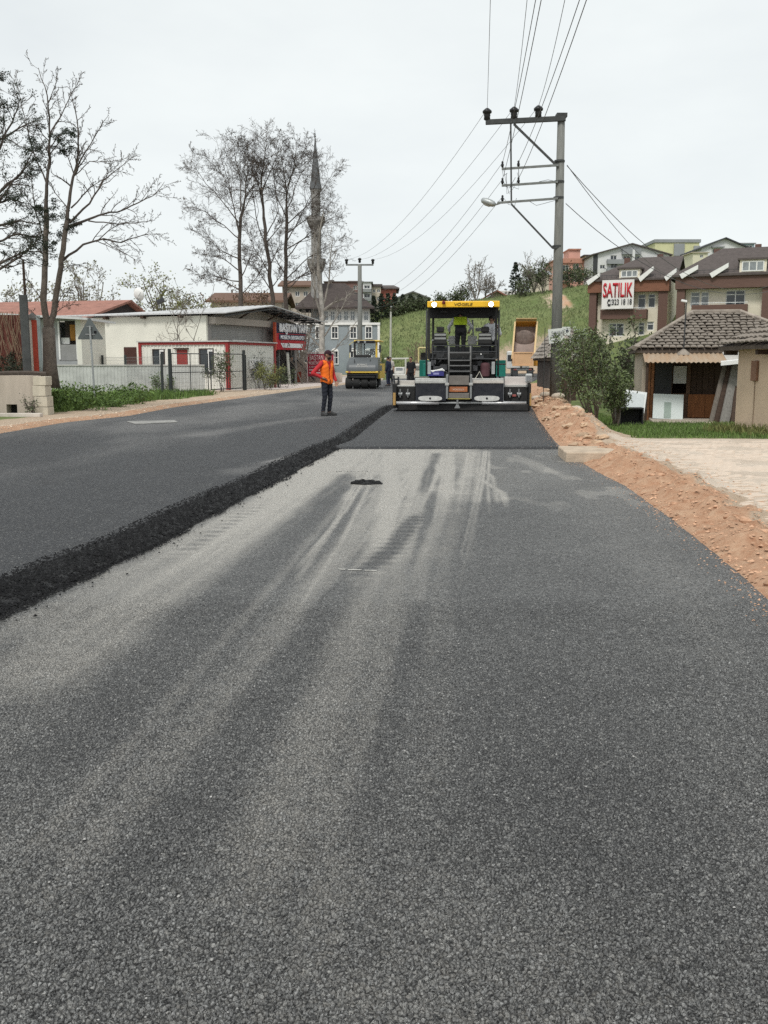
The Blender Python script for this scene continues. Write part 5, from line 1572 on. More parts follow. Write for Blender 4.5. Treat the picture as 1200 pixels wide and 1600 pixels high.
sp = thing('painted_post', 'square red and white painted post beside the tree trunk', 'post', (p0.x - .05, 28.2, TZ))
ph = at(56, 500, 28.2).z - TZ
MB().box(-.02, .10, -.05, .05, -.05, ph).build('red_side', M('post_red', (.40, .06, .035), rough=.6, var=.2), sp)
MB().box(-.13, -.021, -.045, .05, -.05, ph).build('white_side', M('post_white', (.58, .53, .47), rough=.7, var=.2), sp)
MB().lathe([(.09, 0), (.12, .05), (.09, .14), (.02, .2)], (-.01, 0, ph), 10).build('cap', M('cap_grey', (.2, .19, .18)), sp)
p0 = at(47, 590, 27.9); p1 = at(36, 405, 27.9)
dp = thing('wooden_pole', 'thin dark pole leaning beside the big bare tree', 'pole', (p0.x, 27.9, TZ))
MB().tube([(0, 0, -.1), (p1.x - p0.x, 0, p1.z - TZ)], [.05, .035], 7).build('shaft', WOOD_D, dp)
MB().box(-.16, .06, -.08, -.0, 0, 2.3).build('board', M('dark_grey_board', (.085, .09, .09), var=.3), dp)

# ---- low shed with the boarded opening
p0 = at(126, 552, 47.5)
sd = thing('lean_to_shed', 'low shed with white roof edge and an orange board in its opening', 'shed', (p0.x - 8.0, 47.5, 0))
shh = at(126, 498, 47.5).z
z1, z2 = at(100, 552, 47.5).z, at(100, 503, 47.5).z
xo0, xo1 = at(94, 552, 47.5).x - (p0.x - 8.0), at(121, 552, 47.5).x - (p0.x - 8.0)
m_ = MB(); wall_open(m_, 0, 7.85, -.1, shh, [(xo0, xo1, z1, z2 + .05), (1.2, 3.0, z1, z2)], 0, .2)
m_.face([(7.85, 0, -.1), (7.85, 4, -.1), (7.85, 4, shh), (7.85, 0, shh)]); m_.face([(0, 4, -.1), (0, 0, -.1), (0, 0, shh), (0, 4, shh)]); m_.face([(7.85, 4, -.1), (0, 4, -.1), (0, 4, shh), (7.85, 4, shh)])
m_.build('wall', M('shed_grey_wall', (.33, .34, .34), rough=.9, var=.2, scale=1), sd)
MB().box(7.86, 8.1, -.1, 4, -.1, shh).build('white_corner_wall', WWALL, sd)
MB().box(xo0, xo1, .9, 1, z1 - .3, z2 + .3).build('inner_wall', M('shed_inner', (.20, .17, .15), var=.3), sd)
MB().box(xo0 + .42, xo1 - .05, .35, .4, z1 + .62, z2 - .12).build('orange_board', M('orange_board', (.46, .22, .04), rough=.6, var=.2), sd)
MB().box(xo0 + .02, xo0 + .42, .2, .28, z1 + .45, z2 - .75).build('white_sheet', WHITE, sd)
MB().box(xo0 - .03, xo1 + .03, -.02, .03, z1 - .35, z1 + .42).build('grey_panel', M('shed_grey_panel', (.25, .25, .245), var=.15), sd)
MB().box(xo1 - .03, xo1 + .05, -.05, .0, z1 - .3, z2 + .05).box(xo0 - .05, xo0 + .03, -.05, .0, z1 - .3, z2 + .05).build('frame_post', WFRAME, sd)
rr_ = MB().prism([(-.2, -.7, shh + .38), (8.6, -.7, shh - .08), (8.6, -.7, shh + .02), (-.2, -.7, shh + .48)], (0, 5, 0)).build('roof', M('white_roof_sheet', (.55, .55, .55), rough=.5, var=.15, scale=1, streak=(6, 1, 1)), sd)
p0 = at(80, 590, 45.5); p1 = at(205, 590, 50.0)
yw = thing('yard_wall', 'low whitish ribbed yard wall behind the mesh fence', 'wall', (p0.x - 4, 45.8, 0), .10)
yl = 11.0
m_ = MB().box(0, yl, 0, .12, -.1, 1.35); m_.build('wall_body', M('yard_wall_white', (.46, .47, .455), rough=.85, var=.2, scale=1.5), yw)
m_ = MB(); ribbed(m_, .05, yl - .05, -.05, 1.33, lambda u, d: (u, -d - .001), .16, .014); m_.build('ribs', M('yard_wall_white', (.46, .47, .455)), yw)
MB().box(-.02, yl + .02, -.05, .17, 1.352, 1.41).build('coping', M('yard_coping', (.45, .44, .42), var=.15), yw)

# ---- red roofed house behind, with its dish
p0, p1 = at(127, 497, 68), at(238, 487, 78)
rh = thing('red_roofed_house', 'long house with a red roof and dark gable behind the workshop', 'house', (p0.x, 68, 0), math.atan2(10, p1.x - p0.x))
rw_ = math.hypot(10, p1.x - p0.x)
ez = p0.z
rz2 = at(207, 469, 74.2).z
MB().box(.15, rw_ - .15, .3, 13, -.1, ez - .1).build('wall', WWALL, rh)
gable_roof(rh, -.4, rw_ + .3, -.5, 13.4, ez, rz2, REDTILE, .16, along='Y', ridge=rw_ * .6)
MB().prism([(.1, .05, ez - .1), (rw_ - .1, .05, ez - .1), (rw_ * .6, .05, rz2 - .2)], (0, .2, 0)).build('dark_gable', M('dark_gable_board', (.04, .035, .035), var=.3), rh)
dd = at(202, 465, 71)
ds = thing('satellite_dish', 'white satellite dish standing on the red roofed house', 'dish', (dd.x, 73.4, rz2 - .25))
MB().tube([(0, 0, -.2), (0, 0, .5)], .03, 6).build('mast', STEEL_G, ds)
dm_ = MB().lathe([(.02, -.12), (.25, -.09), (.42, .0), (.5, .09), (.49, .1), (.40, .02), (.24, -.07), (.02, -.1)], (0, 0, 0), 18, 'X').build('dish', WHITE, ds, smooth=True)
dm_.location = (.05, 0, .62); dm_.rotation_euler = (0, R(-12), R(62))
MB().tube([(.0, 0, .4), (.35, -.4, .75)], .015, 5).build('feed_arm', STEEL_G, ds)
dd = at(229, 467, 72)
fl = thing('floodlight', 'small dark floodlight on a stalk at the end of the red roof', 'floodlight', (dd.x, 76.5, ez + .2))
MB().tube([(0, 0, 0), (.05, 0, max(.5, dd.z - ez - .2))], .03, 5).build('stalk', STEEL_D, fl)
MB().box(-.3, .3, -.15, .15, max(.5, dd.z - ez - .2) - .05, max(.5, dd.z - ez - .2) + .3, rot=Euler((0, R(-25), 0))).build('lamp_head', STEEL_D, fl, bevel=.04)

# ---- bluish mosque and its minaret
MQ = 115.0
q0, q1 = at(440, 507, MQ), at(592, 507, MQ)
mq = thing('mosque', 'blue grey mosque with white arched windows and dark tiled roof', 'mosque', (q0.x, MQ, 0))
mw = q1.x - q0.x; mh = q1.z
BLU = M('blue_grey_render', (.25, .285, .305), rough=.85, var=.14, scale=.5)
XM = lambda px: (px - 440) / 152 * mw
ZM = lambda py: at(500, py, MQ).z
win = []
for px in (475, 498, 523, 552, 576):
    for (ya, yb) in ((511, 528), (549, 568)):
        win.append((XM(px) - .32, XM(px) + .32, ZM(yb), ZM(ya)))
m_ = MB(); wall_open(m_, 0, mw, -.2, mh, win, 0, .25)
m_.face([(mw, 0, -.2), (mw, 12, -.2), (mw, 12, mh), (mw, 0, mh)]); m_.face([(0, 12, -.2), (0, 0, -.2), (0, 0, mh), (0, 12, mh)]); m_.face([(0, 0, mh), (mw, 0, mh), (mw, 12, mh), (0, 12, mh)])
m_.build('wall', BLU, mq)
for a, b, c, d in win:
    f = MB()
    f.box(a - .10, a, -.09, -.003, c, d).box(b, b + .10, -.09, -.003, c, d).box(a - .12, b + .12, -.10, -.003, c - .12, c - .001)
    arch = [((a + b) / 2 + (b - a + .2) / 2 * math.cos(t), -.09, d + .38 * math.sin(t)) for t in [math.pi * k / 8 for k in range(9)]]
    f.prism(arch[::-1], (0, .087, 0))
    fw = f.build('window', WHITE, mq)
    MB().box(a, b, .1, .12, c, d).build('pane', GLASS, fw)
    MB().box((a + b) / 2 - .03, (a + b) / 2 + .03, .05, .098, c, d).box(a, b, .05, .095, (c + d) / 2 - .03, (c + d) / 2 + .03).build('muntin', WHITE, fw)
MB().box(-.15, mw + .15, -.18, -.002, mh - .05, mh + .22).box(-.12, .16, -.12, -.002, -.2, mh - .051).box(mw - .16, mw + .12, -.12, -.002, -.2, mh - .051).build('cornice', WHITE, mq)
u0, u1 = XM(503), XM(577); uz = ZM(480)
uw = []
for k in range(7):
    x = u0 + (u1 - u0) * (k + .5) / 7
    uw.append((x - .26, x + .26, mh + .5, uz - .35))
m_ = MB(); wall_open(m_, u0, u1, mh + .1, uz, uw, 1.5, .2)
m_.face([(u1, 1.5, mh), (u1, 9, mh), (u1, 9, uz), (u1, 1.5, uz)]); m_.face([(u0, 9, mh), (u0, 1.5, mh), (u0, 1.5, uz), (u0, 9, uz)])
dru = m_.build('upper_storey', M('mosque_white', (.58, .57, .54), rough=.9, var=.1), mq)
for a, b, c, d in uw:
    window(dru, a, b, c, d, 1.66, WFRAME, GLASS2, .06, 1, .6)
gable_roof(mq, u0 - 3.2, u1 + .6, .6, 10, uz + .05, ZM(437), M('mosque_dark_roof', (.065, .052, .048), rough=.85, var=.25), .2, hip0=2.6, hip1=3.6, name='roof')
MB().box(XM(470), XM(520), -2.6, -.01, -.1, ZM(566)).build('porch', M('porch_beige', (.42, .38, .33), var=.2), mq)
pn = MB()
MBH = MB
mnx = at(496, 560, 118)
mt = thing('minaret', 'slender stone minaret with two balconies and a dark pointed cap', 'minaret', (mnx.x, 118, 0))
ZN = lambda py: at(496, py, 118).z
STN = M('minaret_stone', (.25, .245, .235), rough=.9, var=.28, scale=2.2, bump=.2)
STD = M('minaret_lead', (.105, .11, .115), rough=.6, var=.25, scale=1.2)
MB().box(-1.3, 1.3, -1.3, 1.3, -.2, 5.0).build('base', STN, mt)
MB().lathe([(1.1, 5.0), (.9, 6.2), (.72, 7.0), (.66, ZN(425))], (0, 0, 0), 16).build('shaft', STN, mt, smooth=False)
MB().lathe([(.74, ZN(425)), (.95, ZN(418)), (1.12, ZN(412)), (1.12, ZN(405)), (1.02, ZN(405)), (1.02, ZN(411))], (0, 0, 0), 16).build('balcony', STN, mt)
MB().lathe([(.62, ZN(412)), (.60, ZN(352))], (0, 0, 0), 16).build('shaft', STN, mt)
MB().lathe([(.66, ZN(358)), (.9, ZN(352)), (1.1, ZN(346)), (1.1, ZN(339)), (1.0, ZN(339)), (1.0, ZN(345))], (0, 0, 0), 16).build('balcony', M('minaret_stone_dark', (.21, .20, .19), rough=.9, var=.3, scale=2), mt)
MB().lathe([(.54, ZN(346)), (.54, ZN(300)), (.60, ZN(299)), (.60, ZN(295))], (0, 0, 0), 16).build('upper_shaft', STN, mt)
MB().lathe([(.70, ZN(296)), (.60, ZN(285)), (.03, ZN(214))], (0, 0, 0), 16).build('cap', STD, mt)
MB().lathe([(.03, ZN(215)), (.12, ZN(213)), (.03, ZN(211)), (.09, ZN(209.5)), (.02, ZN(208)), (.01, ZN(203))], (0, 0, 0), 8).build('finial', STD, mt)

# ---- blocks on the slope behind the mosque
block('apartment_block', 'mauve brown block with flat dark roof behind the mosque roof', 508, 566, 441, 182, bt(182, -6), 12, M('mauve_render', (.17, .10, .09), rough=.9, var=.18, scale=.4), [(540, 546, 446, 453), (552, 558, 446, 453)], roof=('flat', 439.5, BROWNROOF),
      extra=[('chimney', 513, 521, 436, 441, BROWNROOF, 2, 2), ('roof_house', 543, 566, 438, 441, M('mauve_render', (.17, .10, .09)), 1, 5)])
block('apartment_block', 'white apartment front with stacked grey balconies beside the distant pole', 567, 580, 441, 176, bt(176, -3), 10, WHITEW, [(569, 578, 446, 451), (569, 578, 459, 465), (569, 578, 473, 479)], balc=[(567, 580, 452, 457), (567, 580, 466, 471), (567, 580, 480, 486)], roof=('flat', 440, GREYW))
block('apartment_block', 'cream apartment block with dark roof left of the brick red one', 581, 595, 448, 180, bt(180, 0), 11, BEIGE, [(582, 587, 452, 457), (589, 594, 452, 457), (582, 587, 464, 470), (589, 594, 464, 470), (582, 587, 477, 483), (589, 594, 477, 483)], roof=('flat', 444, BROWNROOF))
block('apartment_block', 'brick red windowless apartment gable with dark hip roof', 595, 619, 450, 181, bt(181, 2), 11, M('brick_red_render', (.36, .13, .10), rough=.9, var=.14, scale=.5), [], roof=('hip', 442, BROWNROOF))
block('brown_house', 'wide brown roofed house behind the bare tree group', 330, 440, 470, 120, 0, 12, BEIGE, [(350, 360, 478, 488), (390, 400, 478, 488)], cat='house', roof=('gable', 452, M('brown_tile_roof', (.15, .09, .065), rough=.9, var=.2)))
block('apartment_block', 'beige apartment block with small windows behind the tree group', 441, 486, 446, 140, 0, 10, M('greyish_beige_render', (.40, .35, .30), rough=.9, var=.25, scale=.6), [(446, 452, 455, 463), (461, 468, 455, 463), (474, 481, 455, 463), (446, 452, 473, 482), (461, 468, 473, 482), (474, 481, 473, 482)], roof=('gable', 434, M('brown_tile_roof', (.15, .09, .065))))
# ------------------------------------------------------------------ machines
def mapper(zx0, zy0, zs, org, yaw):
    c, s = math.cos(yaw), math.sin(yaw)
    def P(zx, zy, y=0.0):
        p = at(zx0 + zx / zs, zy0 + zy / zs, org[1] + y) - Vector(org)
        return Vector((c * p.x + s * p.y, -s * p.x + c * p.y, p.z))
    return P
def wheel(parent, c, r, w, name='wheel', tyre=RUBBER, rim=None, n=22):
    wt = MB().lathe([(r * .55, -w / 2), (r * .92, -w / 2), (r, -w / 2 + w * .12), (r, w / 2 - w * .12), (r * .92, w / 2), (r * .55, w / 2)], (0, 0, 0), n, 'X').build(name, tyre, parent, loc=c)
    smooth_angle(wt, 40)
    MB().lathe([(r * .15, -w / 2 - .01), (r * .5, -w / 2 + .03), (r * .54, -w / 2 - .012), (r * .54, w / 2 + .012), (r * .5, w / 2 - .03), (r * .15, w / 2 + .01)], (0, 0, 0), n, 'X').build('rim', rim or STEEL_G, wt)
    return wt

# ---- the asphalt paver
PYAW = R(-6.0)
PO = gp(722, 643, .045)
pv = thing('asphalt_paver', 'black and grey asphalt paver with a yellow canopy laying the mat', 'asphalt paver', PO, PYAW)
Q = mapper(590, 450, 4.615, PO, PYAW)
NAVY = M('screed_dark_navy', (.012, .015, .024), rough=.4, var=.3, scale=6, col2=(.035, .036, .042), bump=.15)
LGREY = M('worn_light_steel', (.42, .42, .40), rough=.45, var=.25, scale=5, metal=.2)
BGREY = M('beige_grey_plate', (.50, .47, .43), rough=.6, var=.2, scale=4)
MBLK = M('machine_black', (.018, .019, .021), rough=.5, var=.3, scale=5, col2=(.034, .033, .031))
SLAT = M('tan_grey_step', (.17, .155, .14), rough=.7, var=.25, scale=4)
GRN = M('petrol_green_paint', (.008, .135, .105), rough=.4, var=.15, scale=3)
TIMB = M('ochre_timber', (.40, .25, .09), rough=.7, var=.2, scale=4)
CHR = M('bright_steel_tube', (.55, .55, .55), rough=.35, var=.15, scale=5, metal=.4)
def pbox(name, zx0, zx1, zt, zb, y, d, mat, parent=pv, bevel=.012, P=None):
    P = P or Q
    a, b = P(zx0, zb, y), P(zx1, zt, y)
    yy = (a.y + b.y) / 2
    cx, cz = (a.x + b.x) / 2, (a.z + b.z) / 2
    hx, hz = abs(b.x - a.x) / 2, abs(b.z - a.z) / 2
    return MB().box(-hx, hx, 0, d, -hz, hz).build(name, mat, parent, bevel=bevel, loc=(cx, yy, cz))
# screed
for (xa, xb) in ((272, 494), (676, 908)):
    s_ = pbox('screed_panel', xa, xb, 690, 816, .0, .75, NAVY)
    wt = pbox('walkway_plate', xa - 2, xb + 2, 652, 668, .30, .55, LGREY)
    pbox('walkway_lip', xa - 2, xb + 2, 668, 688, -.02, .32, BGREY if xa > 500 else LGREY)
    a = Q((xa + xb) / 2 - 4, 796, -.012); hw = abs(Q(xb - 28, 796).x - Q(xa + 22, 796).x) / 2
    hz = hw * .21
    pl = [(hw * math.copysign(min(1, abs(math.cos(t)) ** .55), math.cos(t)), 0, hz * math.copysign(abs(math.sin(t)) ** .8, math.sin(t))) for t in [2 * math.pi * k / 28 for k in range(28)]]
    ov = MB().prism(pl[::-1], (0, -.02, 0)).build('oval_plate', M('oval_white', (.55, .55, .53), rough=.5, var=.2, scale=9), pv, loc=a)
    MB().lathe([(hz * .42, -.028), (hz * .42, -.0205)], (0, 0, 0), 14, 'Y').build('plate_hole', BLACK, ov)
pbox('screed_extension', 112, 270, 712, 816, .45, .55, MBLK)
pbox('extension_plate', 112, 270, 668, 706, .55, .45, BGREY)
pbox('extension_lip', 140, 270, 700, 712, .43, .14, LGREY)
pbox('screed_extension', 912, 1084, 715, 816, .45, .55, MBLK)
pbox('extension_plate', 916, 1084, 640, 700, .55, .40, M('pinkish_white_plate', (.60, .55, .52), rough=.6, var=.12))
pbox('extension_lip', 916, 1084, 698, 715, .43, .14, LGREY)
for xa in (150, 205, 940, 1005):
    m_ = MB(); a = Q(xa, 765, .42); m_.tube([a + Vector((0, 0, 0)), a + Vector((0, -.0, .0)) + Vector((.12, 0, .0))], .06, 8); m_.tube([a + Vector((.06, -.03, -.1)), a + Vector((.06, -.03, .16))], .025, 6); m_.build('hydraulic_cylinder', STEEL_G, pv)
pbox('tail_lamp', 970, 1000, 768, 784, .41, .05, M('worn_red_lamp', (.35, .10, .09), rough=.4))
pbox('dark_skirt', 136, 1084, 838, 884, .10, .75, MBLK)
for xa, xb, m, r_ in ((135, 440, CHR, .052), (440, 752, STEEL_G, .035), (752, 1070, CHR, .052)):
    MB().tube([Q(xa, 829, .02), Q(xb, 831, .02)], r_, 10).build('guard_tube', m, pv, smooth=True)
m_ = MB(); a = Q(575, 862, -.02)
m_.prism([a + Vector((-.09, 0, -.02)), a + Vector((.09, 0, -.02)), a + Vector((.03, 0, .1)), a + Vector((-.03, 0, .1))], (0, -.03, 0)); m_.tube([a + Vector((0, -.02, .1)), a + Vector((0, -.02, .24))], .03, 6); m_.build('hitch', STEEL_G, pv)
# centre column of steps
pbox('centre_box', 497, 672, 640, 802, .08, .6, MBLK)
for (zt, zb, mat, y) in ((632, 700, SLAT, -.05), (757, 795, SLAT, -.05)):
    pbox('step_plate', 512, 660, zt, zb, y, .12, mat)
sg_ = pbox('maker_plate', 515, 648, 712, 750, -.03, .1, M('rusty_orange_plate', (.36, .13, .055), rough=.6, var=.3, scale=6))
text('VÖGELE', .055, M('pale_plate_letter', (.6, .5, .42)), sg_, (0, -.004, 0), width=.36, depth=.003)
pbox('yellow_tread', 500, 668, 796, 803, -.06, .14, M('yellow_edge', (.35, .31, .10), var=.2))
for xa in (492, 664):
    pbox('step_side', xa, xa + 18, 624, 800, -.07, .3, STEEL_G)
    pbox('step_bracket', xa - 6, xa + 24, 684, 704, -.09, .06, LGREY)
# end gates
pbox('end_plate', 106, 134, 690, 868, .1, 1.3, MBLK)
pbox('end_board', 110, 130, 756, 846, .02, .075, TIMB)
pbox('end_plate', 1086, 1108, 690, 880, .1, 1.3, MBLK)
pbox('end_board', 1096, 1110, 760, 850, .02, .075, TIMB)
cb = pbox('control_box', 1066, 1116, 618, 684, .15, .22, M('control_box_grey', (.50, .51, .50), rough=.5, var=.15), bevel=.04)
pbox('control_panel', 1072, 1110, 632, 672, .135, .012, M('control_panel_dark', (.22, .23, .24), var=.5, scale=30), bevel=0)
MB().tube([Q(1092, 684, .3), Q(1094, 740, .3)], .03, 6).build('control_stalk', MBLK, pv)
MB().tube([Q(1080, 612, .3), Q(1130, 596, .5)], .02, 6).build('control_arm', STEEL_D, pv)
m_ = MB(); m_.tube([Q(150, 640, .5), Q(150, 700, .5)], .03, 6).tube([Q(112, 660, .4), Q(150, 655, .5)], .025, 6).tube([Q(122, 700, .4), Q(116, 630, .4)], .03, 6); m_.build('adjusting_spindle', STEEL_D, pv)
# tractor
pbox('rear_bulkhead', 372, 850, 470, 655, 1.25, .2, MBLK)
pbox('chassis', 372, 858, 520, 820, 1.5, 4.2, MBLK)
pbox('engine_hood', 392, 838, 424, 520, 2.6, 2.2, M('hood_grey', (.10, .105, .11), rough=.45, var=.15))
pbox('platform_floor', 366, 862, 505, 516, .95, 1.5, STEEL_D)
for xa, xb in ((372, 500), (735, 850)):
    tk = pbox('crawler_track', xa - 4, xb, 700, 880, 1.6, 3.6, RUBBER, bevel=.15)
    mt_ = MB(); 
    for k in range(11):
        mt_.box(-.22, .22, .1 + k * .32, .22 + k * .32, -.42, -.36)
    mt_.build('track_pad', STEEL_D, tk)
hp_l = pbox('hopper_wing', 300, 372, 520, 640, 4.6, 1.6, GRN); hp_r = pbox('hopper_wing', 850, 925, 520, 640, 4.6, 1.6, GRN)
for xa, xb, zt, zb in ((326, 360, 545, 636), (852, 924, 553, 640)):
    pbox('side_box', xa, xb, zt, zb, .95, .5, GRN)
pbox('green_top', 850, 926, 545, 554, .94, .52, MBLK)
# clutter of hoses, pumps and dark machinery on the bulkhead
cl = random.Random(8)
m_ = MB()
for k in range(30):
    a = Q(cl.uniform(385, 505) if k % 2 else cl.uniform(685, 840), cl.uniform(480, 640), 1.2)
    b = a + Vector((cl.uniform(-.25, .25), cl.uniform(-.1, 0), cl.uniform(-.35, .35)))
    m_.tube([a, (a + b) / 2 + Vector((0, -cl.uniform(.05, .2), 0)), b], cl.uniform(.012, .03), 5)
m_.build('hydraulic_hose', RUBBER, pv)
m_ = MB()
for k in range(16):
    a = Q(cl.uniform(385, 500) if k % 2 else cl.uniform(690, 835), cl.uniform(490, 640), 1.15)
    m_.box(a.x - cl.uniform(.04, .14), a.x + cl.uniform(.04, .14), a.y - .12, a.y + .1, a.z - cl.uniform(.03, .12), a.z + cl.uniform(.03, .12))
m_.build('valve_block', M('valve_grey', (.055, .056, .06), rough=.5, var=.4, scale=8), pv, bevel=.01)
pbox('filter_can', 512, 668, 586, 612, 1.12, .12, STEEL_D)
MB().lathe([(.02, 0), (.14, .02), (.15, .35), (.13, .42), (.03, .44)], Q(775, 640, .9), 14).build('rolled_hose', M('dark_red_hose', (.07, .03, .035), rough=.7, var=.4), pv)
pbox('white_flap', 740, 752, 472, 500, 1.05, .05, WHITE)
# ladder
for xa in (514, 670):
    a, b = Q(xa, 640, .75), Q(xa, 418, .75)
    MB().tube([a, b], .027, 8).build('ladder_rail', M('ladder_grey', (.17, .17, .165), rough=.5, var=.2), pv, smooth=True)
for zy in (465, 522, 560, 600):
    a, b = Q(517, zy, .75), Q(667, zy, .75)
    MB().box(a.x, b.x, a.y - .02, a.y + .16, a.z - .018, a.z + .018).build('ladder_step', M('ladder_step_grey', (.14, .14, .14), rough=.5), pv, bevel=.004)
# guard rails of the stand
m_ = MB()
m_.tube([Q(395, 416, .95), Q(860, 416, .95)], .022, 6).tube([Q(395, 460, .95), Q(505, 460, .95)], .018, 6).tube([Q(680, 460, .95), Q(860, 460, .95)], .018, 6)
for xa in (397, 505, 680, 858):
    m_.tube([Q(xa, 416, .95), Q(xa, 512, .95)], .02, 6)
m_.build('guard_rail', STEEL_D, pv)
# canopy posts and canopy
for xa, xb, y in ((366, 376, 1.0), (848, 858, 1.0), (396, 404, 2.4), (838, 846, 2.4)):
    a, b = Q(xa + 3, 512, y), Q(xa + 3, 145, y)
    b.x, b.y = a.x, a.y
    MB().box(-.035, .035, -.05, .05, 0, b.z - a.z).build('canopy_post', MBLK, pv, bevel=.01, loc=a)
for xa in (352, 868):
    a, b = Q(xa, 630, .95), Q(xa, 160, .95); b.x = a.x
    MB().tube([a, b], .03, 8).build('outer_post', STEEL_D, pv, smooth=True)
MB().box(-.05, .05, -.04, .04, 0, .38).build('post_foot', GALV, pv, loc=Q(372, 620, .9)); MB().box(-.05, .05, -.04, .04, 0, .38).build('post_foot', GALV, pv, loc=Q(833, 620, .9))
a, b = Q(358, 140, .75), Q(880, 95, .75)
can = MB().box(a.x, b.x, a.y, a.y + .10, a.z, b.z).box(a.x, b.x, a.y + .10, a.y + 2.3, b.z - .10, b.z).box(a.x, a.x + .05, a.y + .1, a.y + 2.3, a.z + .02, b.z - .1).box(b.x - .05, b.x, a.y + .1, a.y + 2.3, a.z + .02, b.z - .1).box(a.x, b.x, a.y + 2.3, a.y + 2.36, a.z, b.z).build('canopy', YEL, pv, bevel=.02)
c1, c2 = Q(368, 222, 2.4), Q(868, 146, 2.4)
MB().box(c1.x, c2.x, c1.y - .3, c1.y - .22, c1.z, a.z + .02).build('sun_blind', BLACK, pv)
MB().box(a.x + .06, b.x - .06, a.y + .12, a.y + 2.28, a.z + .02, b.z - .105).build('canopy_lining', BLACK, pv)
m_ = MB()
for xa in (480, 690):
    q_ = Q(xa, 172, 1.6); m_.box(q_.x - .12, q_.x + .12, q_.y, q_.y + .1, q_.z - .02, q_.z + .03)
m_.build('roof_lamp', STEEL_D, pv)
LIT = M('lit_work_lamp', (1.0, .97, .88), rough=.3, var=0, emit=9)
for xa in (410, 818):
    q_ = Q(xa, 122, .75); q_.y = a.y - .125
    MB().lathe([(.075, 0), (.085, .03), (.06, .12)], q_, 16, 'Y').build('work_lamp', STEEL_D, pv)
    MB().lathe([(.068, -.012), (.072, -.001)], q_, 16, 'Y').build('lamp_lens', LIT, pv)
q_ = Q(478, 118, .75); q_.y = a.y - .06; MB().lathe([(.05, 0), (.055, .05), (.03, .1), (.035, .12)], q_, 12).build('beacon', M('dark_red_beacon', (.12, .012, .01), rough=.3), pv)
text('VÖGELE', .085, M('canopy_letter', (.10, .075, .02), rough=.5), pv, Vector((Q(620, 119, .75).x, a.y - .012, Q(620, 119, .75).z)), name='maker_lettering', width=.56, bold=.01, depth=.01, shear=.15)
# seats, consoles
def seat(zx0, zx1):
    cx = (zx0 + zx1) / 2
    c = Q(cx, 408, 1.1); w = (Q(zx1, 408, 1.1).x - Q(zx0, 408, 1.1).x)
    top = Q(cx, 322, 1.1).z - c.z
    hr = Q(cx, 278, 1.1).z - c.z
    bk = MB().box(-w / 2, w / 2, 0, .1, 0, top, taper=(.85, 1)).build('seat_back', MBLK, pv, bevel=.04, loc=c)
    for z in (.16, .27):
        MB().box(-w * .42, w * .42, -.012, -.001, z, z + .06).build('back_rib', M('seat_rib_grey', (.26, .27, .26), rough=.5), bk)
    MB().box(-w * .28, w * .28, .01, .09, top + .005, hr).build('head_rest', MBLK, pv, bevel=.04, loc=c)
    MB().box(-w * .5, w * .5, .1, .58, -.05, .1).build('seat_cushion', MBLK, pv, bevel=.04, loc=c)
    MB().box(-w * .3, w * .3, .2, .5, -.45, -.05).build('seat_base', STEEL_D, pv, loc=c)
    for s in (-1, 1):
        MB().box(s * w * .56 - .035, s * w * .56 + .035, .05, .45, .1, .16).build('arm_rest', STEEL_G, pv, bevel=.02, loc=c)
seat(402, 500); seat(722, 826)
pbox('console', 510, 560, 345, 408, 1.7, .3, M('console_grey', (.52, .52, .50), rough=.5, var=.2))
pbox('console', 650, 716, 345, 408, 1.7, .3, M('console_grey', (.34, .34, .33)))
pbox('screen', 705, 775, 290, 312, 2.4, .06, STEEL_G)
m_ = MB(); m_.tube([Q(690, 345, 1.9), Q(684, 230, 1.9)], .03, 6); m_.tube([Q(680, 330, 1.9), Q(640, 390, 1.8)], .02, 6); m_.build('exhaust_pipe', STEEL_G, pv)
pbox('white_cover', 704, 790, 286, 296, 3.0, .5, WHITE)
# loose things riding on the paver
cr = Q(420, 634, .85)
o = thing('crate', 'dark blue plastic crate with a white rag on the paver step', 'crate', Vector(PO) + Euler((0, 0, PYAW)).to_matrix() @ cr, PYAW)
BLU2 = M('blue_plastic', (.035, .035, .17), rough=.5, var=.15)
MB().box(-.25, .25, 0, .03, 0, .15).box(-.25, .25, .3, .33, 0, .15).box(-.25, -.22, .03, .3, 0, .15).box(.22, .25, .03, .3, 0, .15).box(-.22, .22, .03, .3, 0, .02).build('case', BLU2, o)
MB().box(-.08, .1, -.004, -.001, .04, .1).build('label', M('crate_label', (.25, .25, .45)), o)
rg_ = MB(); rg_.tube([(-.25, .05, .16), (-.1, .02, .14), (.05, .04, .17), (.2, .0, .2), (.27, .0, .16)], [.02, .035, .03, .04, .02], 6); rg_.build('rag', WHITE, o)
fo = Q(735, 640, .2)
o = thing('folding_rule', 'pale folded measuring stand on the screed walkway', 'measuring tool', Vector(PO) + Euler((0, 0, PYAW)).to_matrix() @ fo, PYAW)
MB().tube([(-.13, 0, -.06), (.0, 0, .16), (.10, 0, -.06)], .012, 5).build('rod', M('pale_rod', (.6, .58, .5)), o)

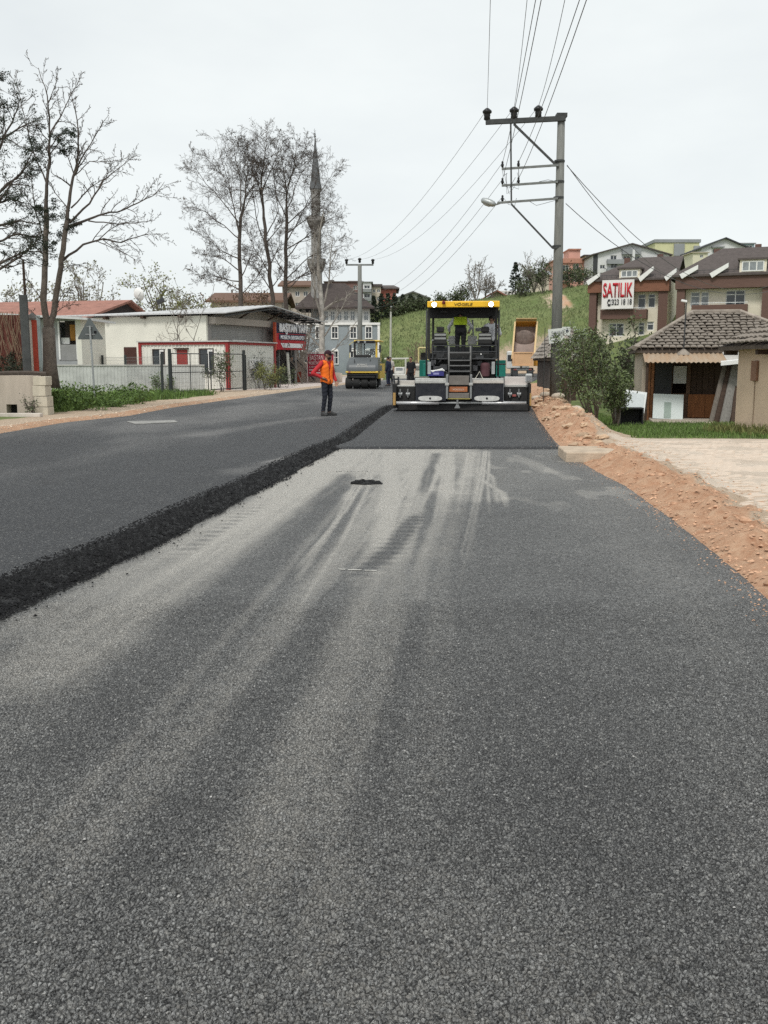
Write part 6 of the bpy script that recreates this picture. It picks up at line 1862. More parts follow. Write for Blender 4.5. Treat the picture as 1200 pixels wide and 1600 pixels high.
# ---- pneumatic roller
RO = gp(565.6, 608, .09)
rl = thing('pneumatic_roller', 'yellow and grey rubber tyred roller driving away from the viewer', 'roller', RO, R(-6))
Q2 = mapper(530, 510, 8.571, RO, R(-6))
GH = M('roller_hood_grey', (.105, .115, .12), rough=.4, var=.12, scale=1)
YP = M('roller_yellow', (.66, .45, .07), rough=.45, var=.12, scale=2)
rb = lambda nm, xa, xb, zt, zb, y, d, m, bev=.02: pbox(nm, xa, xb, zt, zb, y, d, m, rl, bev, Q2)
r_ = abs(Q2(0, 690, .4).z - Q2(0, 843, .4).z) / 2
for xa, xb in ((88, 178), (190, 285), (300, 395), (410, 500)):
    a, b = Q2(xa, 760, .45), Q2(xb, 760, .45)
    wheel(rl, ((a.x + b.x) / 2, a.y, r_ + .01), r_, (b.x - a.x) * .95, rim=M('tyre_rim_white', (.5, .5, .48), var=.2))
for k in range(3):
    a, b = Q2(120 + k * 115, 760, .45), Q2(200 + k * 115, 760, .45)
    wheel(rl, ((a.x + b.x) / 2 + .05, 3.6, r_ + .01), r_, (b.x - a.x) * 1.1)
MB().tube([(-.92, Q2(0, 760, .45).y, r_), (.78, Q2(0, 760, .45).y, r_)], .07, 8).build('axle', STEEL_D, rl)
rb('frame', 100, 505, 625, 700, .25, 3.8, MBLK)
rb('yellow_bumper', 82, 522, 600, 624, -.02, .3, YP)
a, b, c_, d_ = Q2(92, 598, .05), Q2(525, 598, .05), Q2(498, 415, .55), Q2(130, 415, .55)
hd = MB(); prof = []
for t in range(9):
    f = t / 8
    z = a.z + (c_.z - a.z) * f
    y = a.y + .0 + (.55) * (f ** 2.2)
    hw = (b.x - a.x) / 2 * (1 - .13 * f ** 2.5)
    prof.append((hw, y, z))
cx = (a.x + b.x) / 2
for hw, y, z in prof:
    i0 = len(hd.v)
    hd.v += [(cx - hw, y + .10, z), (cx - hw + .14, y, z), (cx + hw - .14, y, z), (cx + hw, y + .10, z), (cx + hw, 2.0, z), (cx - hw, 2.0, z)]
for j in range(8):
    for k in range(6):
        p_, q_ = j * 6 + k, j * 6 + (k + 1) % 6
        hd.f.append((p_, q_, q_ + 6, p_ + 6))
hd.f.append(tuple(range(48, 54)))
ho = hd.build('hood', GH, rl); smooth_angle(ho, 30)
q0 = Q2(305, 530, .0)
def hood_y(z):
    f = max(0, (z - a.z) / (c_.z - a.z)); return a.y + .55 * f ** 2.2
text('BOMAG', .10, M('hood_letter', (.55, .54, .50)), rl, (q0.x, hood_y(Q2(0, 512, .05).z) - .03, Q2(0, 512, .05).z), rot=(R(75), 0, 0), name='maker_lettering', width=.5)
text('BW 24 RH', .06, M('hood_letter', (.55, .54, .50)), rl, (q0.x, hood_y(Q2(0, 537, .05).z) - .02, Q2(0, 537, .05).z), rot=(R(80), 0, 0), name='type_lettering', width=.62)
for xa in (205, 415):
    rb('hood_seam', xa - 3, xa + 3, 440, 560, .16, .05, MBLK, 0)
rb('dark_vent', 215, 410, 380, 415, .58, .5, MBLK)
cab_ = rb('cab_floor', 150, 520, 470, 520, 1.1, 1.8, MBLK)
for xa, y, m in ((208, .72, MBLK), (500, .72, YP), (208, 2.3, MBLK), (500, 2.3, YP)):
    p0, p1 = Q2(xa, 440, y), Q2(xa, 205, y); p1.x = p0.x
    MB().box(-.055, .055, -.05, .05, 0, p1.z - p0.z).build('cab_post', m, rl, bevel=.015, loc=p0)
rb('roof', 192, 545, 183, 205, .55, 2.0, YP, .04)
rb('roof_bar', 214, 480, 188, 228, .50, .12, BLACK)
for xa in (258, 345, 428):
    q_ = Q2(xa, 207, .49); MB().lathe([(.06, -.01), (.065, .05)], q_, 12, 'Y').build('work_lamp', M('lamp_grey', (.25, .27, .28), rough=.2), rl)
gl_ = MB(); p0, p1 = Q2(228, 395, .80), Q2(488, 232, .80)
gl_.box(p0.x, p1.x, p0.y, p0.y + .012, p0.z, p1.z)
gm = bpy.data.materials.new('cab_glass'); gm.use_nodes = True
gb = gm.node_tree.nodes['Principled BSDF']; gb.inputs['Transmission Weight'].default_value = .9; gb.inputs['Roughness'].default_value = .02; gb.inputs['Base Color'].default_value = (.75, .8, .8, 1); gb.inputs['IOR'].default_value = 1.1
gl_.build('rear_window', gm, rl)
rb('wiper_post', 328, 345, 232, 400, .78, .03, MBLK, 0)
rb('seat_back', 405, 478, 300, 385, 1.3, .15, MBLK, .05)
rb('steering_console', 350, 395, 320, 400, 1.9, .2, STEEL_G)
m_ = MB()
for xa in (150, 548):
    m_.tube([Q2(208 if xa < 300 else 505, 310, .7), Q2(xa, 310, .65)], .018, 5)
    q_ = Q2(xa, 300, .65); m_.box(q_.x - .06, q_.x + .06, q_.y - .03, q_.y, q_.z - .2, q_.z + .2)
m_.build('mirror', STEEL_D, rl)
m_ = MB(); m_.tube([Q2(138, 470, .7), Q2(140, 240, .7), Q2(190, 205, .7)], .02, 6).tube([Q2(558, 470, .9), Q2(560, 300, .9), Q2(540, 215, .9)], .02, 6); m_.build('hand_rail', M('yellow_rail', (.5, .42, .15)), rl)
rb('side_cover', 508, 545, 500, 700, .9, 2.6, YP)
rb('step', 515, 548, 700, 790, 1.6, .5, STEEL_D)
rb('tail_lamp', 120, 150, 604, 620, -.05, .03, M('worn_red_lamp', (.35, .1, .09)), .0)
rb('tail_lamp', 470, 500, 604, 620, -.05, .03, M('worn_red_lamp', (.35, .1, .09)), .0)
rb('spray_bar', 110, 500, 636, 652, .05, .1, STEEL_D)
rb('scraper', 120, 480, 655, 690, .1, .05, MBLK)

# ---- dump truck with raised bed
TY = 97.0
t0 = at(818, 588, TY); TZ0 = Hf(t0.x, TY) + .0
tr = thing('dump_truck', 'dump truck with raised orange bed backed up ahead of the paver', 'dump truck', (t0.x, TY, TZ0), R(-6))
Q3 = mapper(780, 490, 10, (t0.x, TY, TZ0), R(-6))
OR1 = M('truck_bed_orange', (.58, .27, .035), rough=.5, var=.15, scale=1)
OR2 = M('tailgate_dusty_orange', (.60, .37, .21), rough=.7, var=.12, scale=.8)
BEDI = M('bed_inside_dusty', (.27, .215, .19), rough=.85, var=.25, scale=1)
pA, pB = Q3(207, 820, 0), Q3(525, 605, 0)
pC, pD = Q3(255, 205, 2.6), Q3(572, 205, 2.6)
ht = pB.z
top = pC.z
lean = (pC.x - pA.x)
bd = MB()
bl, brr = Vector((pA.x, 0, pA.z + .25)), Vector((pB.x, 0, pA.z + .25))
tl, trr = Vector((pC.x, 2.6, top)), Vector((pD.x, 2.6, top))
nv = Vector((0, -.85, .42)) * 1.05
bd.face([bl, brr, trr, tl])
bed_floor = MB().prism([bl, brr, trr, tl], (0, .10, -.05)).build('bed_floor', BEDI, tr)
for a_, b_ in ((bl, tl), (brr, trr)):
    MB().prism([a_, b_, b_ + nv, a_ + nv], ((.10 if a_ is brr else -.10), 0, 0)).build('bed_side', OR1, tr, bevel=.01)
    MB().prism([a_ + nv, b_ + nv, b_ + nv * 1.08, a_ + nv * 1.08], ((.16 if a_ is brr else -.16), 0, 0)).build('bed_rail', M('pale_orange_rail', (.58, .42, .22), rough=.6, var=.15), tr)
fwb = Vector((0, .0, 0))
MB().prism([tl, trr, trr + nv, tl + nv], (0, .1, .18)).build('bed_front', OR1, tr)
MB().prism([tl + nv + Vector((0, 0, .05)), trr + nv + Vector((0, 0, .05)), trr + nv + Vector((0, -.7, .30)), tl + nv + Vector((0, -.7, .30))], (0, 0, .07)).build('cab_guard', M('pale_orange_rail', (.58, .42, .22)), tr)
mid0, mid1 = bl.lerp(tl, .45), brr.lerp(trr, .45); m2, m3 = bl.lerp(tl, .82), brr.lerp(trr, .82)
hv = MB()
for k in range(7):
    for j in range(5):
        pass
ld = MB(); ld.ball(((mid0.x + m3.x) / 2 , (mid0.y + m2.y) / 2 - .1, (mid0.z + m2.z) / 2 + .1), 1.0, 9, (1.0, .28, .9)); ld.build('stuck_load', M('stuck_asphalt', (.16, .125, .11), rough=.9, var=.3, scale=3), tr)
tg = MB().box(pA.x - .02, pB.x + .02, nv.y - .12, nv.y - .02, pA.z, ht).build('tailgate', OR2, tr, bevel=.02)
MB().box(pA.x - .05, pB.x + .05, nv.y - .19, nv.y - .125, ht - .1, ht + .02).box(pA.x - .05, pB.x + .05, nv.y - .19, nv.y - .125, pA.z, pA.z + .12).box(pA.x - .05, pA.x + .12, nv.y - .185, nv.y - .125, pA.z + .12, ht - .1).box(pB.x - .12, pB.x + .05, nv.y - .185, nv.y - .125, pA.z + .12, ht - .1).build('tailgate_rib', OR2, tg)
MB().box(pA.x + .5, pB.x - .5, -.6, 7.0, .75, 1.0).build('chassis', STEEL_D, tr)
for y in (.4, 1.75, 6.2):
    for x in (pA.x + .15, pB.x - .15):
        wheel(tr, (x, y, .52), .52, .5 if y < 3 else .32)
MB().box(pA.x, pA.x + .55, -.75, -.68, .25, .8).box(pB.x - .55, pB.x, -.75, -.68, .25, .8).build('mud_flap', STEEL_D, tr)
MB().box(pA.x + .1, pB.x - .1, -.8, -.72, .8, .95).build('under_run_bar', STEEL_G, tr)
MB().box(pA.x + .12, pA.x + .4, -.83, -.80, .82, .93).box(pB.x - .4, pB.x - .12, -.83, -.80, .82, .93).build('tail_lamp', M('worn_red_lamp', (.35, .1, .09)), tr)
MB().tube([((pA.x + pB.x) / 2, 4.2, 1.0), ((pA.x + pB.x) / 2, 2.3, top - 1.0)], .12, 8).build('lift_ram', STEEL_G, tr)
cbk = MB().box(pA.x - .45, pB.x - .1, 5.3, 7.6, .9, 2.75).build('cab', M('truck_cab_white', (.62, .62, .60), rough=.4, var=.08), tr, bevel=.12)
MB().box(pA.x - .38, pA.x + .7, 5.27, 5.297, 1.7, 2.35).box(pA.x + 1.2, pB.x - .3, 5.27, 5.297, 1.7, 2.35).build('cab_window', GLASS, cbk)
pbx = Q3(575, 755, .6)
MB().box(pbx.x - .35, pbx.x + .45, .2, .6, pbx.z - .4, pbx.z + .4).build('side_tank', OR1, tr, bevel=.06)

# ---- small machines and the flatbed seen between roller and paver
Y4 = 62.0
p0 = at(657, 600, Y4)
lo = thing('compact_loader', 'small machine with a pale yellow cab frame behind the paver', 'loader', (p0.x, Y4, Hf(p0.x, Y4) + .1), R(-6))
Q4 = mapper(530, 510, 8.571, (p0.x, Y4, Hf(p0.x, Y4) + .1), R(-6))
PYL = M('pale_yellow_paint', (.58, .50, .24), rough=.5, var=.12)
lb = lambda nm, xa, xb, zt, zb, y, d, m, bev=.02: pbox(nm, xa, xb, zt, zb, y, d, m, lo, bev, Q4)
for xa in (1062, 1190):
    for y in (0, 1.3):
        p_, q_ = Q4(xa, 480, y), Q4(xa, 290, y); q_.x = p_.x
        MB().tube([p_, q_], .05, 7).build('cab_post', PYL, lo)
lb('cab_roof', 1060, 1195, 276, 296, -.05, 1.45, PYL, .04)
lb('body', 1000, 1200, 500, 690, -.1, 2.6, M('loader_cream', (.55, .52, .45), rough=.5, var=.12), .06)
lb('engine_grille', 1020, 1110, 530, 580, -.13, .03, M('loader_grille', (.20, .19, .17), var=.4, scale=20))
lb('seat', 1090, 1160, 350, 470, .5, .2, MBLK, .05)
lb('bumper', 1000, 1200, 690, 720, -.14, .2, STEEL_D)
p_ = Q4(1100, 760, .3)
for x in (-.75, .75):
    for y in (.4, 2.0):
        wheel(lo, (p_.x + x, y, .42), .42, .32)
Y5 = 84.0
p0 = at(621, 594, Y5)
fl_ = thing('flatbed_truck', 'white flatbed lorry with a pale overhead frame far down the road', 'lorry', (p0.x, Y5, Hf(p0.x, Y5) + .12), R(-6))
Q5 = mapper(530, 510, 8.571, (p0.x, Y5, Hf(p0.x, Y5) + .12), R(-6))
fb = lambda nm, xa, xb, zt, zb, y, d, m, bev=.02: pbox(nm, xa, xb, zt, zb, y, d, m, fl_, bev, Q5)
PW = M('lorry_white', (.58, .57, .54), rough=.5, var=.12)
fb('cab', 735, 870, 545, 640, 2.2, 1.8, PW, .12)
fb('cab_window', 760, 850, 555, 590, 2.17, .02, GLASS2, 0)
fb('bed', 700, 905, 640, 705, 0, 4.0, PW)
fb('tail_board', 705, 900, 650, 700, -.06, .05, M('lorry_cream', (.5, .48, .43), var=.12))
m_ = MB(); m_.box(*[0] * 6) if False else None
fr = MB()
fr.tube([Q5(605, 435, .3), Q5(930, 430, .3)], .075, 6)
for xa in (700, 890):
    fr.tube([Q5(xa, 640, .3), Q5(xa, 433, .3)], .08, 6)
fr.build('overhead_frame', M('pale_frame', (.52, .52, .46), var=.12), fl_)
p_ = Q5(800, 760, .3)
for x in (-.8, .8):
    for y in (.6, 3.2):
        wheel(fl_, (p_.x + x, y, .4), .4, .3)
# ------------------------------------------------------------------ people: one continuous body each, clothes as its children
SKIN = M('skin', (.33, .19, .13), rough=.6, var=.1, scale=8)
HAIR = M('dark_hair', (.012, .010, .009), rough=.7, var=.3, scale=20)
def V(*a): return Vector(a)
def base_pose():
    return dict(pel=V(0, 0, .94), chest=V(0, -.005, 1.33), neck=V(0, .0, 1.47), head=V(0, .025, 1.625),
                hipR=V(.09, 0, .91), kneeR=V(.11, .03, .50), ankR=V(.12, -.02, .09), toeR=V(.15, .14, .035),
                hipL=V(-.09, 0, .91), kneeL=V(-.11, .03, .50), ankL=V(-.12, -.02, .09), toeL=V(-.15, .14, .035),
                shR=V(.185, 0, 1.42), elR=V(.24, -.03, 1.14), wrR=V(.25, .05, .90), hdR=V(.25, .08, .82),
                shL=V(-.185, 0, 1.42), elL=V(-.24, -.03, 1.14), wrL=V(-.25, .05, .90), hdL=V(-.25, .08, .82))
def person(label, loc, rz, pose, wear, voxel=.02, cap=None, hair=True, scale=1.0, look=0.0, hands=True, extra=None):
    J = base_pose(); J.update(pose)
    S = []
    def c(a, b, ra, rb, t): S.append((Vector(a), Vector(b), ra, rb, t))
    p, ch, nk, hd = J['pel'], J['chest'], J['neck'], J['head']
    ax = (J['shR'] - J['shL']).normalized()
    hx = (J['hipR'] - J['hipL']).normalized()
    c(p - hx * .065, p + hx * .065, .115, .115, 'hip')
    mid = p.lerp(ch, .45)
    c(p - hx * .05, mid - ax * .055, .11, .105, 'torso'); c(p + hx * .05, mid + ax * .055, .11, .105, 'torso')
    c(mid - ax * .055, ch - ax * .085, .105, .115, 'torso'); c(mid + ax * .055, ch + ax * .085, .105, .115, 'torso')
    top = nk.lerp(ch, .4)
    c(J['shL'].lerp(top, .18), J['shR'].lerp(top, .18), .075, .075, 'torso')
    c(ch - ax * .07, J['shL'].lerp(nk, .45), .10, .07, 'torso'); c(ch + ax * .07, J['shR'].lerp(nk, .45), .10, .07, 'torso')
    up = (hd - nk).normalized()
    c(nk - up * .05, hd - up * .05, .058, .055, 'neck')
    fw = up.cross(ax) * 1.0
    fw = (Matrix.Rotation(look, 3, up) @ fw).normalized()
    sd = fw.cross(up).normalized()
    c(hd - fw * .02 + up * .025, hd + fw * .015 + up * .03, .088, .086, 'head')
    c(hd + up * .0 + fw * .02, hd - up * .07 + fw * .045, .075, .048, 'head')
    c(hd + fw * .09 + up * .015, hd + fw * .108 - up * .02, .010, .016, 'head')
    for s in (-1, 1):
        c(hd + sd * s * .086 + up * .02, hd + sd * s * .088 - up * .025, .018, .013, 'head')
    for s in 'RL':
        c(J['hip' + s], J['knee' + s], .088, .058, 'leg'); c(J['knee' + s], J['ank' + s], .057, .042, 'shin')
        hl = J['ank' + s] + (J['ank' + s] - J['toe' + s]).normalized() * .03; hl.z = J['toe' + s].z
        c(J['ank' + s], hl, .045, .036, 'foot' + s); c(hl, J['toe' + s], .038, .036, 'foot' + s); c(J['ank' + s], J['toe' + s], .045, .03, 'foot' + s)
        c(J['sh' + s], J['el' + s], .058, .044, 'arm' + s); c(J['el' + s], J['wr' + s], .043, .030, 'fore' + s)
        w, h = J['wr' + s], J['hd' + s]
        d = (h - w).normalized()
        pn = d.cross(fw).normalized() if abs(d.dot(fw)) < .95 else d.orthogonal()
        lat = fw - d * fw.dot(d)
        lat = lat.normalized() if lat.length > .1 else d.orthogonal()
        pm = w + d * .085
        c(w, pm + lat * .025, .026, .024, 'hand'); c(w, pm - lat * .025, .026, .022, 'hand')
        if hands:
            for k, (o, L) in enumerate(((.033, .072), (.012, .082), (-.011, .076), (-.032, .058))):
                a = pm + lat * o; m1 = a + d * L * .5 + pn * .004; m2 = a + d * L + pn * .022
                c(a, m1, .0115, .0105, 'hand'); c(m1, m2, .0105, .0085, 'hand')
            t0 = w + d * .03 + lat * .03; c(t0, t0 + lat * .035 + d * .03, .014, .012, 'hand'); c(t0 + lat * .035 + d * .03, t0 + lat * .04 + d * .065, .012, .010, 'hand')
    mb = MB()
    for a, b, ra, rb, t in S:
        n = 10
        dv = b - a
        if dv.length < 1e-5: dv = V(0, 0, .001)
        u = dv.normalized()
        pts, rad = [], []
        for k in range(4):
            an = math.pi / 2 * k / 3
            pts.append(a - u * ra * math.cos(an)); rad.append(max(.0008, ra * math.sin(an)))
        for k in range(4):
            an = math.pi / 2 * k / 3
            pts.append(b + u * rb * math.sin(an)); rad.append(max(.0008, rb * math.cos(an)))
        mb.tube(pts, rad, n)
    tmp = mb.build('tmp', None)
    rm = tmp.modifiers.new('r', 'REMESH'); rm.mode = 'VOXEL'; rm.voxel_size = voxel; rm.use_smooth_shade = True
    sm = tmp.modifiers.new('s', 'SMOOTH'); sm.factor = .5; sm.iterations = 2
    dg = bpy.context.evaluated_depsgraph_get()
    me = bpy.data.meshes.new_from_object(tmp.evaluated_get(dg))
    om = tmp.data; bpy.data.objects.remove(tmp); bpy.data.meshes.remove(om)
    n = len(me.vertices)
    co = np.empty(n * 3); me.vertices.foreach_get('co', co); co = co.reshape(-1, 3)
    no = np.empty(n * 3); me.vertices.foreach_get('normal', no); no = no.reshape(-1, 3)
    best = np.full(n, 1e9); tg = np.zeros(n, int)
    tags = [s[4] for s in S]
    for i, (a, b, ra, rb, t) in enumerate(S):
        A = np.array(a); D = np.array(b) - A; L = max(1e-9, D @ D)
        tt = np.clip(((co - A) @ D) / L, 0, 1)
        ds = np.linalg.norm(co - (A + tt[:, None] * D), axis=1) - (ra + (rb - ra) * tt)
        m = ds < best; best[m] = ds[m]; tg[m] = i
    vt = np.array(tags)[tg]
    me.materials.clear(); me.materials.append(SKIN); me.name = 'person'
    me.polygons.foreach_set('use_smooth', [True] * len(me.polygons))
    body = bpy.data.objects.new('person', me)
    COL.objects.link(body)
    body.location = loc; body.rotation_euler = (0, 0, rz); body.scale = (scale,) * 3
    tag(body, label, 'person')
    faces = [tuple(pl.vertices) for pl in me.polygons]
    def garment(name, tset, off, mat, zmin=-9, zmax=9, cut=None):
        ts = set()
        for q in tset: ts |= {q + 'R', q + 'L'} if q in ('arm', 'fore', 'foot') else {q}
        ok = np.isin(vt, list(ts)) & (co[:, 2] > zmin) & (co[:, 2] < zmax)
        if cut is not None: ok &= ~cut(co)
        fs = [f for f in faces if all(ok[i] for i in f)]
        used = sorted({i for f in fs for i in f}); mp = {i: k for k, i in enumerate(used)}
        g = MB(); g.v = [tuple(co[i] + no[i] * (off + (.004 if name == 'trousers' else .0012) * math.sin(co[i][2] * 60 + co[i][0] * 35))) for i in used]; g.f = [tuple(mp[i] for i in f) for f in fs]
        o = g.build(name, mat, body, smooth=True)
        sd_ = o.modifiers.new('t', 'SOLIDIFY'); sd_.thickness = .006; sd_.offset = -1
        return o
    for w in wear:
        if w[0] in ('sleeve', 'shoe'):
            for s in 'RL': garment(w[0], {q + s for q in w[1]}, *w[2:])
        else: garment(*w)
    if hair:
        h = MB(); h.ball(tuple(hd + up * .038 - fw * .012), .097, 8)
        h.v = [v for v in h.v]
        fs = []
        cen = hd
        for f in h.f:
            m = sum((Vector(h.v[i]) for i in f), Vector()) / len(f) - cen
            if m.dot(up) > .055 or m.dot(fw) < -.02: fs.append(f)
        h.f = fs; h.build('hair', HAIR, body, smooth=True)
    if cap:
        h = MB(); h.ball(tuple(hd + up * .045), .104, 8, (1, 1, 1))
        h.f = [f for f in h.f if (sum((Vector(h.v[i]) for i in f), Vector()) / len(f) - hd).dot(up) > .04]
        h.prism([hd + fw * .07 + sd * .07 + up * .06, hd + fw * .19 + sd * .05 + up * .045, hd + fw * .19 - sd * .05 + up * .045, hd + fw * .07 - sd * .07 + up * .06], up * .008)
        h.build('cap', cap, body, smooth=False)
    for s in (-1, 1):
        e = MB(); e.ball(tuple(hd + fw * .092 + sd * s * .032 + up * .022), .011, 5); e.build('eye', HAIR, body)
    MB().tube([hd + fw * .094 - up * .055 - sd * .022, hd + fw * .098 - up * .056, hd + fw * .094 - up * .055 + sd * .022], .005, 5).build('mouth', M('lip', (.25, .10, .08), rough=.6), body)
    return body, J, garment, (hd, fw, up, sd)

ORV = M('hi_vis_orange', (.95, .19, .02), rough=.75, var=.08, scale=6)
REDS = M('red_sleeve', (.42, .025, .03), rough=.8, var=.15, scale=8)
NAVYT = M('dark_trousers', (.016, .018, .026), rough=.85, var=.3, scale=8)
SHOE = M('dark_grey_shoe', (.045, .045, .045), rough=.7, var=.3, scale=10)
BLKC = M('black_cloth', (.014, .014, .016), rough=.9, var=.3, scale=8)
WHC = M('white_cloth', (.62, .63, .66), rough=.85, var=.1, scale=6)
LIME = M('hi_vis_lime', (.50, .66, .04), rough=.75, var=.1, scale=6)

wl_ = gp(511, 649, .10)
b_, J_, g_, hd_ = person('man in an orange vest and red sleeves standing with hand on hip', (wl_.x, wl_.y, .09), R(-128),
    dict(kneeR=V(.13, .04, .50), ankR=V(.16, -.01, .09), toeR=V(.20, .15, .035), kneeL=V(-.09, .05, .50), ankL=V(-.085, .0, .09), toeL=V(-.21, .12, .035),
         elR=V(.42, -.13, 1.15), wrR=V(.235, .03, 1.03), hdR=V(.14, .10, .985), elL=V(-.25, .01, 1.15), wrL=V(-.22, .14, .93), hdL=V(-.20, .17, .85), head=V(-.01, .035, 1.625)),
    [('trousers', {'leg', 'shin', 'hip'}, .012, NAVYT, .07, .98), ('shoe', {'foot'}, .008, SHOE), ('sleeve', {'arm', 'fore'}, .012, REDS), ('shirt', {'torso', 'hip'}, .008, REDS, .88, 1.50),
     ('vest', {'torso', 'hip'}, .024, ORV, .86, 1.475, lambda c: (c[:, 1] > .03) & (np.abs(c[:, 0]) < .012 + .22 * np.clip(c[:, 2] - 1.18, 0, 1)))],
    voxel=.0125, cap=M('maroon_black_cap', (.035, .010, .016), rough=.8, var=.3), look=R(18), scale=1.0)
hd, fw, up, sd = hd_
bd_ = MB(); bd_.ball(tuple(hd + fw * .052 - up * .062), .062, 7, (1, 1, .8)); bd_.build('beard', HAIR, b_, smooth=True)
tape = M('reflective_tape', (.66, .60, .42), rough=.35, var=.1)

PVM = Euler((0, 0, PYAW)).to_matrix()
def onp(zx, zy, y): return Vector(PO) + PVM @ Q(zx, zy, y)
# operator climbing onto the stand, leaning over the console
f0 = onp(597, 516, 1.35)
person('machine operator in a lime vest bending forward on the paver stand', f0, PYAW + R(4),
    dict(pel=V(0, -.06, .90), chest=V(-.01, .26, 1.17), neck=V(-.01, .36, 1.26), head=V(.0, .46, 1.32), hipR=V(.09, -.06, .88), hipL=V(-.09, -.06, .88), kneeR=V(.09, .0, .47), kneeL=V(-.10, .06, .50), ankR=V(.09, -.05, .09), ankL=V(-.10, -.02, .09),
         shR=V(.19, .30, 1.25), shL=V(-.20, .30, 1.25), elR=V(.36, .40, 1.04), wrR=V(.30, .56, .92), hdR=V(.28, .62, .88), elL=V(-.36, .38, 1.03), wrL=V(-.34, .55, .90), hdL=V(-.32, .62, .86)),
    [('trousers', {'leg', 'shin', 'hip'}, .014, BLKC, .07, 1.05), ('shoe', {'foot'}, .008, SHOE), ('sleeve', {'arm', 'fore'}, .012, WHC), ('shirt', {'torso', 'hip'}, .010, BLKC, .80, 1.5), ('vest', {'torso'}, .026, LIME, 1.06, 1.5)], voxel=.018)
bt_ = MB().tube([f0 + PVM @ V(-.17, -.13, .93), f0 + PVM @ V(0, -.20, .90), f0 + PVM @ V(.15, -.14, .84)], .02, 6)
f1 = onp(800, 408, 1.25)
person('man in a white shirt seated on the far side of the paver stand', f1 + Vector((.1, .15, -.43)), PYAW + R(-8),
    dict(pel=V(0, 0, .54), chest=V(0, .0, .92), neck=V(0, .02, 1.06), head=V(.0, .05, 1.20), hipR=V(.09, .02, .52), hipL=V(-.09, .02, .52), kneeR=V(.12, .42, .52), kneeL=V(-.12, .42, .52), ankR=V(.12, .44, .10), ankL=V(-.12, .44, .10), toeR=V(.13, .58, .05), toeL=V(-.13, .58, .05),
         shR=V(.185, .0, 1.0), shL=V(-.185, .0, 1.0), elR=V(.27, .06, .76), wrR=V(.22, .28, .72), hdR=V(.2, .36, .72), elL=V(-.27, .06, .76), wrL=V(-.2, .28, .72), hdL=V(-.18, .36, .72)),
    [('trousers', {'leg', 'shin', 'hip'}, .014, NAVYT, .07, .66), ('shoe', {'foot'}, .008, SHOE), ('sleeve', {'arm'}, .014, WHC), ('shirt', {'torso', 'hip'}, .014, WHC, .56, 1.1)], voxel=.02)
pb_ = at(642, 605, 50)
person('man in a black shirt walking behind the paver screed', (pb_.x, 50, .09), R(150),
    dict(kneeR=V(.10, .10, .51), ankR=V(.11, .16, .09), toeR=V(.13, .33, .035), ankL=V(-.11, -.18, .10), toeL=V(-.14, -.02, .035), kneeL=V(-.10, -.02, .50)),
    [('trousers', {'leg', 'shin', 'hip'}, .014, BLKC, .07, 1.0), ('shoe', {'foot'}, .008, SHOE), ('shirt', {'torso', 'hip', 'arm'}, .014, BLKC, .86, 1.5)], voxel=.022, scale=.97)
pb_ = at(603, 603, 58)
person('man in dark navy clothes standing beside the roller', (pb_.x + .15, 58, .09), R(60), {},
    [('trousers', {'leg', 'shin', 'hip'}, .014, M('navy_cloth', (.02, .026, .05), rough=.9, var=.2), .07, 1.0), ('shoe', {'foot'}, .008, SHOE), ('shirt', {'torso', 'hip', 'arm', 'fore'}, .016, M('navy_cloth', (.02, .026, .05)), .86, 1.5)], voxel=.024)
pb_ = at(612, 603, 63)
person('man in a pale shirt beyond the roller', (pb_.x - .1, 63, .09), R(170), {},
    [('trousers', {'leg', 'shin', 'hip'}, .014, NAVYT, .07, 1.0), ('shoe', {'foot'}, .008, SHOE), ('shirt', {'torso', 'hip', 'arm'}, .016, M('pale_cloth', (.45, .42, .38), rough=.9, var=.1), .86, 1.5)], voxel=.024)
pb_ = at(456, 600, 64.5)
person('person in black standing in the workshop doorway', (pb_.x, 64.5, Hf(pb_.x, 64.5)), R(200), {},
    [('trousers', {'leg', 'shin', 'hip'}, .014, BLKC, .07, 1.0), ('shoe', {'foot'}, .008, SHOE), ('shirt', {'torso', 'hip', 'arm', 'fore'}, .016, BLKC, .86, 1.5)], voxel=.024)
# ------------------------------------------------------------------ trees, shrubs, weeds
def grow(mb, p, d, L, r, lvl, maxl, rng, prm, tips):
    """one branch and its side branches"""
    n = (7, 6, 5, 3, 3)[min(lvl, 4)]
    pts, rad, dirs = [p.copy()], [r], [d.copy()]
    cur, dd = p.copy(), d.copy()
    w = prm.get('wander', .16) * (1 + .25 * lvl)
    for k in range(n):
        dd = dd + Vector((rng.gauss(0, w), rng.gauss(0, w), rng.gauss(0, w) + prm.get('up', .06)))
        dd.normalize()
        cur = cur + dd * (L / n)
        pts.append(cur.copy()); rad.append(max(prm.get('rmin', .004), r * (1 - .72 * (k + 1) / n))); dirs.append(dd.copy())
    mb.tube(pts, rad, (7, 6, 5, 3, 3)[min(lvl, 4)], False)
    if lvl < maxl:
        side(mb, pts, rad, dirs, L, lvl, maxl, rng, prm, tips)
    else:
        tips.append(cur.copy())
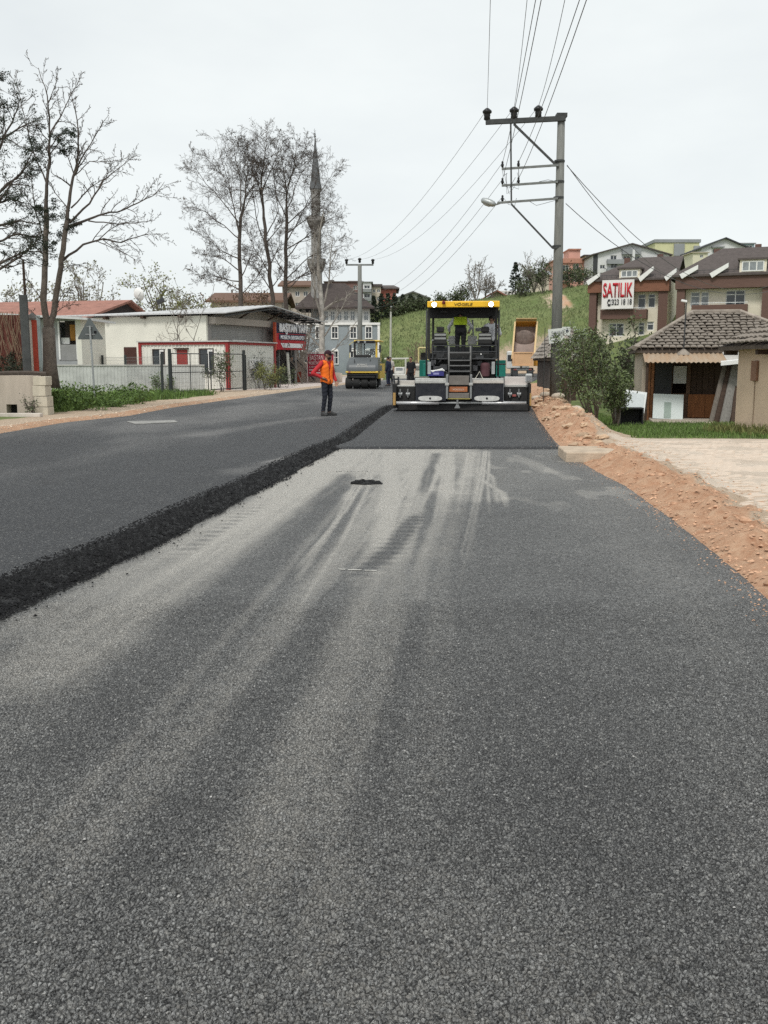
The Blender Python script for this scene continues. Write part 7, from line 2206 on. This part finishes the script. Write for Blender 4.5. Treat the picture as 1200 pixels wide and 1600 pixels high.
def side(mb, pts, rad, dirs, L, lvl, maxl, rng, prm, tips):
    n = prm['n'][min(lvl, len(prm['n']) - 1)]
    t0 = prm.get('t0', .18) if lvl else prm.get('t00', .25)
    for k in range(n):
        t = t0 + (1 - t0) * (k + rng.random() * .9) / n
        f = t * (len(pts) - 1); i = min(int(f), len(pts) - 2); u = f - i
        q = pts[i].lerp(pts[i + 1], u); rr = rad[i] + (rad[i + 1] - rad[i]) * u
        ax = dirs[i].orthogonal().normalized()
        ax = Matrix.Rotation(rng.uniform(0, 6.283), 3, dirs[i]) @ ax
        nd = (Matrix.Rotation(R(rng.uniform(*prm.get('ang', (28, 58)))), 3, ax) @ dirs[i]).normalized()
        grow(mb, q, nd, L * prm.get('ratio', .42) * (1.15 - .55 * t) * rng.uniform(.75, 1.25), max(prm.get('rmin', .004), rr * .58), lvl + 1, maxl, rng, prm, tips)
def limb(mb, pts, r0, r1, maxl, rng, prm, tips, n=6, sub=True):
    pts = [Vector(q) for q in pts]
    out = []
    for i in range(len(pts) - 1):
        for k in range(3):
            q = pts[i].lerp(pts[i + 1], k / 3)
            if k: q += Vector((rng.gauss(0, .02), rng.gauss(0, .02), rng.gauss(0, .02))) * (pts[i + 1] - pts[i]).length
            out.append(q)
    out.append(pts[-1])
    m = len(out)
    rad = [r0 + (r1 - r0) * (k / (m - 1)) ** .8 for k in range(m)]
    mb.tube(out, rad, n, False)
    if sub:
        dirs = [(out[min(k + 1, m - 1)] - out[max(k - 1, 0)]).normalized() for k in range(m)]
        L = sum((a - b).length for a, b in zip(out[1:], out[:-1]))
        side(mb, out, rad, dirs, L, 0, maxl, rng, prm, tips)
        tips.append(out[-1])
def pline(pxs, Y, rng, spread=1.2, start=None):
    """pixel polyline at depth Y with some depth wander"""
    out = []
    dy = 0
    for i, (a, b) in enumerate(pxs):
        out.append(at(a, b, Y + dy)); dy += rng.uniform(-spread, spread)
    return out
def clump(mb, c, r, n, s, rng, sq=1.0, asp=.5):
    for k in range(n):
        v = Vector((rng.gauss(0, 1), rng.gauss(0, 1), rng.gauss(0, 1)))
        v = v.normalized() * r * rng.random() ** .5
        mb.leaf((c[0] + v.x, c[1] + v.y, c[2] + v.z * sq), s * rng.uniform(.6, 1.3), rng, asp)

# ---- the big bare tree on the terrace
rg = random.Random(21)
YT = 28.6
bx = at(76, 588, YT)
tree = thing('bare_tree', 'tall bare two stemmed tree with dark evergreen clumps on the terrace', 'tree', (0, 0, 0))
tm, bm_, tips = MB(), MB(), []
tm.tube([at(80, 606, YT), at(78, 570, YT), at(77, 540, YT), at(76, 512, YT)], [.26, .20, .185, .18], 10)
stem_l = [(74, 516), (68, 470), (70, 420), (71, 370), (72, 325), (73, 290), (78, 245), (77, 200), (74, 150), (60, 106)]
stem_r = [(78, 518), (86, 475), (93, 430), (99, 390), (105, 345), (110, 300), (117, 268), (123, 235), (121, 190), (110, 140)]
prm = dict(n=(9, 6, 4), wander=.13, up=.07, ratio=.30, rmin=.0045, ang=(25, 60))
for s, r0 in ((stem_l, .10), (stem_r, .095)):
    P_ = pline(s, YT, rg, .12)
    limb(tm, P_[:5], r0, r0 * .72, 0, rg, prm, tips, 9, sub=False)
    limb(bm_, P_[4:], r0 * .62, .008, 3, rg, dict(prm, n=(16, 8, 5), ratio=.22), tips, 7)
LM = [([(97, 408), (130, 382), (162, 373), (190, 379), (225, 367), (250, 365)], .055), ([(108, 354), (140, 342), (160, 335), (195, 327), (225, 312), (242, 304), (257, 284)], .058),
      ([(109, 348), (140, 318), (162, 281), (180, 267), (214, 240)], .05), ([(111, 325), (140, 294), (158, 282)], .035), ([(117, 272), (125, 252), (150, 210), (170, 180)], .045),
      ([(138, 345), (175, 349), (212, 349), (242, 344)], .03), ([(150, 378), (170, 360), (190, 348), (215, 344)], .025), ([(160, 374), (185, 390), (205, 402), (222, 412)], .018),
      ([(76, 215), (95, 182), (110, 150), (124, 125)], .035), ([(76, 160), (88, 128), (92, 106)], .02), ([(74, 290), (50, 230), (35, 170), (24, 120)], .04), ([(70, 400), (40, 372), (12, 350)], .04),
      ([(70, 340), (50, 322), (18, 285)], .035), ([(66, 470), (46, 440), (38, 425)], .025), ([(84, 480), (100, 458), (112, 452)], .022), ([(84, 490), (102, 478), (118, 476)], .018), ([(64, 500), (50, 488), (40, 484)], .018),
      ([(109, 330), (85, 300), (78, 285)], .03), ([(116, 275), (140, 252), (175, 252), (210, 244)], .022), ([(94, 430), (108, 415), (132, 412)], .02), ([(72, 380), (55, 330), (50, 290), (46, 250)], .035)]
for pxs, r0 in LM:
    limb(bm_, pline(pxs, YT, rg, .28), r0 * .72, .005, 3, rg, dict(prm, n=(13, 7, 4) if r0 > .03 else (10, 6, 3), ratio=.27, up=.02), tips, 6)
tm.build('trunk', BARK, tree, smooth=True)
bm_.build('crown', BARK_D, tree)
fm = MB()
for px, py, r in ((60, 235, .42), (68, 245, .35), (55, 225, .3), (88, 222, .3), (100, 215, .3), (112, 208, .25), (108, 228, .25), (95, 235, .22), (82, 325, .3), (95, 345, .35), (105, 355, .3), (88, 370, .3), (85, 385, .25), (70, 330, .25), (62, 330, .25), (115, 345, .2)):
    c = at(px, py, YT + rg.uniform(-.4, .4))
    for k in range(9):
        q = c + Vector((rg.gauss(0, r * .5), rg.gauss(0, r * .5), rg.gauss(0, r * .35)))
        clump(fm, q, r * .4, 44, .062, rg, .7, .36)
fm.build('foliage', LEAF_D, tree)

# ---- dark evergreen reaching in from the edge
rg = random.Random(33)
pt = thing('evergreen_tree', 'dark evergreen tree with drooping needle boughs at the picture edge', 'tree', (0, 0, 0))
tm, bm_, fm, tips = MB(), MB(), MB(), []
YP_ = 25.5
b0 = at(-60, 560, YP_); tpz = at(-60, 90, YP_)
tm.tube([(b0.x, YP_, .9), (b0.x + .05, YP_, 3), (b0.x, YP_, 6), (tpz.x, YP_, tpz.z)], [.25, .2, .14, .03], 9)
BO = [[(-60, 400), (-20, 340), (22, 280), (48, 255)], [(-60, 330), (-10, 250), (20, 190), (30, 155)], [(-60, 440), (0, 412), (40, 392), (75, 395)], [(-60, 470), (0, 420), (30, 402), (58, 380)], [(-60, 300), (-15, 230), (30, 200), (55, 188)],
      [(-60, 380), (0, 352), (35, 345), (60, 352)], [(-60, 250), (-20, 190), (5, 160)], [(-60, 420), (-10, 380), (30, 365), (62, 372)], [(-60, 350), (0, 300), (35, 270), (52, 235)], [(-60, 230), (-25, 150), (-5, 120)], [(-60, 380), (-10, 320), (15, 310), (40, 318)]]
for pxs in BO:
    P_ = pline(pxs, YP_, rg, .35)
    tp_ = []
    limb(bm_, P_, .05, .01, 2, rg, dict(n=(10, 5), wander=.12, up=.0, ratio=.28, rmin=.005), tp_, 6)
    for q in tp_:
        if rg.random() < .62:
            clump(fm, q, .13, 26, .058, rg, .6, .36)
for k in range(60):
    px, py = rg.uniform(-90, 35), rg.uniform(150, 420)
    clump(fm, at(px, py, YP_ + rg.uniform(-1, 1.2)), .2, 38, .06, rg, .6, .36)
tm.build('trunk', BARK, pt, smooth=True); bm_.build('branches', BARK_D, pt); fm.build('foliage', LEAF_D, pt)

# ---- the group of three tall bare trees behind the workshop
rg = random.Random(5)
YG = 82
G = [('bare tree with a straight stem, first of the group behind the workshop roof', [(377, 500), (376, 440), (374, 390), (376, 340), (384, 285), (392, 235)],
      [[(376, 385), (366, 325), (350, 262), (338, 218)], [(375, 350), (345, 312), (312, 272), (298, 250)], [(376, 405), (342, 390), (306, 360)], [(376, 330), (372, 262), (362, 216)], [(376, 425), (345, 402), (312, 398)], [(376, 345), (395, 300), (402, 255)], [(376, 375), (350, 352), (320, 330), (296, 322)], [(377, 455), (350, 440), (322, 432)], [(376, 435), (392, 400), (402, 360)], [(376, 440), (336, 432), (300, 428)], [(377, 460), (396, 440), (410, 420)], [(374, 360), (360, 300), (330, 240)]]),
     ('bare tree forking low, middle of the group behind the workshop roof', [(427, 500), (424, 450), (418, 395), (412, 340), (408, 290), (414, 240), (418, 208)],
      [[(419, 400), (400, 338), (392, 280), (398, 230)], [(415, 370), (435, 330), (428, 280), (424, 232)], [(422, 430), (398, 390), (380, 340)], [(410, 310), (392, 262), (384, 222)], [(410, 300), (430, 250), (440, 215)], [(424, 455), (405, 425), (392, 405)], [(420, 420), (436, 385), (440, 345)], [(424, 450), (440, 430), (452, 400)], [(412, 330), (404, 280), (392, 245)], [(416, 380), (440, 350), (455, 300)]]),
     ('bare tree leaning towards the minaret, last of the group behind the workshop roof', [(448, 500), (446, 445), (446, 390), (448, 335), (446, 285), (438, 235)],
      [[(447, 330), (470, 272), (492, 240)], [(447, 352), (482, 320), (508, 290), (520, 268)], [(446, 405), (476, 372), (506, 348), (528, 336)], [(447, 310), (460, 255), (466, 214)], [(448, 435), (482, 402), (512, 388), (532, 384)], [(447, 380), (468, 340), (486, 305), (505, 255)], [(447, 340), (430, 300), (424, 262)], [(447, 455), (470, 432), (498, 425)], [(446, 430), (428, 400), (416, 370)], [(447, 365), (476, 345), (504, 322)], [(446, 300), (462, 262), (484, 222)], [(447, 390), (490, 365), (522, 310)], [(447, 445), (490, 420), (525, 418)]])]
for i, (lab, trk, lms) in enumerate(G):
    t = thing('bare_tree', lab, 'tree', (0, 0, 0), 0, 'bare trees behind the workshop')
    tm, bm_, tips = MB(), MB(), []
    P_ = pline(trk, YG + i * 1.5, rg, .3)
    g0 = P_[0].copy(); g0.z = -.2
    limb(tm, [g0] + P_[:4], .23, .13, 0, rg, prm, tips, 8, sub=False)
    pg = dict(n=(15, 8, 6), wander=.2, up=.04, ratio=.40, rmin=.0075, ang=(28, 66))
    limb(bm_, P_[3:], .12, .012, 3, rg, pg, tips, 6)
    for pxs in lms:
        limb(bm_, pline(pxs, YG + i * 1.5, rg, .9), .058, .010, 3, rg, pg, tips, 6)
    tm.build('trunk', BARK_D, t, smooth=True); bm_.build('crown', BARK_D, t)
    bd = MB()
    for q in tips:
        if rg.random() < .03:
            bd.leaf((q.x, q.y, q.z), rg.uniform(.10, .2), rg, .6)
    bd.build('buds', M('brown_bud', (.10, .08, .06), rough=.9, var=.3, island=.4), t, kind='stuff')

# ---- pale barked tree before the mosque
rg = random.Random(8)
t = thing('pale_tree', 'slender pale barked tree standing in front of the mosque', 'tree', (0, 0, 0))
tm, bm_, tips = MB(), MB(), []
YPT = 80
P_ = pline([(503, 596), (503, 540), (503, 486), (499, 440), (497, 400), (500, 360), (506, 330)], YPT, rg, .15)
P_[0].z = -.1
limb(tm, P_[:4], .27, .18, 0, rg, prm, tips, 8, sub=False)
limb(bm_, P_[3:], .17, .03, 2, rg, dict(n=(7, 4), wander=.14, up=.1, ratio=.2, rmin=.014), tips, 6)
for pxs, r0 in (([(503, 486), (520, 474), (540, 466), (560, 447)], .13), ([(503, 530), (520, 505), (535, 480), (546, 455)], .08), ([(503, 500), (492, 460), (489, 410), (492, 360)], .11), ([(503, 545), (480, 520), (462, 490)], .07), ([(503, 480), (514, 440), (516, 400), (520, 372)], .10), ([(503, 560), (525, 545), (545, 520), (560, 500)], .06), ([(503, 565), (484, 556), (470, 540)], .05)):
    limb(bm_, pline(pxs, YPT, rg, .5), r0, .02, 2, rg, dict(n=(8, 4), wander=.17, up=.08, ratio=.3, rmin=.013), tips, 6)
tm.build('trunk', BARK_P, t, smooth=True); bm_.build('crown', M('mottled_bark', (.22, .20, .175), rough=.9, var=.45, scale=3), t)

# ---- a loose tree maker for the background
def twig_tree(label, base, h, w, seed, leafm=None, leaves=0, ls=.25, stems=4, name='bare_tree', bark=None, rmin=.018, group=None, n=(6, 5, 4), dense=3, r0=None):
    rg = random.Random(seed)
    t = thing(name, label, 'tree' if h > 2.2 else 'shrub', base, 0, group)
    bm_, tips = MB(), []
    sp = w / h
    for k in range(stems):
        a = 6.283 * k / stems + rg.random()
        d = Vector((math.cos(a) * sp * rg.uniform(.2, .6), math.sin(a) * sp * rg.uniform(.2, .6), 1)).normalized()
        grow(bm_, Vector((rg.gauss(0, .05), rg.gauss(0, .05), -.05)), d, h * rg.uniform(.75, 1.0), r0 or h * .014, 0, dense, rg, dict(n=n, wander=.15, up=.05, ratio=.40, rmin=rmin, ang=(25, 60), t00=.2), tips)
    bm_.build('trunk' if leafm else 'branches', bark or BARK_D, t)
    if leafm:
        fm = MB()
        for k in range(leaves):
            q = tips[rg.randrange(len(tips))]
            fm.leaf((q.x + rg.gauss(0, ls), q.y + rg.gauss(0, ls), q.z + rg.gauss(0, ls * .8)), ls * rg.uniform(.5, 1.1), rg, .55)
        fm.build('foliage', leafm, t)
    return t
def grd(px, Y, dz=0.):
    x = at(px, 560, Y).x
    return Vector((x, Y, Hf(x, Y) + dz))
GT = M('grey_green_bud', (.20, .20, .13), rough=.9, var=.3, island=.4)
BK_G = M('grey_bark', (.16, .14, .12), rough=.95, var=.35)
twig_tree('hazy budding tree above the red roof', grd(140, 98), 10.8, 6.0, 41, GT, 1500, .3, 6, name='budding_tree', bark=BK_G)
twig_tree('budding tree half hidden behind the big bare tree', grd(28, 94), 9.6, 7, 42, GT, 1300, .3, 6, name='budding_tree', bark=BK_G)
twig_tree('greenish budding tree above the workshop roof edge', grd(272, 96), 10.0, 5.5, 43, LEAF_Y, 1900, .3, 6, name='budding_tree', bark=BK_G)
twig_tree('yellow green bush peeping over the workshop roof', grd(322, 92), 7.9, 4, 44, LEAF_Y, 1900, .28, 6, name='budding_tree', bark=BK_G, dense=2)
twig_tree('brownish undergrowth tree below the bare tree group', grd(398, 100), 9.6, 8, 45, M('brown_twig_leaf', (.13, .085, .055), rough=.9, var=.3, island=.4), 2400, .3, 8, name='brown_thicket_tree', dense=2)
twig_tree('small bare tree between the group and the mosque', grd(470, 92), 7.5, 5, 46, None, 0, .3, 6, bark=BK_G)
twig_tree('thin sapling standing close to the white workshop wall', grd(278, 52.5), 5.6, 1.7, 47, None, 0, .2, 3, name='sapling', bark=BK_G, rmin=.009, n=(6, 4, 3), r0=.035)
twig_tree('leafless sapling by the shop board', grd(472, 63), 3.4, 2.0, 48, None, 0, .2, 4, name='sapling', bark=BK_G, rmin=.01, n=(6, 4, 3), r0=.03)
# skyline trees on the ridge
for i, (px, Y, h, w, lm, nl, lab) in enumerate([(742, 150, 6.2, 3.6, None, 0, 'tall pale bare tree on the ridge above the paver canopy'), (757, 156, 4.4, 3, None, 0, 'shorter bare tree beside the tall ridge tree'), (724, 152, 3.0, 2.5, LEAF_M, 500, 'round green bush on the ridge behind the canopy'),
                                               (832, 150, 6.0, 4.5, None, 0, 'bare tree on the ridge beside the concrete pole'), (822, 152, 4.6, 3.5, GT, 400, 'budding tree on the ridge next to the dark conifer'), (846, 148, 4.6, 4.2, LEAF_M, 800, 'green leafy tree on the ridge below the small grey house'), (768, 150, 3.4, 3.0, None, 0, 'small bare tree by the red roofed ridge house'),
                                               (812, 146, 2.6, 3.5, LEAF_M, 600, 'low dark bush at the ridge edge'), (905, 152, 3.4, 4.0, LEAF_M, 900, 'green bush below the pink apartment block'), (888, 150, 3.2, 3.5, LEAF_M, 900, 'green bush right behind the concrete pole')]):
    twig_tree(lab, grd(px, Y, -.1), h, w, 60 + i, lm, nl, .38, 5, name='ridge_tree' if h > 3 else 'ridge_bush', bark=BK_G, rmin=.022, dense=2, n=(8, 6))
def conifer(label, base, h, w, seed):
    rg = random.Random(seed)
    t = thing('conifer', label, 'tree', base)
    MB().tube([(0, 0, -.1), (0, 0, h)], [h * .02, .02], 6).build('trunk', BARK_D, t)
    fm = MB()
    for k in range(int(150 * h / 4)):
        f = rg.random() ** .8
        z = h * (.12 + .88 * f); rr = w * .5 * (1 - f) ** .75 + .05
        a = rg.uniform(0, 6.283); q = rr * rg.uniform(.3, 1.0)
        clump(fm, (q * math.cos(a), q * math.sin(a), z - q * .25), .22, 8, .34, rg, .6, .4)
    fm.build('foliage', LEAF_D, t)
    return t
conifer('dark pointed conifer on the ridge among bare trees', grd(803, 150, -.2), 5.0, 3.4, 70)
conifer('small dark conifer before the white gabled house', grd(1146, 175, 0), at(1146, 391, 175).z - Hf(at(1146, 500, 175).x, 175), 2.6, 71)
for i, (px, Y, h) in enumerate([(584, 142, 4.6), (596, 146, 3.8), (606, 147, 3.6), (616, 149, 3.0), (629, 149, 2.6), (641, 150, 2.4), (655, 150, 2.2)]):
    conifer('%s small dark conifer of the row below the brick red block, counted from the mosque' % ('first', 'second', 'third', 'fourth', 'fifth', 'sixth', 'seventh')[i], grd(px, Y, -.1), h, 2.2, 80 + i)['group'] = 'conifers on the slope'
# hillside scrub
for i, (px, Y, h, w) in enumerate([(610, 147, 2.2, 3.4), (630, 148, 2.0, 3.4), (648, 149, 2.0, 3.4), (662, 149, 1.9, 3.2), (690, 150, 2.0, 3.4), (712, 151, 1.8, 3.2)]):
    twig_tree('%s dark scrub bush along the top of the slope, counted from the mosque' % ('first', 'second', 'third', 'fourth', 'fifth', 'sixth')[i], grd(px, Y, -.1), h, w, 90 + i, LEAF_M, 700, .36, 7, name='scrub_bush', bark=BARK_D, rmin=.02, dense=2, n=(7, 5), group='scrub on the slope')
twig_tree('reddish bare bush at the foot of the green slope', grd(664, 96), 3.6, 4.2, 99, None, 0, .3, 9, name='bare_bush', bark=M('red_brown_bark', (.19, .125, .10), rough=.95, var=.3), rmin=.012, dense=2, n=(8, 6))

twig_tree('leafy tree filling the gap between the evergreen bush and the shack', grd(952, 46), 3.7, 4.6, 131, LEAF_M, 2600, .2, 7, name='yard_tree', bark=BARK_D, rmin=.012)
twig_tree('small leafy bush behind the shorter dense bush', grd(985, 43), 2.4, 2.6, 132, LEAF_M, 1200, .16, 6, name='yard_bush', bark=BARK_D, rmin=.012)

# ---- the evergreen bush beside the pole
rg = random.Random(12)
bp_ = at(928, 652, 27.5)
bz = Hf(bp_.x, 27.5)
bs = thing('evergreen_bush', 'tall loose evergreen bush with several stems beside the concrete pole', 'bush', (bp_.x, 27.5, bz))
bm_, fm, tips = MB(), MB(), []
for k in range(9):
    a = rg.uniform(0, 6.283)
    d = Vector((math.cos(a) * rg.uniform(.1, .55), math.sin(a) * rg.uniform(.1, .5), 1)).normalized()
    grow(bm_, Vector((rg.gauss(0, .07), rg.gauss(0, .07), -.05)), d, rg.uniform(1.9, 2.65), .032, 0, 3, rg, dict(n=(7, 5, 3), wander=.15, up=.05, ratio=.36, rmin=.004, ang=(28, 65), t00=.3), tips)
for q in tips:
    if q.z < .75 and rg.random() < .75: continue
    for k in range(7):
        fm.leaf((q.x + rg.gauss(0, .075), q.y + rg.gauss(0, .075), q.z + rg.gauss(0, .075)), rg.uniform(.06, .115), rg, .42)
bm_.build('stem', M('bush_stem', (.12, .095, .075), rough=.95, var=.3), bs)
LB = M('dusty_olive_leaf', (.10, .13, .05), rough=.5, var=.35, scale=3, island=.6, spec=.35)
fm.build('foliage', LB, bs)
bp_ = at(968, 640, 28.5)
bs2 = thing('evergreen_bush', 'shorter dense bush growing against the shack side', 'bush', (bp_.x, 29.0, Hf(bp_.x, 29.0)))
bm_, fm, tips = MB(), MB(), []
for k in range(6):
    a = rg.uniform(0, 6.283)
    d = Vector((math.cos(a) * .35, math.sin(a) * .35, 1)).normalized()
    grow(bm_, Vector((rg.gauss(0, .06), rg.gauss(0, .06), -.05)), d, rg.uniform(1.3, 1.9), .024, 0, 3, rg, dict(n=(6, 4, 3), wander=.15, up=.05, ratio=.36, rmin=.004, ang=(28, 65)), tips)
for q in tips:
    for k in range(8):
        fm.leaf((q.x + rg.gauss(0, .07), q.y + rg.gauss(0, .07), q.z + rg.gauss(0, .07)), rg.uniform(.06, .11), rg, .42)
bm_.build('stem', M('bush_stem', (.12, .095, .075)), bs2); fm.build('foliage', LB, bs2)
# silvery plant beside the sign
bp_ = at(893, 560, 30.5)
ss = thing('silvery_shrub', 'silvery grey shrub climbing next to the estate sign', 'bush', (bp_.x, 31, Hf(bp_.x, 31)))
bm_, fm, tips = MB(), MB(), []
for k in range(5):
    grow(bm_, Vector((rg.gauss(0, .08), rg.gauss(0, .08), 0)), Vector((rg.uniform(-.2, .3), rg.uniform(-.2, .2), 1)).normalized(), rg.uniform(2.0, 2.5), .02, 0, 2, rg, dict(n=(8, 4), wander=.13, up=.05, ratio=.26, rmin=.005), tips)
for q in tips:
    for k in range(6):
        fm.leaf((q.x + rg.gauss(0, .07), q.y + rg.gauss(0, .07), q.z + rg.gauss(0, .07)), rg.uniform(.05, .10), rg, .45)
bm_.build('stem', M('bush_stem', (.12, .095, .075)), ss); fm.build('foliage', M('silver_leaf', (.27, .30, .25), rough=.7, var=.3, island=.4), ss)

# ---- shrubs by the cabin
def shrub(label, base, h, w, seed, leafm, n=900, ls=.09, name='shrub'):
    rg = random.Random(seed)
    t = thing(name, label, 'shrub', base)
    bm_, fm, tips = MB(), MB(), []
    for k in range(6):
        a = 6.283 * k / 6
        grow(bm_, Vector((rg.gauss(0, w * .12), rg.gauss(0, w * .12), -.03)), Vector((math.cos(a) * w / h * .5, math.sin(a) * w / h * .5, 1)).normalized(), h * rg.uniform(.7, 1), .014, 0, 2, rg, dict(n=(6, 4), wander=.16, up=.04, ratio=.4, rmin=.004), tips)
    for k in range(n):
        q = tips[rg.randrange(len(tips))]
        fm.leaf((q.x + rg.gauss(0, ls), q.y + rg.gauss(0, ls), q.z + rg.gauss(0, ls)), ls * rg.uniform(.6, 1.3), rg, .5)
    bm_.build('stem', BARK_D, t); fm.build('foliage', leafm, t)
shrub('dark green shrub against the cabin corner', grd(345, 47.0), 1.9, 1.0, 101, LEAF_M, 1000, .10)
shrub('narrow dark shrub by the cabin end wall', grd(402, 51.5), 1.75, .6, 102, LEAF_D, 700, .08)
shrub('pale green bushy shrub beside the gate post', grd(412, 49.5), 1.35, 1.9, 103, LEAF_Y, 1500, .09)
shrub('pale green shrub leaning to the forecourt', grd(436, 53), 1.1, 1.6, 104, LEAF_M, 1200, .09)
shrub('dark weedy shrub at the cabin front', grd(250, 46.5), .8, 1.5, 105, LEAF_G, 900, .09)
shrub('dark shrub clump on the terrace under the sheet gate', Vector((at(18, 560, 28.6).x, 28.6, TZ)), .95, 1.9, 106, LEAF_D, 1500, .07)
shrub('low creeping plant at the foot of the retaining wall', grd(45, 25.9), .5, .45, 107, LEAF_M, 260, .05)
# ---- weeds and grass (stuff)
rg = random.Random(14)
rsx = np.random.RandomState(77)
def scatter(name, label, n, area, hmin, hmax, wd, mat, keep=None, lean=.35, cl=1):
    mb = MB()
    pts = [area(rg) for k in range(n * (3 if keep else 1))]
    xs, ys = np.array([p[0] for p in pts]), np.array([p[1] for p in pts])
    if keep is not None:
        ok = keep(xs, ys); xs, ys = xs[ok][:n], ys[ok][:n]
    zs = H(xs, ys)
    for x, y, z in zip(xs.tolist(), ys.tolist(), zs.tolist()):
        for k in range(cl):
            o = .16 if cl > 1 else 0
            mb.blade((x + rg.gauss(0, o), y + rg.gauss(0, o), z - .03), rg.uniform(hmin, hmax), wd * rg.uniform(.6, 1.4), rg, lean)
    tag(mb.build(name, mat, kind='stuff'), label)
def gmask(x, y):
    return a_grass(x, y, None) > .30 + .25 * rsx.rand(len(x))
def area_l(rg):
    y = rg.uniform(27.5, 46)
    return (float(XL(y)) - 1.2 - abs(rg.gauss(0, 2.6)), y)
def notbed(x, y):
    return ~((x < -.3480 * y) & (y < 33)) & gmask(x, y)
scatter('weeds', 'lush green weeds on the verge around the triangular sign', 5000, area_l, .05, .34, .016, LEAF_G, lambda x, y: notbed(x, y) & (fbm(x * .8, y * .8) > .47), .6)
def area_l2(rg):
    p = at(rg.uniform(78, 215), rg.uniform(598, 636), 0 + 33); y = rg.uniform(28.2, 36); x = at(rg.uniform(80, 235), 600, y).x
    return (x, y)
def keep2(x, y):
    return (XL(y) - x > 1.0 + 1.3 * vnoise(x * 1.3, y * 1.3)) & (fbm(x * .9 + 4, y * .9) > .40) & ~((x < -.3480 * y) & (y < 33))
mb = MB()
pts = [area_l2(rg) for k in range(1900)]
xs, ys = np.array([p[0] for p in pts]), np.array([p[1] for p in pts])
ok = keep2(xs, ys); xs, ys = xs[ok], ys[ok]
hs = .05 + .85 * vnoise(xs * .9, ys * .9)
for x, y, z, h in zip(xs.tolist(), ys.tolist(), H(xs, ys).tolist(), hs.tolist()):
    for j in range(7):
        mb.leaf((x + rg.gauss(0, .09), y + rg.gauss(0, .09), z + h * rg.random()), rg.uniform(.06, .15), rg, .4)
tag(mb.build('leafy_weeds', LEAF_G, kind='stuff'), 'leafy green weeds heaped behind the triangular sign')
def area_r(rg):
    y = rg.uniform(19.2, 33.5) if rg.random() < .8 else rg.uniform(33, 46)
    return (rg.uniform(float(XR(y)) + 1.1, 13.5 if y < 31.5 else 8.6), y)
scatter('yard_grass', 'green grass in the yard before the tiled shack', 15000, area_r, .03, .15, .011, LEAF_G, lambda x, y: gmask(x, y) & ~((x > PLX - .1) & (y < PLY1)), .5)
scatter('yellow_weeds', 'yellowish weeds along the foot of the plaster outbuilding', 900, lambda rg: (PLX - abs(rg.gauss(.05, .25)), rg.uniform(20, 25)), .08, .34, .014, LEAF_Y, None, .5)
def area_h(rg):
    Y = 100 + 52 * rg.random() ** .9
    return (at(rg.uniform(590, 950), 500, Y).x, Y)
scatter('hill_grass', 'rough grass tufts covering the green slope', 6000, area_h, .12, .42, .06, M('hill_grass_blade', (.175, .21, .095), rough=.9, var=.3, scale=.25, island=.25), lambda x, y: (H(x, y) > .6) & gmask(x, y), .5, 2)
